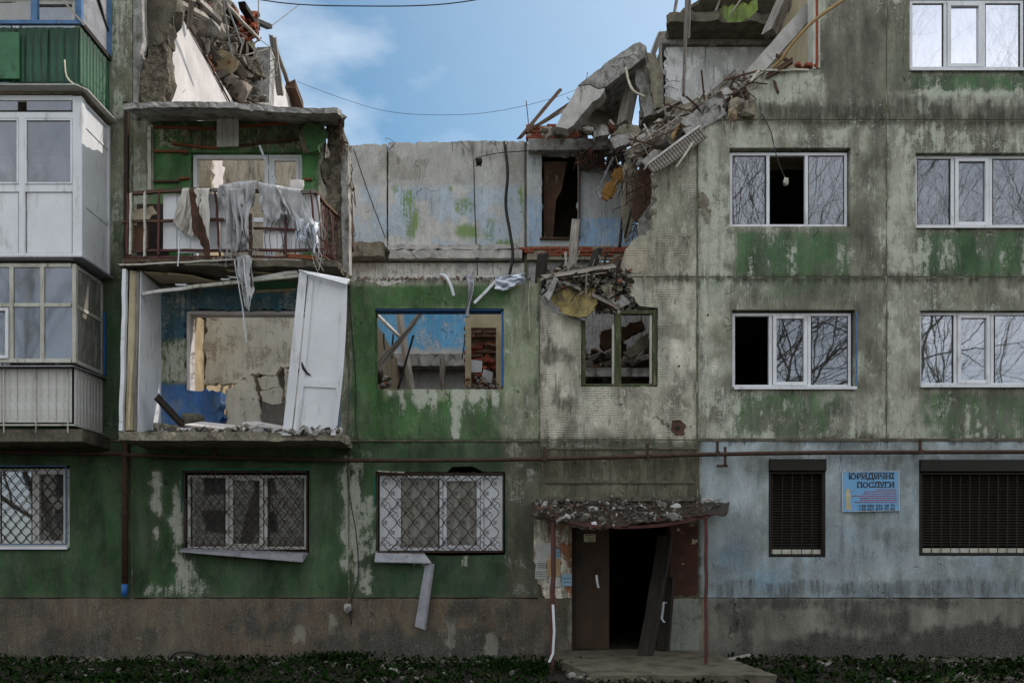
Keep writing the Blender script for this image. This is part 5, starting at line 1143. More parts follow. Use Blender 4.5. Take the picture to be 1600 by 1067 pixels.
quad('ceiling_board', [(1190, 236, .45), (1276, 236, .45), (1272, 262, 1.3), (1192, 264, 1.3)], .03, 'cream_board', B)
# white cladding panel, tipped over to the right: thing of its own
lp = empty('cladding_panel', W(480, 676, -1.0), 'tall white plastic panel leaning at the right end of the gutted balcony', 'panel')
def lpt(u, v, Y=-1.02):   # u 0..1 across, v 0..1 down
    a = Vector((468 + 75 * u, 422 + 14 * u)); b = Vector((441 + 84 * u, 680 - 0 * u)); c = a.lerp(b, v) if True else a
    bow = 4 * math.sin(v * math.pi) * u; return W(c.x + bow, c.y, Y)
def lpiece(nm, u0, u1, v0, v1, Y, th, matn, parent, n=10):
    vs = []; fs = []
    for i in range(n + 1):
        v = v0 + (v1 - v0) * i / n
        for (u, yy) in ((u0, Y), (u1, Y), (u1, Y + th), (u0, Y + th)): vs.append(lpt(u, v, yy))
    for i in range(n):
        for k in range(4): fs.append((i * 4 + k, i * 4 + 4 + k, i * 4 + 4 + (k + 1) % 4, i * 4 + (k + 1) % 4))
    fs += [(0, 1, 2, 3), (n * 4 + 3, n * 4 + 2, n * 4 + 1, n * 4)]
    o = MB().add(vs, fs).build(nm, matn, parent); return o
lpiece('post', 0, .17, 0, 1, -1.06, .09, 'white_pvc', lp); lpiece('post', .19, .30, .01, .995, -1.05, .06, 'white_pvc', lp); lpiece('post', .90, 1, .04, 1, -1.05, .07, 'white_pvc', lp)
lpiece('rail', .30, .90, .655, .70, -1.05, .05, 'white_pvc', lp, 2); lpiece('sheet', .30, .90, .02, .655, -1.03, .03, 'white_pvc', lp); lpiece('sheet', .30, .90, .70, .99, -1.03, .03, 'white_pvc', lp)
quad('cap', [(466, 421, -1.12), (547, 436, -1.12), (541, 444, -1.16), (482, 428, -1.16)], .03, 'white_pvc', lp)
plate('tear', jag([(470, 565), (473, 567), (476, 574), (481, 582), (486, 587), (480, 585), (474, 579), (471, 572)], None, .8, 3, 2), (), .008, 'wood_black', lp, None, lambda x, y: W(x, y, -1.055), step=20, relief=0)
mat('lime_green', (.20, .30, .06), (.09, .13, .035), 2.5, rough=.6, bs=.2, dirt=(.06, .055, .03), dthr=(.5, .66), dscale=3)
# ------------------------------------------------------------ cloths on the balcony rail
def cloth(name, xs, lens, Y, matn, label, cat='cloth', amp=.035, freq=22, seed=1, jagb=8, drift=0, over=.10, top=296, nI=60, nJ=26, holes=.0, bell=0., tl=None):
    """xs: (x0, x1) in drawing px on the rail; lens: list of (t, bottom py)"""
    r = random.Random(seed); vs = []; fs = []; ts = [a for a, _ in lens]; ls = [b for _, b in lens]
    for i in range(nI + 1):
        t = i / nI; yb = np.interp(t, ts, ls) + (mnoise.noise(Vector((t * 14, seed, 0))) * jagb) + (mnoise.noise(Vector((t * 45, seed, 3))) * jagb * .6)
        y0 = top if tl is None else np.interp(t, [a for a, _ in tl], [b for _, b in tl])
        for j in range(nJ + 1):
            q = j / nJ
            if q < .08: # lies over the rail
                k = q / .08; vs.append(P1(xs[0] + (xs[1] - xs[0]) * t, y0 - 2, Y) + Vector((0, over * (1 - k), .01 * math.sin(k * 3)))); continue
            q2 = (q - .08) / .92; x = xs[0] + (xs[1] - xs[0]) * (t + (t - .5) * bell * q2) + drift * q2
            f = amp * (math.sin(t * freq + seed + 1.2 * math.sin(q2 * 3)) * .6 + mnoise.noise(Vector((t * 9, q2 * 2.2, seed))) * 1.1) * (.35 + q2)
            vs.append(P1(x + 4 * mnoise.noise(Vector((t * 5, q2 * 3, seed + 9))), y0 + (yb - y0) * q2, Y) + Vector((0, -.035 + f, 0)))
    for i in range(nI):
        for j in range(nJ):
            if holes and j > nJ * .35 and mnoise.noise(Vector((i / 4.2, j / 5., seed * 3))) > .5 - holes * (j / nJ): continue
            fs.append((i * (nJ + 1) + j, i * (nJ + 1) + j + 1, (i + 1) * (nJ + 1) + j + 1, (i + 1) * (nJ + 1) + j))
    me = MB().add(vs, fs).mesh(name, True); me.materials.append(M[matn]); o = link(name, me)
    md = o.modifiers.new('thickness', 'SOLIDIFY'); md.thickness = .006
    return tag(o, label, cat)
cloth('blanket', (286, 314), [(0, 350), (.4, 362), (1, 372)], -1.03, 'cloth_pale', 'pale dirty blanket hanging over the left half of the balcony railing', 'blanket', .05, 5, 3, 3, drift=-14, nI=30)
cloth('rug', (296, 322), [(0, 362), (.5, 388), (.85, 406), (1, 396)], -1.10, 'rug_brown', 'dark brown rug hanging between pale blankets on the balcony railing', 'rug', .02, 4, 5, 2, drift=8, nI=24)
cloth('blanket', (306, 328), [(0, 318), (.5, 345), (1, 388)], -1.12, 'cloth_pale', 'stained cream blanket hanging in front of the brown rug', 'blanket', .03, 4, 6, 3, drift=1, nI=24)
cloth('curtain', (342, 402), [(0, 310), (.2, 325), (.3, 385), (.5, 400), (.75, 380), (.85, 330), (1, 300)], -1.07, 'cloth_grey', 'crumpled grey curtain in deep folds at the middle of the balcony railing', 'curtain', .06, 26, 9, 14, holes=.18, tl=[(0, 292), (.5, 286), (1, 284)], drift=-2)
cloth('curtain', (360, 380), [(0, 360), (.5, 392), (1, 372)], -1.13, 'cloth_grey', 'frayed narrow curtain strip hanging below the balcony railing', 'curtain', .05, 16, 12, 16, holes=.3, nI=30, nJ=34, drift=8)
cloth('curtain', (402, 446), [(0, 320), (.25, 342), (.6, 352), (.8, 340), (1, 338)], -1.05, 'cloth_grey', 'smooth grey curtain draped over the right half of the balcony railing', 'curtain', .05, 12, 14, 7, tl=[(0, 286), (1, 294)], drift=4)
cloth('curtain', (430, 470), [(0, 335), (.4, 365), (.8, 372), (1, 352)], -1.09, 'cloth_grey', 'grey curtain pulled down sideways to the end of the balcony railing', 'curtain', .05, 14, 16, 8, tl=[(0, 292), (1, 298)], drift=24)
cloth('torn_cloth', (464, 498), [(0, 368), (.3, 382), (.6, 362), (.8, 402), (1, 390)], -1.12, 'plastic_sheet', 'crumpled pale torn cloth bunched at the right corner of the balcony railing', 'cloth', .09, 20, 18, 18, holes=.42, tl=[(0, 342), (1, 350)])
cloth('torn_cloth', (370, 392), [(0, 440), (.3, 478), (.6, 488), (1, 452)], -1.1, 'cloth_grey', 'ragged grey cloth dangling in front of the lower balcony opening', 'cloth', .04, 12, 21, 10, holes=.25, tl=[(0, 402), (1, 398)], drift=6, nI=26)
rr_ = random.Random(12)
m = MB()
for i in range(46):
    x = rr_.choice([rr_.uniform(350, 400), rr_.uniform(478, 502), rr_.uniform(345, 380)]); y = rr_.uniform(330, 380); n = 5; pts = []
    for k in range(n): pts.append(P1(x + rr_.gauss(0, 2.5) * k, y + k * rr_.uniform(6, 16), -1.12 + rr_.gauss(0, .03)))
    m.tube(pts, .0035, 3, False)
o = m.build('thread', 'cloth_grey'); tag(o, 'loose threads fraying from the torn curtains on the railing', 'threads', kind='stuff')
beam('metal_pipe', P1(391, 336, -1.1), P1(392, 446, -1.1), .055, .05, 'rust', 'rusty upright pipe hanging from the middle of the balcony railing', 'pipe', seed=3)
beam('metal_rod', P1(405, 228, -1.0), P1(432, 288, -1.02), .035, .03, 'grey_metal', 'grey metal rod leaning over the balcony railing in front of the window', 'rod', splinter=.005)
beam('plastic_strip', P1(366, 406, -1.12), P1(385, 535, -1.14), .04, .008, 'white_pvc', 'long thin white strip dangling into the gutted balcony', 'strip', splinter=.01, bend=.02)
beam('plastic_strip', P1(380, 404, -1.16), P1(386, 450, -1.16), .035, .01, 'white_pvc', 'short white strip hanging beside the ragged cloth', 'strip', splinter=.01)
beam('plastic_strip', P1(281, 372, -1.12), P1(278, 416, -1.12), .03, .01, 'white_pvc', 'thin white strip hanging under the left blanket', 'strip', splinter=.01)
chunk('plaster_chunk', W(464, 290, -.85), (.24, .04, .2), 'small white torn board sticking up behind the grey curtain', 'white_plaster', 4, cat='plaster piece')
chunk('concrete_chunk', W(488, 214, -.12), (.42, .26, .62), 'green painted lump of wall hanging at the right end under the balcony roof slab', 'raw_concrete', 8, rot=(0, .5, 0))
plate('painted_face', jag([(474, 196), (496, 192), (508, 204), (498, 232), (486, 238), (472, 224)], None, 2, 5, 6), (), .03, parent=None, paint=const_paint((.05, .15, .05), (.40, .38, .32), .34, .4), conv=lambda x, y: W(x, y, -.28), step=4).update if False else None
o = plate('painted_slab', jag([(474, 200), (480, 193), (506, 196), (509, 208), (500, 222), (497, 234), (484, 238), (478, 226)], None, 3, 6, 16), (), .14, parent=None, paint=const_paint((.05, .15, .05), (.40, .38, .32), .34, .4), conv=lambda x, y: W(x, y, -.3), step=4)
tag(o, 'broken slab of green painted wall face under the right end of the roof slab', 'wall fragment')
# rebar hanging at the right of the balcony roof
r = random.Random(3); m = MB()
for i in range(12):
    x = 524 + r.uniform(0, 6); y = 172 + r.uniform(0, 6); pts = [W(x, y, -.6)]
    for k in range(5): pts.append(W(x + 4 + k * r.uniform(-1, 3), y + 14 * (k + 1) + r.uniform(-4, 4), -.5 + r.gauss(0, .05)))
    m.tube(pts, .006, 4, False)
for i in range(26):
    x = r.uniform(540, 551); y = r.uniform(235, 385); m.tube([W(x, y, .6 + r.random()), W(x + r.uniform(-9, 7), y + r.uniform(8, 30), .6 + r.random()), W(x + r.uniform(-9, 9), y + r.uniform(30, 55), .7 + r.random())], .008, 4, False)
tag(m.build('rebar', 'rust'), 'rusty reinforcing wires hanging at the broken right edge of the balcony bay', 'rebar', kind='stuff')
for k, (x0, y0, x1, y1, nm) in enumerate(((543, 258, 551, 392, 'brown splintered board standing in the gap beside the grey inner wall'), (542, 300, 554, 296, 'short crosswise plank in the gap beside the grey inner wall'))):
    beam('plank', W(x0, y0, 1.2), W(x1, y1, 1.3), .10, .04, 'wood_brown', nm, 'plank', seed=40 + k)

# debris in the lower balcony
beam('timber_beam', W(243, 619, -.85), W(290, 668, -.55), .12, .09, 'wood_black', 'dark charred beam leaning against the blue wall of the gutted balcony', seed=2)
chunk('concrete_chunk', W(300, 658, -.5), (.36, .3, .28), 'round brown lump lying against the blue wall in the gutted balcony', 'dark_concrete', 11)
chunk('concrete_chunk', W(268, 668, -.6), (.6, .3, .16), 'flat grey brown heap at the foot of the charred beam', 'raw_concrete', 12)
r = random.Random(8)
pts = [Vector((r.uniform(W(245, 0, -.8).x, W(445, 0, -.8).x), r.uniform(-1.0, -.05), Q(0, 675).z + abs(r.gauss(0, .05)))) for _ in range(420)] + [Vector((r.uniform(W(445, 0, -1).x, W(532, 0, -1).x), r.uniform(-1.06, -.9), Q(0, 676).z + abs(r.gauss(0, .03)))) for _ in range(120)]
rubble('rubble', pts, (.02, .13), [(.40, .39, .37), (.30, .285, .26), (.18, .165, .14), (.50, .49, .47), (.25, .22, .18)], seed=2, label='pale rubble spread over the floor of the gutted balcony', cat='rubble')
for k, (x, y, a) in enumerate(((330, 668, .1), (372, 672, -.06), (296, 672, .05), (415, 668, .16))):
    o = MB().prism([(-.38, -.2, 0), (.32, -.24, .02), (.40, .18, .05), (-.2, .25, .03)], (0, 0, .025)).build('broken_board', 'white_plaster'); o.location = W(x, y, -.7 + .08 * k); o.rotation_euler = (R(14), a, a * 2)
    tag(o, ('flat white board lying on rubble in the middle of the gutted balcony', 'flat white board lying right of the middle among the rubble', 'flat white board lying nearest the blue wall', 'flat white board lying by the foot of the leaning panel')[k], 'board')

# ------------------------------------------------------------ upper left: rubble caught on the cross wall
r = random.Random(21); pts = []
def onwall(px, py, X): # place on a plane X=const seen at px,py -> depth from px
    k = (px - CX) / (X * 90); d = D / k - D; s = (D + d) / F; return Vector((X, d, EYE - (py - HY) * s))
Xw = uX(237)
for _ in range(3000):
    t = r.random(); Y = .6 + 6.2 * t; h = zy(-57) + (-.15 + 1.5 * r.random() ** 1.2) * (1 - .12 * t) + .1
    hi = zy(-57) + 2.4 - 1.7 * t
    z = zy(-57) + r.random() ** 1.3 * (hi - zy(-57)) - .1
    pts.append(Vector((Xw - .30 + abs(r.gauss(0, .20)) * (.3 + .7 * r.random()), Y, z + .12)))
rubble('rubble', pts, (.03, .34), [(.26, .23, .20), (.17, .15, .125), (.36, .33, .29), (.11, .095, .08), (.24, .11, .075), (.30, .25, .21)], (5, 5, 3, 4, 1.4, 3), seed=5, flat=.45, label='heap of broken concrete and brick caught on top of the white cross wall', cat='rubble')
for k, (Y, dz, sz, mt, lb) in enumerate(((1.3, .25, (.7, .6, .7), 'raw_concrete', 'big brown concrete lump nearest the street on the white cross wall'), (2.5, .35, (.5, .7, .55), 'pale_concrete', 'grey concrete block with square corner in the heap above the white cross wall'), (3.5, .1, (.55, .8, .8), 'cream_plaster', 'tan concrete lump low in the heap above the white cross wall'), (4.6, .2, (.5, .7, .8), 'dark_concrete', 'dark rough lump at the far low end of the heap on the white cross wall'), (3.0, .95, (.5, .8, .6), 'raw_concrete', 'grey lump high in the heap above the white cross wall'), (5.4, 1.1, (.4, .8, .9), 'aggregate', 'coarse aggregate lump beside the far white wall'))):
    chunk('concrete_chunk', (Xw + .02, Y, zy(-57) + dz + .15), tuple(q * .85 for q in sz), lb, mt, 30 + k, rot=(r.uniform(0, 3), r.uniform(0, 3), r.uniform(0, 3)))
beam('concrete_post', (Xw + .15, 6.3, zy(-60)), (Xw + .15, 6.5, zy(-260)), .3, .4, 'pale_concrete', 'grey concrete post standing before the far white wall', 'post', seed=3)
for k, (a, b, w_, mt, lb) in enumerate((
    ((308, 0, 1.6), (342, 32, 2.6), .14, 'wood_pale', 'pale plank slanting at the top of the heap on the left'),
    ((270, 0, 1.0), (320, 26, 1.6), .12, 'wood_pale', 'pale plank lying across the near top of the heap on the left'),
    ((348, 0, 1.2), (362, 90, 2.2), .035, 'grey_metal', 'thin straight rod hanging down through the heap on the left'),
    ((352, 0, 1.3), (378, 70, 2.2), .03, 'grey_metal', 'second thin rod hanging right of the first through the heap'),
    ((350, 4, 2.2), (405, 62, 4.0), .07, 'wood_pale', 'long slim batten slanting down over the upper heap on the left'),
    ((392, 30, 6.0), (420, 42, 7.0), .16, 'wood_black', 'black board jutting into the sky from the top of the left heap'),
    ((378, 8, 5.0), (402, 46, 6.2), .18, 'wood_black', 'black charred beam end at the top of the left heap'),
    ((426, 56, 6.8), (438, 150, 7.4), .16, 'wood_grey', 'weathered beam hanging down over the far white wall'),
    ((424, 58, 7.2), (464, 168, 10.2), .10, 'wood_grey', 'long thin rafter along the sloping edge of the far white wall'),
    ((454, 132, 9.0), (466, 166, 9.6), .3, 'wood_brown', 'brown board at the low far end of the white wall'),
    ((300, 2, .9), (296, 44, 1.2), .10, 'wood_grey', 'short splintered post in the near end of the left heap'))):
    beam('timber_beam' if w_ > .05 else 'metal_rod', W(*a), W(*b), w_, w_ * .6, mt, lb, 'timber beam' if w_ > .05 else 'rod', seed=50 + k, splinter=.08 if w_ > .05 else 0)
for i in range(26):
    brick(W(378 + r.uniform(-4, 22), 20 + r.uniform(0, 40), 5.6 + r.random() * .5), r.uniform(0, 3), r.uniform(-.6, .6), r.uniform(-.6, .6), i, sc_=1.15)
wire('steel_cable', [onwall(280, 12, Xw + .03), onwall(320, 86, Xw + .03), onwall(366, 172, Xw + .03)], .02, 'rust', 'rusty bar running along the top edge of the white cross wall', 'bar')

# rubble and things seen through the glassless window
r = random.Random(31)
pts = [Vector((r.uniform(W(588, 0, 3).x, W(645, 0, 3).x), r.uniform(1.5, 4.5), zy(687) + r.random() ** 1.6 * 2.0)) for _ in range(500)]
pts = [p for p in pts if p.z < zy(687) + 2.1 - (p.x + 2.9) * 1.7]
rubble('rubble', pts, (.05, .24), seed=7, label='dark rubble heap inside the room at the left of the glassless window', cat='rubble')
for k, (a, b, w_, mt, lb) in enumerate((
    ((588, 580, .6), (662, 484, 1.4), .09, 'wood_grey', 'long grey timber slanting up to the right inside the glassless window'),
    ((586, 572, .5), (648, 505, 1.0), .06, 'wood_grey', 'thin lath lying under the long slanting timber inside the glassless window'),
    ((624, 490, 2.6), (643, 612, 2.4), .13, 'wood_pale', 'pale upright board behind the slanting timber inside the glassless window'),
    ((590, 492, 1.0), (628, 530, 1.5), .06, 'white_pvc', 'white pipe slanting down inside the top left of the glassless window'),
    ((622, 608, 1.8), (646, 526, 1.9), .05, 'wood_black', 'thin black stick leaning right inside the glassless window'),
    ((612, 560, 1.4), (614, 522, 1.4), .04, 'wood_black', 'short black stick upright in the rubble inside the glassless window'),
    ((600, 545, 1.4), (600, 523, 1.4), .035, 'wood_black', 'tiny black stick at the far left inside the glassless window'),
    ((691, 612, 3.2), (691, 561, 3.2), .15, 'wood_grey', 'thick grey post standing before the inner wall in the glassless window'),
    ((722, 560, 2.0), (728, 520, 2.0), .03, 'wood_black', 'thin dark rod beside the cream door frame inside the window'))):
    beam('timber_beam', W(*a), W(*b), w_, w_ * .7, mt, lb, 'timber', seed=70 + k)
# cream door frame with brick wall behind, at the right of that window
m = MB(); Yd = 1.6
def bx(x0, y0, x1, y1, Ya, Yb): a = W(x0, y1, Ya); b = W(x1, y0, Ya); m.box((a.x, Ya, a.z), (b.x, Yb, b.z))
bx(727, 484, 736, 640, Yd, Yd + .12); bx(775, 484, 786, 640, Yd, Yd + .12); bx(736, 484, 775, 512, Yd, Yd + .12); m.build('door_frame', 'cream_board', B)['label'] = 'cream door surround inside the glassless window'
r = random.Random(77); Yb_ = 2.1
a, b = W(730, 640, Yb_), W(786, 510, Yb_)
m = MB(); m.box((a.x, Yb_ + .05, a.z), (b.x, Yb_ + .16, b.z)); m.build('mortar_bed', 'mortar', B)
nr = int((b.z - a.z) / .078)
for row in range(nr):
    z = a.z + .04 + row * .078
    for i in range(4):
        x = a.x + .06 + i * .25 + (row % 2) * .125
        if x > b.x - .02 or r.random() < .12: continue
        brick((x, Yb_ + r.gauss(0, .015), z), r.gauss(0, .05), k=r.randrange(6), matn='brick_brown' if r.random() < .7 else 'brick_red')
for i in range(16):
    p = W(735 + r.uniform(0, 36), 545 + r.uniform(-6, 45), 1.75 + r.random() * .2)
    brick(p, r.uniform(0, 3), r.uniform(-.7, .7), r.uniform(-.7, .7), i, 'brick_red' if i % 3 else 'brick_brown')
for k, (x, y, lb) in enumerate(((744, 572, 'white paper square lying on bricks inside the window'), (762, 588, 'crumpled white sheet lying low on the bricks inside the window'))):
    o = MB().prism([(-.11, 0, -.12), (.11, .01, -.11), (.12, .03, .1), (-.1, .03, .12)], (0, .012, 0)).build('paper', 'white_pvc'); o.location = W(x, y, 1.68); o.rotation_euler = (.2, .1 * k, .1 + k * .4); tag(o, lb, 'paper')
pts = [Vector((r.uniform(a.x, b.x), r.uniform(1.5, 1.95), W(0, 610, 1.7).z + abs(r.gauss(0, .1)))) for _ in range(160)]
rubble('rubble', pts, (.02, .09), [(.4, .38, .36), (.25, .1, .06), (.3, .26, .2)], seed=9, label='small brick rubble at the foot of the brick wall inside the window', cat='rubble')
# landing rubble inside the small stair window
r = random.Random(41)
pts = [Vector((r.uniform(uX(850), uX(1080)), r.uniform(1.35, 3.4), zy(560) + abs(r.gauss(0, .3)))) for _ in range(500)]
rubble('rubble', pts, (.05, .30), [(.20, .18, .15), (.13, .11, .09), (.28, .25, .21), (.18, .10, .07)], seed=11, label='collapsed stair rubble heaped inside the green framed window', cat='rubble')
o = plate('concrete_slab', jag([(940, 518), (1002, 500), (1008, 514), (945, 546), (938, 536)], None, 2, 6, 3), (), .2, 'brown_plaster', None, None, lambda x, y: W(x, y, 1.0), step=8, edge_rough=.02); tag(o, 'brown slanting slab lodged behind the green framed window', 'slab')
o = plate('concrete_slab', jag([(975, 552), (1012, 520), (1018, 540), (985, 560)], None, 2, 6, 5), (), .12, 'raw_concrete', None, None, lambda x, y: W(x, y, .8), step=8, edge_rough=.02); tag(o, 'small grey slab leaning right behind the green framed window', 'slab')

# ------------------------------------------------------------ the broken edge above the stair window
r = random.Random(51)
def heap(name, fn, n, sizes, label, seed, **k):
    r = random.Random(seed); rubble(name, [fn(r) for _ in range(n)], sizes, seed=seed, label=label, cat='rubble', **k)
heap('rubble', lambda r: W(r.uniform(868, 985), 436 + r.uniform(-22, 10) + abs(r.gauss(0, 8)), r.uniform(-.1, .5)) , 1100, (.015, .10), 'dark rubble heap on the broken wall edge above the green framed window', 61, weights=(3, 4, 1.2, 5, 1, 2, 5))
heap('rubble', lambda r: W(930 + r.uniform(0, 60), 440 + r.uniform(-4, 48), r.uniform(0, .5)), 700, (.02, .12), 'brown rubble sliding into the top of the green framed window', 62, weights=(3, 4, 1, 4, 1.5, 2, 4))
o = plate('concrete_slab', jag([(856, 452), (872, 432), (896, 436), (912, 448), (930, 450), (934, 474), (918, 494), (904, 496), (880, 490), (862, 470)], None, 2, 6, 7), (), .25, 'yellow_plaster', None, None, lambda x, y: W(x, y - (y - 432) * .0, -.22 + (495 - y) / 260.), (.1, 1, .25), 4, .02, .03, 7)
tag(o, 'yellowish broken concrete slab hanging above the green framed window', 'slab')
o = plate('concrete_slab', [(866, 432), (872, 436), (858, 470), (851, 462)], (), .2, 'pale_concrete', None, None, lambda x, y: W(x, y, -.28), step=6, relief=.004, edge_rough=.01); tag(o, 'narrow pale slab edge at the left side of the yellowish slab', 'slab')
for k, (a, b, w_, h_, mt, lb) in enumerate((
    ((843, 452, .3), (848, 398, .35), .24, .06, 'wood_black', 'broad black charred plank standing upright left of the stair debris'),
    ((893, 430, .6), (900, 345, 1.0), .15, .10, 'wood_grey', 'tall grey weathered post in front of the doorway'),
    ((884, 430, .7), (884, 396, .7), .06, .05, 'wood_pale', 'short pale stake left of the tall grey post'),
    ((920, 430, .2), (934, 392, .3), .18, .08, 'wood_black', 'black charred plank leaning right above the yellowish slab'),
    ((944, 412, .2), (950, 392, .2), .04, .04, 'wood_black', 'thin black stick right of the leaning charred plank'),
    ((848, 434, -.12), (962, 416, -.05), .10, .07, 'wood_pale', 'long pale beam lying level across the stair debris'),
    ((885, 444, -.02), (965, 424, .1), .05, .04, 'wood_grey', 'thin grey lath under the long pale beam'),
    ((930, 424, .0), (975, 398, .2), .07, .05, 'wood_brown', 'brown lath slanting up to the right above the debris'),
    ((926, 462, -.1), (968, 484, .05), .09, .06, 'wood_grey', 'short grey beam end at the top of the green framed window'),
    ((870, 438, -.05), (905, 452, -.1), .10, .05, 'pale_concrete', 'short whitish strip on top of the yellowish slab'))):
    beam('timber_beam', W(*a), W(*b), w_, h_, mt, lb, 'timber', seed=90 + k, splinter=.05)
# crumpled sheet and pipes at the top of the green bay
vs = []; fs = []; n = 16
for i in range(n + 1):
    for j in range(n + 1):
        x = 774 + 46 * i / n; y = 433 + (24 - 14 * abs(i / n - .25)) * j / n - 6 * i / n
        vs.append(W(x + 3 * mnoise.noise(Vector((i / 3, j / 3, 0))), y, -.12 + .16 * mnoise.noise(Vector((i / 3.5, j / 4, 3))) + .05 * mnoise.noise(Vector((i, j, 3)))))
fs = [(i * (n + 1) + j, i * (n + 1) + j + 1, (i + 1) * (n + 1) + j + 1, (i + 1) * (n + 1) + j) for i in range(n) for j in range(n)]
o = MB().add(vs, fs).build('metal_sheet', 'plastic_sheet'); o.modifiers.new('t', 'SOLIDIFY').thickness = .006; tag(o, 'crumpled bluish white sheet hanging on the upper edge of the green bay', 'sheet')
wire('plastic_pipe', [W(688, 430, .1), W(696, 432, -.06), (W(704, 446, -.08)), W(709, 463, -.06)], .03, 'white_pvc', 'bent white pipe poking out over the upper edge of the green bay', 'pipe')
beam('plastic_pipe', W(741, 474, -.1), W(774, 440, -.06), .045, .045, 'white_pvc', 'straight white pipe slanting up from the window corner', 'pipe', splinter=.01)
def hangstrip(): 
    vs = []; fs = []; n = 22
    for i in range(n + 1):
        q = i / n; y = 430 + 66 * q; wd = 3.5 + 3 * math.sin(q * 3.4 + 2) + 2.2 * q
        for j in range(5): vs.append(W(733 + 3 * math.sin(q * 5) + (j / 4 - .5) * 2 * wd, y, -.06 - .05 * math.sin(j * 1.6 + q * 4) + (.08 if q < .1 else 0)))
    return MB().add(vs, [(i * 5 + j, i * 5 + j + 1, i * 5 + j + 6, i * 5 + j + 5) for i in range(n) for j in range(4)])
o = hangstrip().build('torn_sheet', 'grey_metal', None, True); o.modifiers.new('t', 'SOLIDIFY').thickness = .005; tag(o, 'twisted grey strip hanging down over the glassless window', 'strip')
heap('rubble', lambda r: W(r.uniform(560, 830), 437 + r.uniform(-3, 1), r.uniform(.02, .26)), 520, (.01, .05), 'crumbled concrete along the upper edge of the green bay', 63)
wire('cable', [W(828, 440, .0), W(826, 470, -.03), W(828, 520, -.03)], .006, 'white_cable', 'thin white wire hanging in front of the green bay right of the window')

# stairwell wall furniture
wire('cable', [W(788, 222, 6.25), W(793, 270, 6.2), W(790, 320, 6.2), W(797, 365, 6.1), W(801, 400, 6.0), W(794, 438, 5.9)], .04, 'black_rubber', 'thick black cable hanging down the pale blue wall')
wire('cable', [W(740, 250, 6.4), W(742, 330, 6.4), W(746, 430, 6.3)], .014, 'black_rubber', 'thin straight wire running down the middle of the pale blue wall')
wire('cable', [W(552, 232, 6.4), W(575, 300, 6.4), W(602, 372, 6.3)], .012, 'black_rubber', 'thin wire sagging across the narrow grey wall section')
wire('cable', [W(742, 248, 6.4), W(775, 240, 6.4), W(825, 236, 6.3)], .012, 'black_rubber', 'thin wire strung from the hole to the stair lintel')
wire('cable', [W(972, 238, 5.8), W(974, 300, 5.8), W(972, 345, 5.8), W(968, 386, 5.8)], .04, 'black_rubber', 'thick black cable beside the hanging ochre cushion')
wire('cable', [W(1016, 286, 3), W(995, 300, 3), W(985, 335, 3), W(976, 372, 3.2)], .025, 'black_rubber', 'black cable curving down past the brown torn wall')
beam('box_frame', W(933, 300, 5.8), W(958, 246, 5.8), .07, .05, 'grey_metal', 'grey metal profile leaning beside the ochre cushion', 'metal profile', splinter=0)
beam('box_frame', W(938, 312, 5.8), W(934, 300, 5.8), .06, .05, 'grey_metal', 'short bent end of grey metal profile by the ochre cushion', 'metal profile', splinter=0)
# ochre padded board hanging
def cushion():
    cu = empty('cushion', W(958, 290, 5.7), 'ochre padded cushion hanging by a cord on the stair wall', 'cushion'); 
    for i, (x, y, L_) in enumerate(((966, 275, .32), (952, 298, .42))):
        bm = bmesh.new(); bmesh.ops.create_cube(bm, size=1); bmesh.ops.bevel(bm, geom=bm.edges[:], offset=.22, segments=3, affect='EDGES'); me = bpy.data.meshes.new('pad'); bm.to_mesh(me); bm.free()
        for v in me.vertices: v.co = Vector((v.co.x * .30, v.co.y * .16, v.co.z * L_ * 1.15))
        me.materials.append(M['cushion_ochre']); o = bpy.data.objects.new('pad', me); col.objects.link(o); o.location = W(x, y, 5.7); o.rotation_euler = (0, R(28), 0); setparent(o, cu)
    wire('cord', [W(962, 244, 5.7), W(966, 256, 5.68), W(972, 262, 5.7), W(960, 290, 5.6)], .012, 'white_cable', cu and None, parent=cu)
cushion()
heap('rubble', lambda r: W(r.uniform(905, 965), 240 + r.uniform(0, 22), 6.1 + r.random() * .2), 130, (.03, .16), 'broken plaster lodged in the gap over the stair door', 64)
# wires tangled above the door
r = random.Random(71); m = MB()
for i in range(30):
    x = r.uniform(905, 985); y = r.uniform(225, 250); m.tube([W(x, y, 6.1), W(x + r.uniform(-14, 14), y + r.uniform(4, 16), 6.0), W(x + r.uniform(-22, 22), y + r.uniform(10, 34), 5.95)], .012, 4, False)
for i in range(70):
    t = r.random(); x = 985 + 60 * t + r.gauss(0, 6); y = 262 - 60 * t + r.gauss(0, 10) + 30 * r.random(); m.tube([W(x, y, 2.5), W(x + r.gauss(0, 7), y + r.uniform(6, 22), 2.4), W(x + r.gauss(0, 12), y + r.uniform(18, 60), 2.3 + r.random())], .009, 4, False)
for i in range(40):
    x = r.uniform(990, 1020); y = r.uniform(270, 370); m.tube([W(x, y, 1.6), W(x + r.gauss(0, 6), y + r.uniform(6, 20), 1.6), W(x + r.gauss(0, 12), y + r.uniform(14, 36), 1.5)], .009, 4, False)
tag(m.build('rebar', 'rust'), 'tangle of rusty wires and roots hanging in the broken stairwell', 'rebar', kind='stuff')
o = plate('concrete_slab', jag([(1002, 258), (1022, 250), (1028, 262), (1020, 330), (1004, 352), (988, 336), (992, 290)], None, 2, 7, 8), (), .1, 'brown_plaster', None, None, lambda x, y: W(x, y, 2.2), step=7, edge_rough=.02); tag(o, 'brown red torn wall piece standing right of the black cable', 'wall fragment')
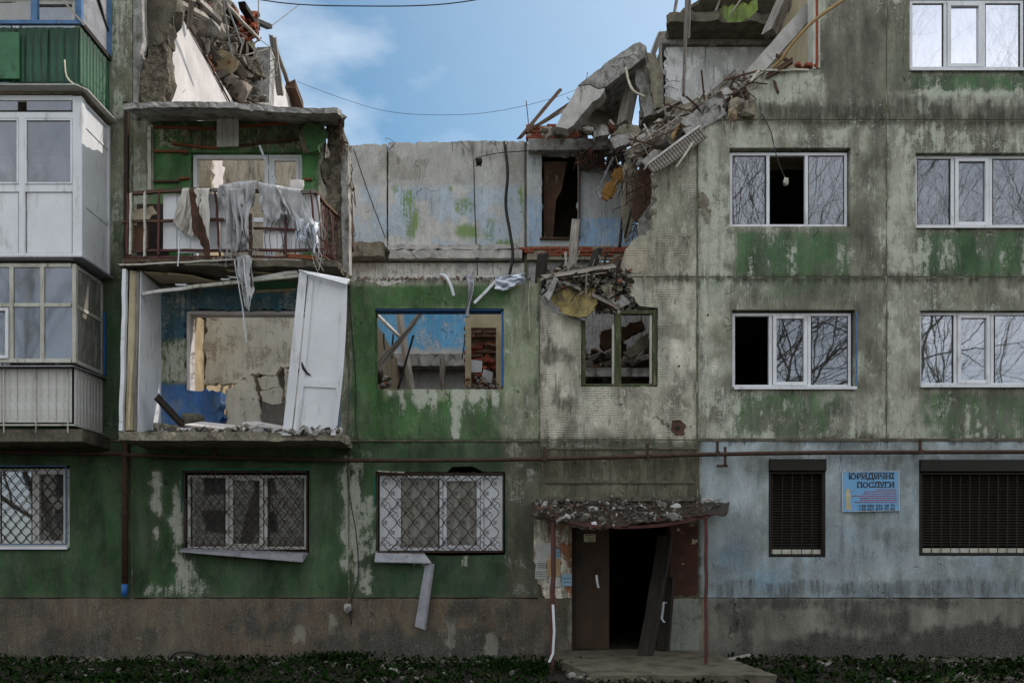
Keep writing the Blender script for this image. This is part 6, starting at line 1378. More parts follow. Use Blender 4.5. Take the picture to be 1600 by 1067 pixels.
o = plate('concrete_slab', jag([(976, 255), (1000, 250), (996, 330), (978, 380), (972, 330)], None, 1.5, 7, 8), (), .12, 'raw_concrete', None, None, lambda x, y: W(x, y, 3.4), step=7, edge_rough=.02); tag(o, 'narrow grey wall piece between the stair wall and the brown torn piece', 'wall fragment')
o = plate('concrete_slab', jag([(998, 345), (1018, 318), (1024, 262), (1028, 360), (1000, 378)], None, 1.5, 7, 9), (), .1, 'pale_concrete', None, None, lambda x, y: W(x, y, .6), step=7, edge_rough=.015); tag(o, 'pale wall sliver at the left edge of the striped grey panel', 'wall fragment')

# ------------------------------------------------------------ the slope of debris up to the right
def slabP(name, poly, Y, th, matn, label, s=1, back=(0, 1, 0), fn=None, step=6, er=.02, j=2.2, rl=.015):
    cv = fn or (lambda x, y: W(x, y, Y))
    o = plate(name, jag(poly, None, j, 7, s), (), th, matn, None, None, cv, back, step, rl, er, s); return tag(o, label, 'slab')
# big leaning floor slab: pale edge towards the street, dark underside running back
slabP('concrete_slab', [(903, 134), (950, 96), (990, 69), (1000, 66), (1010, 73), (1008, 90), (975, 114), (948, 135), (936, 138), (922, 131)], 4.6, 1.4, 'pale_concrete', 'large thick slab tipped up against the sky above the brick ledge', 3, back=(.22, 1, .10), j=.7, rl=.01, er=.012)
slabP('concrete_slab', [(868, 198), (884, 168), (902, 136), (921, 133), (935, 140), (945, 138), (938, 152), (925, 160), (914, 174), (896, 196), (886, 202)], 4.5, .45, 'light_concrete', 'lower broken end of the tipped slab resting on the brick ledge', 4, back=(.2, 1, .1), j=.9, rl=.01, er=.012)
slabP('concrete_slab', [(905, 200), (935, 160), (980, 118), (1002, 92), (1004, 110), (985, 150), (978, 205)], 6.0, .15, 'dark_concrete', 'dark slab standing behind the tipped slab', 5)  # dark colour here paints the shade under the tipped slab
slabP('concrete_slab', [(996, 100), (1012, 82), (1024, 92), (1034, 120), (1036, 172), (1006, 184), (1000, 150), (992, 124)], 4.9, .2, 'pale_concrete', 'pale upright slab with a faint blue stain right of the tipped slab', 6)
slabP('concrete_slab', [(1012, 82), (1026, 86), (1032, 108), (1036, 168), (1022, 172), (1016, 120)], 4.6, .12, 'raw_concrete', 'narrow brownish slab edge beside the pale upright slab', 7)
beam('timber_beam', W(975, 196, 5.0), W(986, 140, 5.2), .26, .22, 'wood_grey', 'thick round grey post under the tipped slab', seed=3)
beam('timber_beam', W(1036, 176, 5.6), W(1031, 60, 5.6), .08, .06, 'wood_grey', 'thin grey board upright at the left edge of the upper room wall', seed=5)
beam('timber_beam', W(1018, 90, 5.8), W(1032, 52, 5.9), .12, .1, 'wood_grey', 'short grey beam at the top left corner of the upper room wall', seed=6)
slabP('concrete_slab', [(928, 206), (938, 196), (948, 198), (952, 210), (930, 214)], 4.5, .3, 'pale_concrete', 'small pale block lying at the foot of the tipped slab', 8)
slabP('concrete_slab', [(954, 212), (976, 194), (996, 196), (1002, 206), (990, 216)], 4.3, .4, 'raw_concrete', 'rounded grey block right of the small pale block', 9)
beam('plank', W(952, 190, 5), W(958, 198, 5), .2, .05, 'wood_pale', 'small pale board in the dark under the tipped slab', 'plank')
for k, (a, b, w_, h_, mt, lb) in enumerate((
    ((812, 216, 5.6), (876, 140, 6.2), .13, .07, 'wood_brown', 'dark beam rising steeply left of the brick ledge into the sky'),
    ((822, 208, 5.6), (896, 158, 6.1), .12, .06, 'wood_brown', 'flatter dark beam crossing behind the steep one at the brick ledge'),
    ((832, 202, 5.8), (898, 162, 6.0), .05, .05, 'wood_pale', 'thin pale lath lying along the flatter dark beam'),
    ((1166, 128, .45), (1288, -8, .6), .24, .24, 'light_concrete', 'long straight pale beam slanting up to the broken window opening'),
    ((1203, 54, 3.0), (1232, -14, 3.4), .26, .2, 'wood_grey', 'thick cracked timber hanging from the roof void'),
    ((1068, 150, 4.2), (1073, -10, 4.2), .075, .06, 'wood_grey', 'slim tall post standing before the upper room wall'),
    ((1076, 60, 4.3), (1078, -10, 4.3), .10, .05, 'wood_grey', 'short board beside the slim tall post at the top'),
    ((1050, 36, 6.0), (1060, -10, 6.0), .11, .07, 'wood_grey', 'roof stick standing against the sky at the left'),
    ((1113, 30, 5.8), (1128, -8, 5.8), .20, .06, 'wood_grey', 'grey boards standing at the edge of the roof void'),
    ((1028, 178, 2.4), (1062, 158, 2.0), .10, .06, 'wood_grey', 'splintered grey lath on the debris slope left'),
    ((1108, 150, 1.2), (1150, 112, 1.3), .12, .07, 'wood_grey', 'dark grey plank slanting on the debris slope below the pale beam'),
    ((1116, 146, .5), (1170, 122, .4), .05, .05, 'wood_pale', 'thin pale lath on the debris slope below the pale beam'),
    ((1196, 122, .0), (1236, 96, -.1), .09, .07, 'wood_brown', 'brown splintered stick on the broken window sill'),
    ((1210, 126, -.05), (1216, 148, -.1), .05, .04, 'wood_brown', 'short stick hanging below the broken window sill'),
    ((1172, 128, -.1), (1186, 110, -.1), .04, .04, 'white_cable', 'white metal strip at the left of the broken window sill'),
    ((1186, 110, -.1), (1262, 110, -.02), .035, .03, 'old_white_paint', 'thin white rail along the broken window sill'),
    ((1216, 88, .0), (1232, 96, -.05), .05, .04, 'wood_brown', 'small stick of a broken lattice on the sill'),
    ((1206, 108, .0), (1222, 86, .0), .05, .04, 'wood_brown', 'upright stick of a broken lattice on the sill'),
    ((1056, 262, -.25), (1083, 224, -.3), .03, .03, 'white_cable', 'thin white rod hanging under the ribbed slab'))):
    beam('timber_beam', W(*a), W(*b), w_, h_, mt, lb, 'timber', seed=120 + k, splinter=.06 if 'wood' in mt else .02)
slabP('concrete_slab', [(1042, 192), (1070, 172), (1110, 152), (1118, 158), (1102, 172), (1070, 196), (1044, 222), (1036, 210)], 1.6, .22, 'light_concrete', 'long pale slab sloping down to the left in the middle of the debris', 12)
slabP('concrete_slab', [(1036, 214), (1064, 190), (1092, 180), (1086, 196), (1050, 226)], 1.2, .3, 'raw_concrete', 'grey brown slab under the long pale slab', 13)
slabP('concrete_slab', [(985, 234), (1002, 214), (1028, 206), (1036, 216), (1022, 230), (990, 244)], 2.6, .35, 'raw_concrete', 'rounded grey beam end left of the long pale slab', 14)
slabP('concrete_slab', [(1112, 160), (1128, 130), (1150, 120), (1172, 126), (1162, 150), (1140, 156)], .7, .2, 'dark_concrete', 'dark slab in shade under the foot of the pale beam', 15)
for k, (pl, Y, th, mt, lb) in enumerate((
    ([(1128, 140), (1160, 124), (1174, 126), (1166, 140), (1134, 156)], .1, .2, 'light_concrete', 'pale slab piece at the foot of the long pale beam'),
    ([(1092, 168), (1116, 152), (1136, 158), (1124, 172), (1098, 182)], .05, .2, 'pale_concrete', 'grey slab piece in the middle of the debris ridge'),
    ([(1062, 190), (1088, 172), (1100, 182), (1076, 200)], .0, .2, 'pale_concrete', 'grey slab piece above the top of the ribbed slab'),
    ([(1140, 166), (1160, 158), (1172, 164), (1168, 180), (1142, 182)], .0, .25, 'raw_concrete', 'square tan block on the broken ledge'),
    ([(1030, 224), (1050, 206), (1062, 212), (1046, 232)], .6, .25, 'raw_concrete', 'brown slab piece left of the ribbed slab'),
    ([(1000, 222), (1024, 206), (1034, 214), (1014, 232)], 1.6, .3, 'pale_concrete', 'grey slab piece where the debris meets the stairwell'),
    ([(1060, 168), (1090, 152), (1100, 158), (1070, 176)], 1.3, .15, 'raw_concrete', 'thin slab above the long pale slab'),
    ([(952, 216), (984, 208), (992, 222), (960, 232)], 3.6, .4, 'pale_concrete', 'grey block on the lintel end above the stair door'),
    ([(1002, 252), (1032, 226), (1060, 206), (1070, 214), (1046, 238), (1016, 262)], .35, .25, 'light_concrete', 'long broken slab edge running up behind the ribbed slab'),
    ([(1066, 200), (1100, 180), (1128, 168), (1136, 178), (1110, 194), (1078, 216)], -.02, .22, 'pale_concrete', 'long grey broken beam lying on the ledge right of the ribbed slab'),
    ([(1100, 162), (1130, 140), (1162, 132), (1160, 152), (1128, 166), (1104, 176)], .75, .1, 'wood_black', 'black void board between the slabs of the debris slope'),  # black sheet painting the shade of an empty gap
    ([(1040, 150), (1075, 168), (1060, 184), (1040, 190)], 3.0, .2, 'raw_concrete', 'slab piece against the foot of the upper room wall'),
    ([(1084, 176), (1096, 150), (1108, 148), (1100, 176)], .5, .25, 'raw_concrete', 'upright brown lump in the debris slope'),
    ([(938, 446), (962, 438), (974, 452), (950, 468)], -.05, .2, 'raw_concrete', 'grey slab piece right of the yellowish slab'),
    ([(950, 470), (972, 460), (986, 474), (962, 484)], .0, .2, 'pale_concrete', 'small grey slab just above the green framed window'))):
    slabP('concrete_slab', pl, Y, th, mt, lb, 200 + k, j=1.3, back=(.2, 1, .3))
def splinters(lbl, fn, n, L_, seed, pal):
    r = random.Random(seed); m = MB()
    for _ in range(n):
        p = fn(r); a = r.gauss(-.75, .5) if r.random() < .6 else r.uniform(-3, 3); l = r.uniform(*L_); d = Vector((math.cos(a), r.gauss(0, .3), -math.sin(a))) * l; w_ = r.uniform(.008, .035)
        m.bar(p - d / 2, p + d / 2, w_, w_ * r.uniform(.3, .8))
    tag(m.build('splinters', pal), lbl, 'wood splinters', kind='stuff')
slope = lambda r: (lambda t: W(1185 - 190 * t + r.gauss(0, 6), 122 + 112 * t + r.gauss(0, 9), -.1 + 2.0 * t * r.random()))(r.random())
splinters('pale wood splinters scattered down the debris slope', slope, 46, (.15, .8), 5, 'wood_pale'); splinters('dark wood splinters scattered down the debris slope', slope, 50, (.15, .9), 6, 'wood_brown')
splinters('grey wood splinters in the stair debris', lambda r: W(r.uniform(850, 985), 436 + r.gauss(0, 12), r.uniform(-.2, .4)), 34, (.1, .6), 7, 'wood_grey')
splinters('dark wood splinters in the stair debris', lambda r: W(r.uniform(850, 985), 440 + r.gauss(0, 14), r.uniform(-.15, .4)), 44, (.1, .6), 8, 'wood_black')
splinters('wood splinters in the heap on the white cross wall', lambda r: W(r.uniform(290, 430), 0, 2).lerp(W(420, 120, 6), r.random()) + Vector((r.gauss(0, .15), r.gauss(0, .6), r.gauss(0, .25))), 26, (.2, .8), 9, 'wood_pale')
r = random.Random(171); m = MB()
for (x0, y0, x1, y1, Y, n) in ((900, 135, 1008, 75, 4.5, 10), (1036, 60, 1040, 180, 6.2, 9), (972, 255, 1022, 355, .4, 12), (1095, 184, 1180, 140, .1, 10), (860, 440, 975, 440, .1, 12), (250, 20, 262, 180, .1, 9), (512, 200, 512, 400, .05, 12), (600, 222, 800, 222, 6.5, 7)):
    for i in range(n):
        t = r.random(); p = W(x0 + (x1 - x0) * t, y0 + (y1 - y0) * t, Y); q = [p]; d = Vector((r.gauss(0, .5), -.4, r.uniform(-1, .6))).normalized()
        for k in range(4): d = (d + Vector((r.gauss(0, .35), r.gauss(0, .2), -.25))).normalized(); q.append(q[-1] + d * r.uniform(.05, .14))
        m.tube(q, .0065, 4, False)
tag(m.build('rebar', 'rust'), 'bent reinforcing rods sticking out of the broken slab and wall edges', 'rebar', kind='stuff')
# ribbed slab hanging out over the facade
rb = empty('ribbed_slab', W(1050, 235, -.25), 'ribbed sheet slab hanging out over the striped grey panel', 'slab')
RA, RB = W(1012, 258, -.45), W(1094, 198, -.15); dv = RB - RA; dn = dv.normalized(); upv = Vector((-dn.z, 0, dn.x))
m = MB(); m.prism([RA, RB, RB + upv * .10 + Vector((0, .35, .02)), RA + upv * .02 + Vector((0, .35, .05))], Vector((0, 0, .035))); m.build('top_board', 'light_concrete', rb)
nrib = 20
ribm = MB(); ribm.add([(-.03, 0, 0), (.03, 0, 0), (.03, 0, -.22), (-.03, 0, -.22), (-.016, -.03, 0), (.016, -.03, 0), (.016, -.03, -.22), (-.016, -.03, -.22), (-.03, .02, 0), (.03, .02, 0), (.03, .02, -.22), (-.03, .02, -.22)],
    [(0, 4, 5, 1), (4, 7, 6, 5), (0, 3, 7, 4), (1, 5, 6, 2), (3, 2, 6, 7), (8, 9, 10, 11), (0, 1, 9, 8), (0, 8, 11, 3), (1, 2, 10, 9), (3, 11, 10, 2)]); ribme = ribm.mesh('rib'); ribme.materials.append(M['wood_grey'])
ang = math.atan2(dv.z, dv.x)
for i in range(nrib):
    o = bpy.data.objects.new('rib', ribme); col.objects.link(o); o.location = RA + dv * ((i + .5) / nrib) + Vector((0, .04, 0)); o.rotation_euler = (0, -ang, 0); o.scale = (dv.length / nrib / .06, 1, (.5 + .5 * math.sin(min(1, (i + 3) / 9) * 1.57)) * .95); setparent(o, rb)
heap('rubble', lambda r: (lambda t: W(1176 - 140 * t + r.gauss(0, 5), 128 + 92 * t + r.gauss(0, 5 + 5 * t), .15 + .9 * t * r.random()))(r.random()), 480, (.02, .18), 'broken concrete pieces strewn down the slope below the pale beam', 65, weights=(5, 4, 5, 3, .2, 3, 2))
heap('rubble', lambda r: (lambda t: W(1060 - 70 * t + r.gauss(0, 8), 186 + 60 * t + r.gauss(0, 9), 1.2 + 2 * r.random()))(r.random()), 420, (.02, .16), 'grey brown rubble on the lower left of the debris slope', 66, weights=(4, 4, 3, 3, .3, 3, 3))
heap('rubble', lambda r: W(r.uniform(1118, 1180), 183 + r.uniform(-4, 1) - abs(r.gauss(0, 5)), r.uniform(.02, .3)), 120, (.03, .18), 'loose concrete lumps on the broken ledge above the upper right window', 67)
heap('rubble', lambda r: W(r.uniform(850, 1000), 206 + r.uniform(-4, 4), r.uniform(4.8, 6.2)), 260, (.03, .2), 'rubble along the top of the brick ledge', 68)
for k, (x, y, s_, lb) in enumerate(((1150, 168, .26, 'rounded tan lump on the broken ledge under the debris slope'), (1166, 170, .28, 'square tan lump beside the rounded one on the broken ledge'), (1144, 182, .16, 'small pale lump at the end of the broken ledge'))):
    chunk('concrete_chunk', W(x, y, -.02), (s_, .25, s_ * 1.25), lb, 'cream_plaster' if k == 2 else 'raw_concrete', 60 + k)
o = plate('wall_fragment', jag([(1092, 306), (1098, 300), (1108, 312), (1110, 336), (1103, 350), (1095, 330)], None, 3, 4, 3), (), .02, 'raw_concrete', B, None, lambda x, y: W(x, y, -.02), step=4, relief=.02, edge_rough=.01); o.name = 'wall_patch'
o = plate('shell_hole', jag([(1050, 658), (1062, 656), (1072, 664), (1070, 678), (1056, 680), (1048, 670)], None, 1.5, 4, 3), (), .02, 'brown_plaster', B, None, lambda x, y: W(x, y, -.014), step=4, relief=.012, edge_rough=.006)
m = MB(); m.tube([W(1059, 668, -.03), W(1059, 668, -.005)], .035, 9); m.build('hole', 'black_rubber', B); m = MB()
for x, y in ((1106, 492), (1061, 572)): m.tube([W(x, y, -.015), W(x, y, -.002)], .018, 8)
m.build('hole', 'black_rubber', B)
# broken roof void on the upper right
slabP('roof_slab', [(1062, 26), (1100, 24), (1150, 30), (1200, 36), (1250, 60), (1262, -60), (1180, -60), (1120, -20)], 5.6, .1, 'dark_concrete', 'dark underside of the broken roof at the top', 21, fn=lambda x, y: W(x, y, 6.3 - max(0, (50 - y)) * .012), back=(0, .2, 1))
wire('hose', [W(1330, -8, -.2), W(1300, 12, -.25), W(1268, 36, -.3), W(1240, 66, -.25), W(1222, 92, -.15), W(1205, 108, -.05)], .028, 'yellow_cable', 'long tan hose slanting across the broken window opening', 'hose')
wire('hose', [W(1090, 178, .3), W(1068, 190, .2), W(1054, 208, .1), (W(1050, 218, .05))], .035, 'yellow_cable', 'short tan hose loop above the ribbed slab', 'hose')
o = plate('lime_sheet', [(1124, 14), (1132, 8), (1138, 11), (1145, 6), (1152, 10), (1160, 4), (1168, 7), (1184, -6), (1184, 16), (1172, 28), (1156, 35), (1140, 35), (1128, 27)], (), .015, 'lime_green', None, None, lambda x, y: W(x, y, 4.9 + .02 * math.sin(x / 1.6)), step=3, relief=.02); tag(o, 'yellow green piece of roofing sheet hanging at the top edge over the upper room', 'roofing sheet')  # yellow green plate with a wavy upper edge
beam('batten', W(1142, 22, 4.8), W(1160, -4, 4.8), .09, .03, 'wood_pale', 'pale batten crossing the yellow green roofing sheet', 'batten')
# remaining right jamb of the broken window
m = MB(); m.box((uX(1270), -.01, zy(108)), (uX(1274), .26, zy(-56))); m.build('window_reveal', 'old_white_paint', B); m = MB(); m.box((uX(1274.3), -.012, zy(107)), (uX(1278), .1, zy(-56))); m.build('brick_edge', 'brick_red', B)
m = MB(); m.box((uX(1278.3), -.016, zy(107)), (uX(1281), .1, zy(-56))); m.build('window_reveal', 'old_white_paint', B)
r = random.Random(5)
for i in range(7): brick(W(1248 + r.uniform(0, 26), 105, .05 + r.random() * .1), r.uniform(0, 3), 0, r.uniform(-.3, .3), i, sc_=.8)
# wires
wire('cable', [W(1190, 178, -.02), W(1204, 205, -.06), W(1211, 236, -.08), W(1222, 268, -.1), W(1233, 290, -.1)], .009, 'black_rubber', 'black wire with a lamp socket hanging in front of the open window')
chunk('lamp_socket', W(1228, 284, -.1), (.10, .08, .14), 'small white lamp socket on the black wire before the open window', 'old_white_paint', 5, cat='lamp socket')
wire('cable', [W(1143, 150, -.05), W(1146, 178, -.05), W(1142, 208, -.03), W(1140, 214, -.02)], .007, 'white_cable', 'thin pale wire hanging from the debris slope')
wire('cable', [W(340, -12, -4), W(450, 6, -4), (W(570, 10, -4)), W(680, 8, -4), W(765, -4, -4), W(830, -24, -4)], .007, 'black_rubber', 'overhead wire crossing the very top of the sky')
wire('cable', [W(465, 128, 14), W(540, 156, 14), W(610, 175, 14), W(690, 180, 14), W(770, 175, 14), W(860, 155, 14), W(935, 126, 14)], .007, 'black_rubber', 'thin sagging wire across the blue sky in the gap')
wire('cable', [W(546, 690, -.02), W(544, 760, -.04), W(556, 830, -.05), W(560, 900, -.05), W(549, 935, -.06), W(549, 975, -.05)], .010, 'black_rubber', 'thin black cable hanging down the wall between the grille windows')
wire('cable', [W(544, 440, -.01), W(550, 520, -.02), W(556, 600, -.02), W(556, 660, -.02), W(562, 700, -.02)], .008, 'black_rubber', 'thin black cable along the left edge of the green bay')
chunk('plaster_piece', W(544, 950, -.09), (.15, .06, .2), 'grey white fragment stuck on the plinth at the cable end', 'pale_concrete', 9, cat='fragment')
m = MB(); pA = W(975, 90, 4.4)
wire('cable', [W(978, 106, 4.4), W(982, 126, 4.4), W(990, 142, 4.3), W(1008, 152, 4.3)], .03, 'white_cable', 'white hose hanging from the underside of the tipped slab')
wire('cable', [W(886, 152, 6), W(900, 166, 6), W(908, 172, 6)], .01, 'black_rubber', 'short black wire between the two dark beams')
wire('antenna', [W(822, 158, 6.3), W(824, 176, 6.3), W(826, 196, 6.3)], .012, 'dark_iron', 'thin upright wire stub against the sky left of the brick ledge', 'wire')

# ------------------------------------------------------------ pipes on the facade
gp = empty('gas_pipe', W(0, 712, -.15), 'long rusty brown gas pipe running across the whole facade above the ground floor', 'pipe')
path = [(-200, 704), (0, 706), (190, 709), (205, 711), (430, 716), (540, 719), (700, 719), (845, 717), (1000, 713), (1100, 710), (1300, 707), (1600, 706), (1990, 706)]
o = wire('pipe', [W(x, y, -.16) for x, y in path], .036, 'rust', parent=gp, n=10, sub=4)
m = MB()
for x, y in ((340, 711), (850, 717), (1010, 713), (1118, 709), (1432, 706)):
    m = MB(); m.box((W(x - 3, 0).x, -.20, W(0, y + 5).z), (W(x + 3, 0).x, -.13, W(0, y - 2).z)); m.box((W(x - 2, 0).x, -.15, W(0, y - 18).z), (W(x + 2, 0).x, -.12, W(0, y).z)); m.box((W(x - 2, 0).x, -.12, W(0, y + 3).z), (W(x + 2, 0).x, -.0, W(0, y - 1).z)); m.build('bracket', 'rust', gp)
m = MB(); m.bar(W(1133, 698, -.13), W(1133, 728, -.13), .04); m.bar(W(1120, 728, -.13), W(1137, 728, -.13), .04); m.build('bracket', 'rust', gp)
dp = empty('drainpipe', W(195, 930, -.1), 'dark rusty drainpipe with a blue painted foot beside the second column', 'drainpipe')
beam('pipe_section', W(198, 160, -.08), W(197, 430, -.08), .07, .07, 'dark_iron', parent=dp, seed=2, splinter=0); m = MB(); m.tube([W(197, 428, -.08), W(196, 700, -.1), W(195, 912, -.1)], .055, 10); m.build('pipe_section', 'rust', dp, True)
m = MB(); m.tube([W(195, 912, -.1), W(194, 931, -.11)], .054, 10); m.build('pipe_foot', 'deep_blue_paint', dp, True)
m = MB()
for y in (470, 640, 800): m.tube([W(195.6, y, -.1), W(195.6, y + 5, -.1)], .066, 10)
m.build('clamp', 'dark_iron', dp)

# ------------------------------------------------------------ window grilles
def arc(cx, cz, r_, a0, a1, n=10): return [Vector((cx + r_ * math.cos(R(a0 + (a1 - a0) * i / n)), 0, cz + r_ * math.sin(R(a0 + (a1 - a0) * i / n)))) for i in range(n + 1)]
def grille(x0, y0, x1, y1, Y, label, cols, rows, matn='dark_iron', scrolls=True, fm='rust'):
    g = empty('window_grille', W((x0 + x1) / 2, y1, Y), label, 'window grille', 'iron grilles on the ground floor windows')
    m = MB(); A = W(x0, y1, Y); C_ = W(x1, y0, Y); w_ = .011
    for p, q in (((A.x, A.z), (C_.x, A.z)), ((A.x, C_.z), (C_.x, C_.z)), ((A.x, A.z), (A.x, C_.z)), ((C_.x, A.z), (C_.x, C_.z))): m.bar((p[0], Y, p[1]), (q[0], Y, q[1]), w_ * 1.7)
    for z in (A.z + .2, C_.z - .2):
        for X in (A.x, C_.x): m.bar((X, Y, z), (X + (-.03 if X == A.x else .03), 0, z), .012)
    m.build('frame', fm, g)
    cw_, ch = (C_.x - A.x) / cols, (C_.z - A.z) / rows
    base = None
    for i in range(cols * 2 + 1):     # wavy bars, mirrored pairs make the lozenges
        X = A.x + i * cw_ / 2; s = 1 if i % 2 else -1; pts = []
        n = rows * 10
        for k in range(n + 1):
            t = k / 10; ph = (t % 1.0); x = X + s * cw_ * .235 * math.cos(2 * math.pi * t) * (1 if 0 < i < cols * 2 else .0)
            pts.append(Vector((min(max(x, A.x), C_.x), Y, A.z + ch * t)))
        if 0 < i < cols * 2: MB().tube(pts, .0075, 4).build('wavy_bar', matn, g)
    if scrolls:
        base = MB()
        for sx in (-1, 1):
            for sz in (-1, 1):
                c = .32 * cw_; base.tube(arc(sx * c * .52, sz * ch * .13, c * .42, 90 * sz - sx * 60 + (180 if False else 0), 90 * sz - sx * 60 + sx * sz * 270, 11), .0065, 3, False)
        sm = base.mesh('scroll'); sm.materials.append(M[matn])
        rb_ = MB()
        for q in range(4): rb_.tube([v + Vector((.022 * math.cos(q * 1.57 + .78), 0, .022 * math.sin(q * 1.57 + .78))) for v in arc(0, 0, .018, 0, 320, 7)], .006, 3, False)
        rm_ = rb_.mesh('rosette'); rm_.materials.append(M[matn])
        for i in range(cols + 1):
            for k in range(rows + 1):
                if 0 < i < cols:
                    o = bpy.data.objects.new('rosette' if k % 2 else 'scroll', rm_ if k % 2 else sm); col.objects.link(o); o.location = (A.x + i * cw_, Y - .008, A.z + max(.05, min(k * ch, C_.z - A.z - .05))); setparent(o, g)
                if i < cols and 0 < k < rows + 1:
                    o = bpy.data.objects.new('scroll' if k % 2 else 'rosette', sm if k % 2 else rm_); col.objects.link(o); o.location = (A.x + (i + .5) * cw_, Y - .008, A.z + max(.05, (k - .5) * ch)); setparent(o, g)
    return g
grille(288, 737, 479, 862, -.05, 'scrolled iron grille over the ground floor window with a long tilted sill', 8, 4)
grille(590, 740, 786, 862, -.05, 'scrolled iron grille over the ground floor window with white side boards', 8, 4)
grille(-80, 728, 103, 850, -.06, 'plain wavy mesh grille in a blue frame on the leftmost ground floor window', 11, 6, scrolls=False, fm='blue_wood')
# tilted sills
o = MB().add([W(280, 862, -.22), W(473, 878, -.24), W(481, 866, .0), W(288, 857, .0), W(280, 860, -.22), W(473, 867, -.24), W(481, 862, 0), W(288, 855, 0)], [(0, 1, 2, 3), (7, 6, 5, 4), (0, 4, 5, 1), (1, 5, 6, 2), (2, 6, 7, 3), (3, 7, 4, 0)]).build('window_sill', 'grey_metal')
tag(o, 'long white metal sill tilting down to the right under the scrolled grille', 'window sill')
hs = empty('window_sill', W(630, 870, -.15), 'bent white metal sill hanging down from the window with white side boards', 'window sill')
MB().add([W(585, 878, -.2), W(674, 880, -.2), W(662, 864, -.02), W(587, 862, -.02), W(585, 876.5, -.2), W(674, 878.5, -.2), W(662, 862.5, -.02), W(587, 860.5, -.02)], [(0, 1, 2, 3), (7, 6, 5, 4), (0, 4, 5, 1), (1, 5, 6, 2), (2, 6, 7, 3), (3, 7, 4, 0)]).build('upper_half', 'grey_metal', hs)
MB().add([W(674, 880, -.2), W(664, 882, -.1), W(648, 978, -.1), W(662, 983, -.16), W(679, 881, -.195), W(668, 883, -.095), W(651, 979, -.09), W(665, 984, -.15)], [(0, 1, 2, 3), (7, 6, 5, 4), (0, 4, 5, 1), (1, 5, 6, 2), (2, 6, 7, 3), (3, 7, 4, 0)]).build('hanging_half', 'grey_metal', hs)
beam('metal_strip', W(590, 736, -.04), W(632, 738, -.03), .03, .02, 'old_white_paint', 'loose thin strip above the left end of the white boarded window', 'strip', splinter=0)

# ------------------------------------------------------------ entrance canopy
cp = empty('entrance_canopy', W(980, 1028, -1.0), 'sagging sheet canopy on two red posts covered with rubble over the entrance', 'canopy')
def canz(x, t):   # x in px at the front, t 0 wall .. 1 front
    sag = .20 * math.exp(-((x - 945) / 75) ** 2) - .10 * math.exp(-((x - 1135) / 30) ** 2) * 0 + .03 * math.sin(x / 23)
    return 2.56 - .33 * t - sag * t ** 1.5
vs = []; n, mm_ = 60, 12
for i in range(n + 1):
    x = 828 + (1136 - 828) * i / n
    for j in range(mm_ + 1):
        t = j / mm_; Y = -.01 - 1.95 * t; X = (x - CX) / F * (D + Y) if False else uX(833 + (1142 - 833) * i / n) * (1 - .14 * t) - .03
        vs.append(Vector((X, Y + .03 * mnoise.noise(Vector((i / 4, j, 0))) - (.10 * mnoise.noise(Vector((i / 2.3, 9, 1))) if j == mm_ else 0), canz(x, t) + .012 * math.sin(i * 1.9) + .02 * mnoise.noise(Vector((i / 3, j / 3, 1))))))
fs = [(i * (mm_ + 1) + j, i * (mm_ + 1) + j + 1, (i + 1) * (mm_ + 1) + j + 1, (i + 1) * (mm_ + 1) + j) for i in range(n) for j in range(mm_)]
o = MB().add(vs, fs).build('roof_sheet', 'dark_iron', cp, True); md = o.modifiers.new('t', 'SOLIDIFY'); md.thickness = .02
canv = vs
for px, lb in ((862, 0), (1103, 1)):
    p0 = W(px, 1037, -1.95); p0.z = .0 if px > 900 else GZ; p1 = W(px + (3 if px < 900 else 0), 803, -1.9)
    beam('post', p0, p1, .055, .055, 'rusty_red_metal', parent=cp, seed=px, splinter=0)
beam('front_beam', W(858, 812, -1.92), W(1108, 806, -1.92), .04, .05, 'rusty_red_metal', parent=cp, bend=-.14, seed=3)
r = random.Random(81); pts = []
for _ in range(2600):
    i = r.randrange(2, n - 2); j = min(mm_, int(r.random() ** .8 * (mm_ + 1))); dens = max(.02, min(1, .62 + 2.6 * mnoise.noise(Vector((i / 6., j / 3., 4))))) * (1 if i < 44 else .45)
    if r.random() > dens: continue
    pts.append(canv[i * (mm_ + 1) + j] + Vector((r.uniform(-.04, .04), r.uniform(-.06, .06), .02 + abs(r.gauss(0, .035)))))
rubble('rubble', pts, (.012, .055), [(.34, .33, .30), (.22, .20, .17), (.10, .09, .075), (.45, .44, .42), (.07, .062, .05), (.24, .10, .07)], (1.2, 2, 6, .5, 8, .5), seed=14, flat=.3, label='layer of small broken slate and concrete lying on the entrance canopy', cat='rubble')
pts = [canv[r.randrange(3, n - 14) * (mm_ + 1) + r.randrange(1, mm_ + 1)] + Vector((0, 0, .03)) for _ in range(70)]
rubble('slate_shards', pts, (.05, .13), [(.30, .29, .27), (.16, .15, .13), (.09, .08, .07), (.38, .37, .35)], seed=15, flat=.2, label='larger flat slate shards lying on the entrance canopy', cat='rubble')
o = MB().prism([W(838, 792, -.9), W(862, 790, -.9), W(866, 797, -.9), W(840, 799, -.9)], (0, .3, .02)).build('red_board', 'red_sheet'); tag(o, 'small flat red piece at the left end of the canopy', 'board')
chunk('plaster_piece', W(1106, 784, -.12), (.24, .15, .14), 'rounded grey white lump at the wall end of the canopy', 'pale_concrete', 13, cat='fragment')
o = MB().prism([W(924, 817, -1.9), W(931, 815, -1.9), W(933, 820, -1.9), W(926, 821, -1.9)], (0, .02, .01)).build('paper', 'white_pvc'); tag(o, 'tiny white scrap on the sagging front edge of the canopy', 'paper')
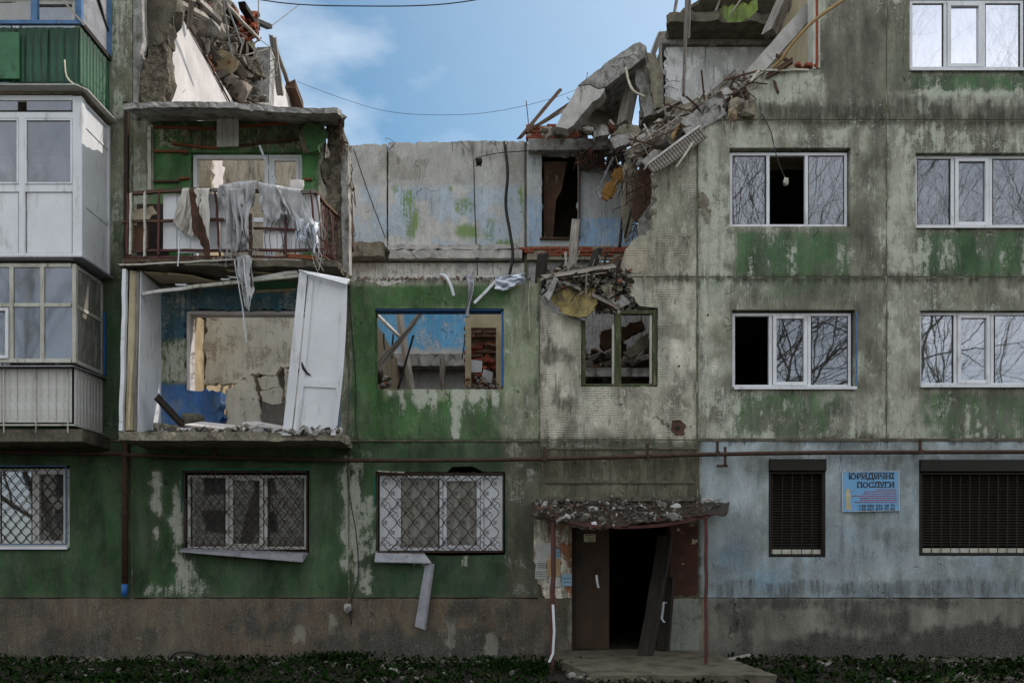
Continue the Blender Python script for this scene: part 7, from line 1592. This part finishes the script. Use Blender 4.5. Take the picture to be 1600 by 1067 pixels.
# fallen plank leaning in the doorway, rags on it
beam('timber_beam', W(1008, 1028, -.9), W(1040, 838, -.05), .24, .10, 'wood_black', 'broad charred plank leaning in the dark entrance', seed=3)
beam('timber_beam', W(1036, 1018, -.15), W(1044, 900, -.03), .22, .08, 'wood_black', 'second charred board standing at the right side of the entrance', seed=4)
for k, (pt, lb) in enumerate((([W(1041, 942, -.25), W(1037, 940, -.26), W(1035, 958, -.26), W(1034, 966, -.26), W(1038, 972, -.26)], 'white plastic strip caught on the charred board by the entrance'),
                              ([W(932, 898, .0), W(933, 908, -.02), W(935, 918, .0)], 'small white strip hanging from the door handle'), ([W(864, 944, -1.99), W(866, 985, -2.0), W(864, 1020, -1.98), W(858, 1034, -1.97)], 'white plastic tape hanging along the left canopy post'))):
    vs = []; P_ = pt; 
    for p in P_: vs += [p + Vector((-.018, 0, 0)), p + Vector((.018, -.012, 0))]
    o = MB().add(vs, [(2 * i, 2 * i + 1, 2 * i + 3, 2 * i + 2) for i in range(len(P_) - 1)]).build('plastic_tape', 'white_pvc'); o.modifiers.new('t', 'SOLIDIFY').thickness = .004; tag(o, lb, 'tape')
# concrete step
o = plate('step_slab', jag([(uX(862) * 90, -2), (uX(1098) * 90, -2), (uX(1130) * 90 - 4, -290), (uX(900) * 90, -290), (uX(868) * 90, -150)], [1, 2, 3, 4], 3, 12, 3), (), .14, 'step_concrete', None, None, lambda x, y: Vector((x / 90., y / 90., .0)), (0, 0, -1), 10, .006, .02, 3)
tag(o, 'cracked grey concrete step slab in front of the entrance', 'step')
o = plate('wall_facing', jag([(1047, 936), (1092, 936), (1092, 1024), (1047, 1024)], [3], 3, 7, 2), (), .04, parent=B, paint=const_paint((.24, .25, .22), (.10, .10, .08), .42, .45, .9), conv=lambda x, y: W(x, y, -.04), step=6)
# ------------------------------------------------------------ paper notices left of the door
mat('paper_white', (.55, .55, .53), (.42, .42, .40), 5, rough=.85); mat('paper_blue', (.22, .38, .52), (.30, .42, .50), 5, rough=.85); mat('paper_peach', (.50, .36, .26), (.42, .30, .22), 5, rough=.85); mat('paper_cream', (.46, .43, .33), (.36, .34, .26), 5, rough=.85); mat('ink', (.03, .03, .04), (.05, .05, .07), 5); mat('ink_red', (.35, .05, .08), (.28, .05, .07), 5); mat('sign_blue', (.12, .30, .52), (.17, .36, .58), 1.2, rough=.5, bs=0, finec=.05, coord='Object'); mat('gold', (.4, .3, .1), (.3, .2, .06), 4)
def paper(x0, y0, x1, y1, matn, label, s, lines=0, ink='ink'):
    o = plate('paper_notice', jag(rect(x0, y0, x1, y1), None, .5, 4, s), (), .002, matn, None, None, lambda x, y: W(x, y, 0) + Vector((0, -.045 - .001 * s, 0)), step=6, relief=.003)
    tag(o, label, 'paper notice', 'torn notices beside the entrance door')
    if lines:
        m = MB(); r = random.Random(s)
        for k in range(lines):
            y = y0 + (y1 - y0) * (k + 1) / (lines + 1); x = x0 + 1.5
            while x < x1 - 2:
                w_ = r.uniform(1, 3); m.box((uX(x), -.052 - .001 * s, zy(y + .5)), (uX(min(x + w_, x1 - 1)), -.0535 - .001 * s, zy(y - .5))); x += w_ + .7
        m.build('print', ink, o)
paper(838, 848, 856, 876, 'paper_white', 'large torn white notice at the upper left of the notice patch', 1)
paper(853, 848, 868, 866, 'paper_white', 'white notice behind the red post at the top', 2)
paper(866, 858, 875, 872, 'paper_blue', 'small blue notice right of the red post', 3, 2)
paper(837, 877, 853, 888, 'paper_white', 'white notice with grey lines under the large torn one', 4, 3)
paper(836, 889, 854, 904, 'paper_white', 'pale bluish notice with dark blots at the lower left', 5, 3)
paper(855, 873, 875, 900, 'paper_peach', 'peach coloured notice with several lines of print', 6, 6, 'gold')
paper(877, 897, 893, 915, 'paper_blue', 'light blue notice next to the door at the bottom', 7, 2)
paper(858, 901, 876, 916, 'paper_white', 'dirty pale notice below the peach coloured one', 8)
nb_ = empty('door_sign', W(922, 839, .07), 'small cream sign with two lines of print on the brown door', 'sign')
m = MB(); m.box((uX(913), .075, zy(846)), (uX(931), .09, zy(834))); m.build('plate', 'paper_cream', nb_)
m = MB()
for y, a, b in ((835.6, 915, 929), (839.6, 916, 928), (843.4, 919, 929)): m.box((uX(a), .073, zy(y + .8)), (uX(b), .075, zy(y - .4)))
m.build('print', 'ink', nb_)

# ------------------------------------------------------------ the sign
sg = empty('wall_sign', W(1359, 769, -.02), 'light blue advertising board with black lettering between the shutters', 'sign')
m = MB(); sg_x0, sg_x1, sg_y0, sg_y1 = 1314, 1404, 737, 800
m.hexa([W(1315, 800, 0) + Vector((0, -.035, 0)), W(1404, 798, 0) + Vector((0, -.035, 0)), W(1404, 798, 0) + Vector((0, -.012, 0)), W(1315, 800, 0) + Vector((0, -.012, 0)), W(1314, 737, 0) + Vector((0, -.035, 0)), W(1403.5, 735.5, 0) + Vector((0, -.035, 0)), W(1403.5, 735.5, 0) + Vector((0, -.012, 0)), W(1314, 737, 0) + Vector((0, -.012, 0))]); m.build('board', 'sign_blue', sg)
m = MB(); yy = -.037
for p, q in (((1314.6, 737.5), (1403, 736)), ((1315.5, 799.4), (1403.4, 797.5)), ((1314.8, 737), (1315.6, 800)), ((1403, 735.5), (1403.6, 798))):
    m.bar(W(p[0], p[1], 0) + Vector((0, yy, 0)), W(q[0], q[1], 0) + Vector((0, yy, 0)), .012, .008)
m.build('border', 'paper_white', sg)
def text(body, x_right, y_base, height, width, matn, off=.0, nm='lettering'):
    c = bpy.data.curves.new(nm, 'FONT'); c.body = body; c.align_x = 'LEFT'; c.size = 1; c.extrude = .01; c.offset = off
    o = bpy.data.objects.new(nm, c); col.objects.link(o); bpy.context.view_layer.update()
    dg = bpy.context.evaluated_depsgraph_get(); me = bpy.data.meshes.new_from_object(o.evaluated_get(dg)); bpy.data.objects.remove(o)
    xs = [v.co.x for v in me.vertices]; ys = [v.co.y for v in me.vertices]; x0, x1, y0, y1 = min(xs), max(xs), 0, .73
    kx = width / 90. / (x1 - x0); kz = height / 90. / .73
    for v in me.vertices: v.co = Vector(((v.co.x - x1) * kx, -v.co.z * .1, v.co.y * kz))
    me.name = nm; me.materials.append(M[matn]); q = bpy.data.objects.new(nm, me); col.objects.link(q); q.location = W(x_right, y_base, 0) + Vector((0, -.0375, 0)); q.rotation_euler = (0, R(-.6), 0); setparent(q, sg); return q
def serifs(body, x_right, y_base, height, width):
    pass
text('ЮРИДИЧНІ', 1396, 748, 8.6, 71, 'ink', .035); text('ПОСЛУГИ', 1396, 761.3, 8.2, 58, 'ink', .035)
# slab feet and heads of the letters
m = MB()
for (xr, w_, n, yb, h) in ((1396, 71, 8, 748, 8.6), (1396, 58, 7, 761.3, 8.2)):
    for i in range(n):
        xc = xr - w_ + w_ * (i + .5) / n
        for dx in (-.30, .30):
            for y in (yb, yb - h):
                x = xc + dx * w_ / n
                if (i in (1,) and n == 8) or (n == 7 and i in (1, 2)): continue
                m.box((uX(x - 1.5), -.0385, zy(y + .35)), (uX(x + 1.5), -.0365, zy(y - .75)))
m.build('letter_serif', 'ink', sg)
text('+38 050 935 38 72', 1397, 792, 4.6, 57, 'ink', .02); text('+38 063 879 92 86', 1397, 797.4, 4.4, 57, 'ink', .02)
m = MB(); r = random.Random(2)
for y, a in ((765, 1368), (768.2, 1349), (771.6, 1347), (774.8, 1329), (778, 1342), (781.2, 1343), (784.4, 1334)):
    x = a
    while x < 1399:
        w_ = r.uniform(2, 6)
        xx = x
        while xx < min(x + w_, 1399): m.box((uX(xx), -.0385, zy(y + .8)), (uX(xx + .55), -.0365, zy(y - .7))); xx += .85
        x += w_ + 1.1
m.build('small_print', 'ink_red', sg)
# small figure with scales printed at the left
m = MB(); pts = [(1322, 763), (1325, 763), (1326, 768), (1328, 774), (1327, 786), (1330, 796), (1319, 796), (1321, 786), (1319, 776), (1320, 768)]
m.prism([W(x, y, 0) + Vector((0, -.0365, 0)) for x, y in pts], (0, -.002, 0)); m.bar(W(1325, 769, 0) + Vector((0, -.038, 0)), W(1333, 764, 0) + Vector((0, -.038, 0)), .012, .003); m.build('printed_figure', 'paper_cream', sg)

# ------------------------------------------------------------ ground cover
r = random.Random(91); rs = np.random.RandomState(9)
def weeds(name, n, area, label, size=(.03, .09), up=.5, dens=None, pal=((.008, .022, .004), (.006, .016, .004), (.012, .030, .006), (.016, .026, .007))):
    V = []; Fq = []; C = []; k = 0
    for _ in range(n):
        x, y = area(r)
        if dens and r.random() > dens(x, y): continue
        h = r.uniform(*size); c = r.choice(pal); f = r.uniform(.7, 1.3); z = GZ + .035 * mnoise.noise(Vector((x * .8, y * .8, 0))) + .02 * mnoise.noise(Vector((x * 3, y * 3, 5)))
        a = r.uniform(0, 6.28); ln = h * r.uniform(.6, 1.6); dx, dy = math.cos(a) * ln, math.sin(a) * ln; px, py = -math.sin(a) * h * .33, math.cos(a) * h * .33; zz = z + r.random() * h * up * 3
        V += [(x, y, zz), (x + dx * .5 + px, y + dy * .5 + py, zz + h * r.uniform(.3, 1)), (x + dx, y + dy, zz + h * r.uniform(.1, 1.1)), (x + dx * .5 - px, y + dy * .5 - py, zz + h * r.uniform(.3, 1))]
        Fq.append((k, k + 1, k + 2, k + 3)); k += 4; C += [(c[0] * f, c[1] * f, c[2] * f, 1)] * 4
    me = bpy.data.meshes.new(name); me.from_pydata(V, [], Fq); me.materials.append(M['leaf']); a = me.color_attributes.new('tint', 'FLOAT_COLOR', 'POINT'); a.data.foreach_set('color', np.array(C, np.float32).ravel())
    o = link(name, me); tag(o, label, 'weeds', kind='stuff')
stepx = lambda x, y: not (.55 < x < 3.7 and y > -3.2)
weeds('weeds', 70000, lambda r: (r.uniform(-10, 10), -.12 - 4.6 * r.random() ** 1.1), 'low dark green weeds and clover along the foot of the wall', size=(.02, .06), dens=lambda x, y: (1 if stepx(x, y) else 0) * (.0 + 1.2 * max(0, mnoise.noise(Vector((x * .9, y * 1.2, 2))) + .08)) * min(1, (-y) / .8 + .05))
weeds('grass', 26000, lambda r: (r.uniform(-10, 10), -.2 - 4.5 * r.random()), 'thin grass blades among the weeds', (.04, .11), .1, dens=lambda x, y: (1 if stepx(x, y) else 0) * (.2 + max(0, mnoise.noise(Vector((x * 1.3, y * 1.3, 7))))))
weeds('bush', 900, lambda r: (-2.95 + r.gauss(0, .32), -.35 + r.gauss(0, .12)), 'small clump of weeds growing against the plinth below the cable', (.03, .07), .7)
weeds('bush', 900, lambda r: (.15 + r.gauss(0, .35), -1.6 + r.gauss(0, .3)), 'clump of weeds beside the left canopy post', (.03, .07), .7)
pts = [Vector((r.uniform(-9.5, 9.5), -.05 - abs(r.gauss(0, .5)), GZ + .01)) for _ in range(900)]
pts = [p for p in pts if stepx(p.x, p.y)]
pts += [Vector((x_, y_, GZ + .03)) for x_, y_ in ((r.uniform(-9.5, 9.5), -r.uniform(.2, 4.2)) for _ in range(700)) if stepx(x_, y_)]
rubble('gravel', pts, (.01, .10), [(.16, .15, .13), (.10, .09, .08), (.25, .24, .22), (.05, .045, .035)], seed=3, label='small stones scattered at the foot of the plinth', cat='stones')
pts = [Vector((uX(900) + r.uniform(-.35, 1.0), -3.0 + r.gauss(0, .12), -.06 + abs(r.gauss(0, .02)))) for _ in range(160)]
rubble('gravel', pts, (.01, .06), [(.26, .25, .22), (.16, .15, .13), (.3, .29, .25)], seed=4, label='crumbled pale concrete at the front left edge of the step', cat='stones')
for k, (x, y, Y, sx_, lb) in enumerate(((290, 1028, -.3, .34, 'flat pale stone at the wall foot left of the middle'), (555, 1038, -.4, .3, 'flat pale stone at the wall foot below the hanging cable'), (613, 1056, -1.9, .10, 'small round pale stone in the weeds'), (622, 1058, -1.95, .08, 'smaller round stone beside the pale one in the weeds'), (285, 1054, -2.0, .16, 'flat grey stone lying in the dark weeds on the left'))):
    p = W(x, y, Y); p.z = GZ + .04; chunk('stone', p, (sx_, .14, .06 + .3 * (sx_ < .12) * sx_), lb, 'pale_concrete', 70 + k, cat='stone')
beam('plank', Vector((3.35, -.85, GZ + .05)), Vector((3.98, -.55, GZ + .13)), .07, .03, 'wood_pale', 'short pale stick lying on the ground right of the step', 'stick', splinter=.03)
beam('plank', Vector((-2.2, -1.0, GZ + .03)), Vector((.1, -.75, GZ + .03)), .09, .05, 'wood_grey', 'long thin board lying in the weeds along the plinth', 'plank')
wire('cable', [W(262, 1034, -.1), W(275, 1020, -.12), W(300, 1019, -.12), W(330, 1028, -.12)], .018, 'black_rubber', 'black cable bent along the foot of the plinth')
# kerb of the blind area along the wall
m = MB(); m.box((uX(-200), -.55, GZ - .1), (uX(860), -.03, GZ + .012)); m.box((uX(1140), -.55, GZ - .1), (uX(1990), -.03, GZ + .012)); o = m.build('pavement', 'step_concrete'); o['kind'] = 'structure'

# ------------------------------------------------------------ across the street (seen in the panes): bare trees and a long block
def tree_mesh(seed):
    r = random.Random(seed); T_ = MB(); Bm = MB()
    def grow(p, d, rad, ln, depth):
        n = 3; pts = [p]; q = p.copy(); dd = d.copy()
        for i in range(n):
            dd = (dd + Vector((r.gauss(0, .12), r.gauss(0, .12), r.gauss(0, .06) + .03))).normalized(); q = q + dd * ln / n; pts.append(q.copy())
        rad2 = rad * .62
        (T_ if depth == 0 else Bm).tube(pts, [rad + (rad2 - rad) * i / n for i in range(n + 1)], 6 if depth < 2 else 3, False)
        if depth >= 7: return
        k = 3 if depth < 4 else (3 if r.random() < .45 else 2)
        for i in range(k):
            t = r.uniform(.45, 1) if i else 1; pp = pts[0].lerp(pts[-1], t); a = r.uniform(0, 6.28); tilt = r.uniform(.25, .75)
            u = dd.orthogonal().normalized(); u = Matrix.Rotation(a, 3, dd) @ u
            grow(pp if i else pts[-1], (dd * math.cos(tilt) + u * math.sin(tilt)).normalized(), rad2 * r.uniform(.65, .95), ln * r.uniform(.74, .98), depth + 1)
    grow(Vector((0, 0, 0)), Vector((0, 0, 1)), .20, 2.6, 0)
    return T_.mesh('trunk'), Bm.mesh('crown')
TM = [tree_mesh(3), tree_mesh(8)]
for t_, c_ in TM: t_.materials.append(M['bark']); c_.materials.append(M['bark'])
for k, (x, y, s, rz) in enumerate(((7.5, -23, 1.15, 0), (13.5, -24, 1.25, 1.3), (19, -22, 1.2, 2.2), (24, -26, 1.3, 4), (2, -27, 1.1, 3), (-5, -24, 1.1, .4), (-13, -26, 1.15, 5), (-20, -24, 1.1, 2))):
    t = empty('tree', (x, y, GZ), ('bare tree across the street, directly opposite the upper right windows', 'tall bare tree across the street opposite the rightmost windows', 'bare tree across the street beyond the right end of the view', 'farthest right bare tree across the street', 'bare tree across the street opposite the entrance', 'bare tree across the street opposite the green bay', 'bare tree across the street opposite the left balconies', 'farthest left bare tree across the street')[k], 'tree', 'bare trees across the street')
    t.rotation_euler = (0, 0, rz); t.scale = (s * 1.5, s * 1.5, s * 1.75)
    for me, nm in zip(TM[k % 2], ('trunk', 'crown')):
        o = bpy.data.objects.new(nm, me); col.objects.link(o); o.parent = t
ob = empty('apartment_building', (0, -46, GZ), 'long pale apartment block across the street, mirrored in the window panes', 'building')
m = MB(); m.box((-34, -58, GZ), (34, -46, 10.2)); m.build('wall', 'far_wall', ob); m = MB(); m.box((-34.5, -58.5, 10.22), (34.5, -45.5, 10.7)); m.build('roof', 'roof_slate', ob)
wm = MB().box((-.8, 0, 0), (.8, .03, 1.4)).mesh('window'); wm.materials.append(M['far_glass'])
for i in range(19):
    for j in range(4):
        o = bpy.data.objects.new('window', wm); col.objects.link(o); o.location = (-31.5 + i * 3.5, -45.99, GZ + 1.1 + j * 2.6); setparent(o, ob)

# ------------------------------------------------------------ finish
for o in list(col.objects):
    if o.type == 'MESH' and o.data.users == 1 and False: pass
print('objects', len(bpy.data.objects))
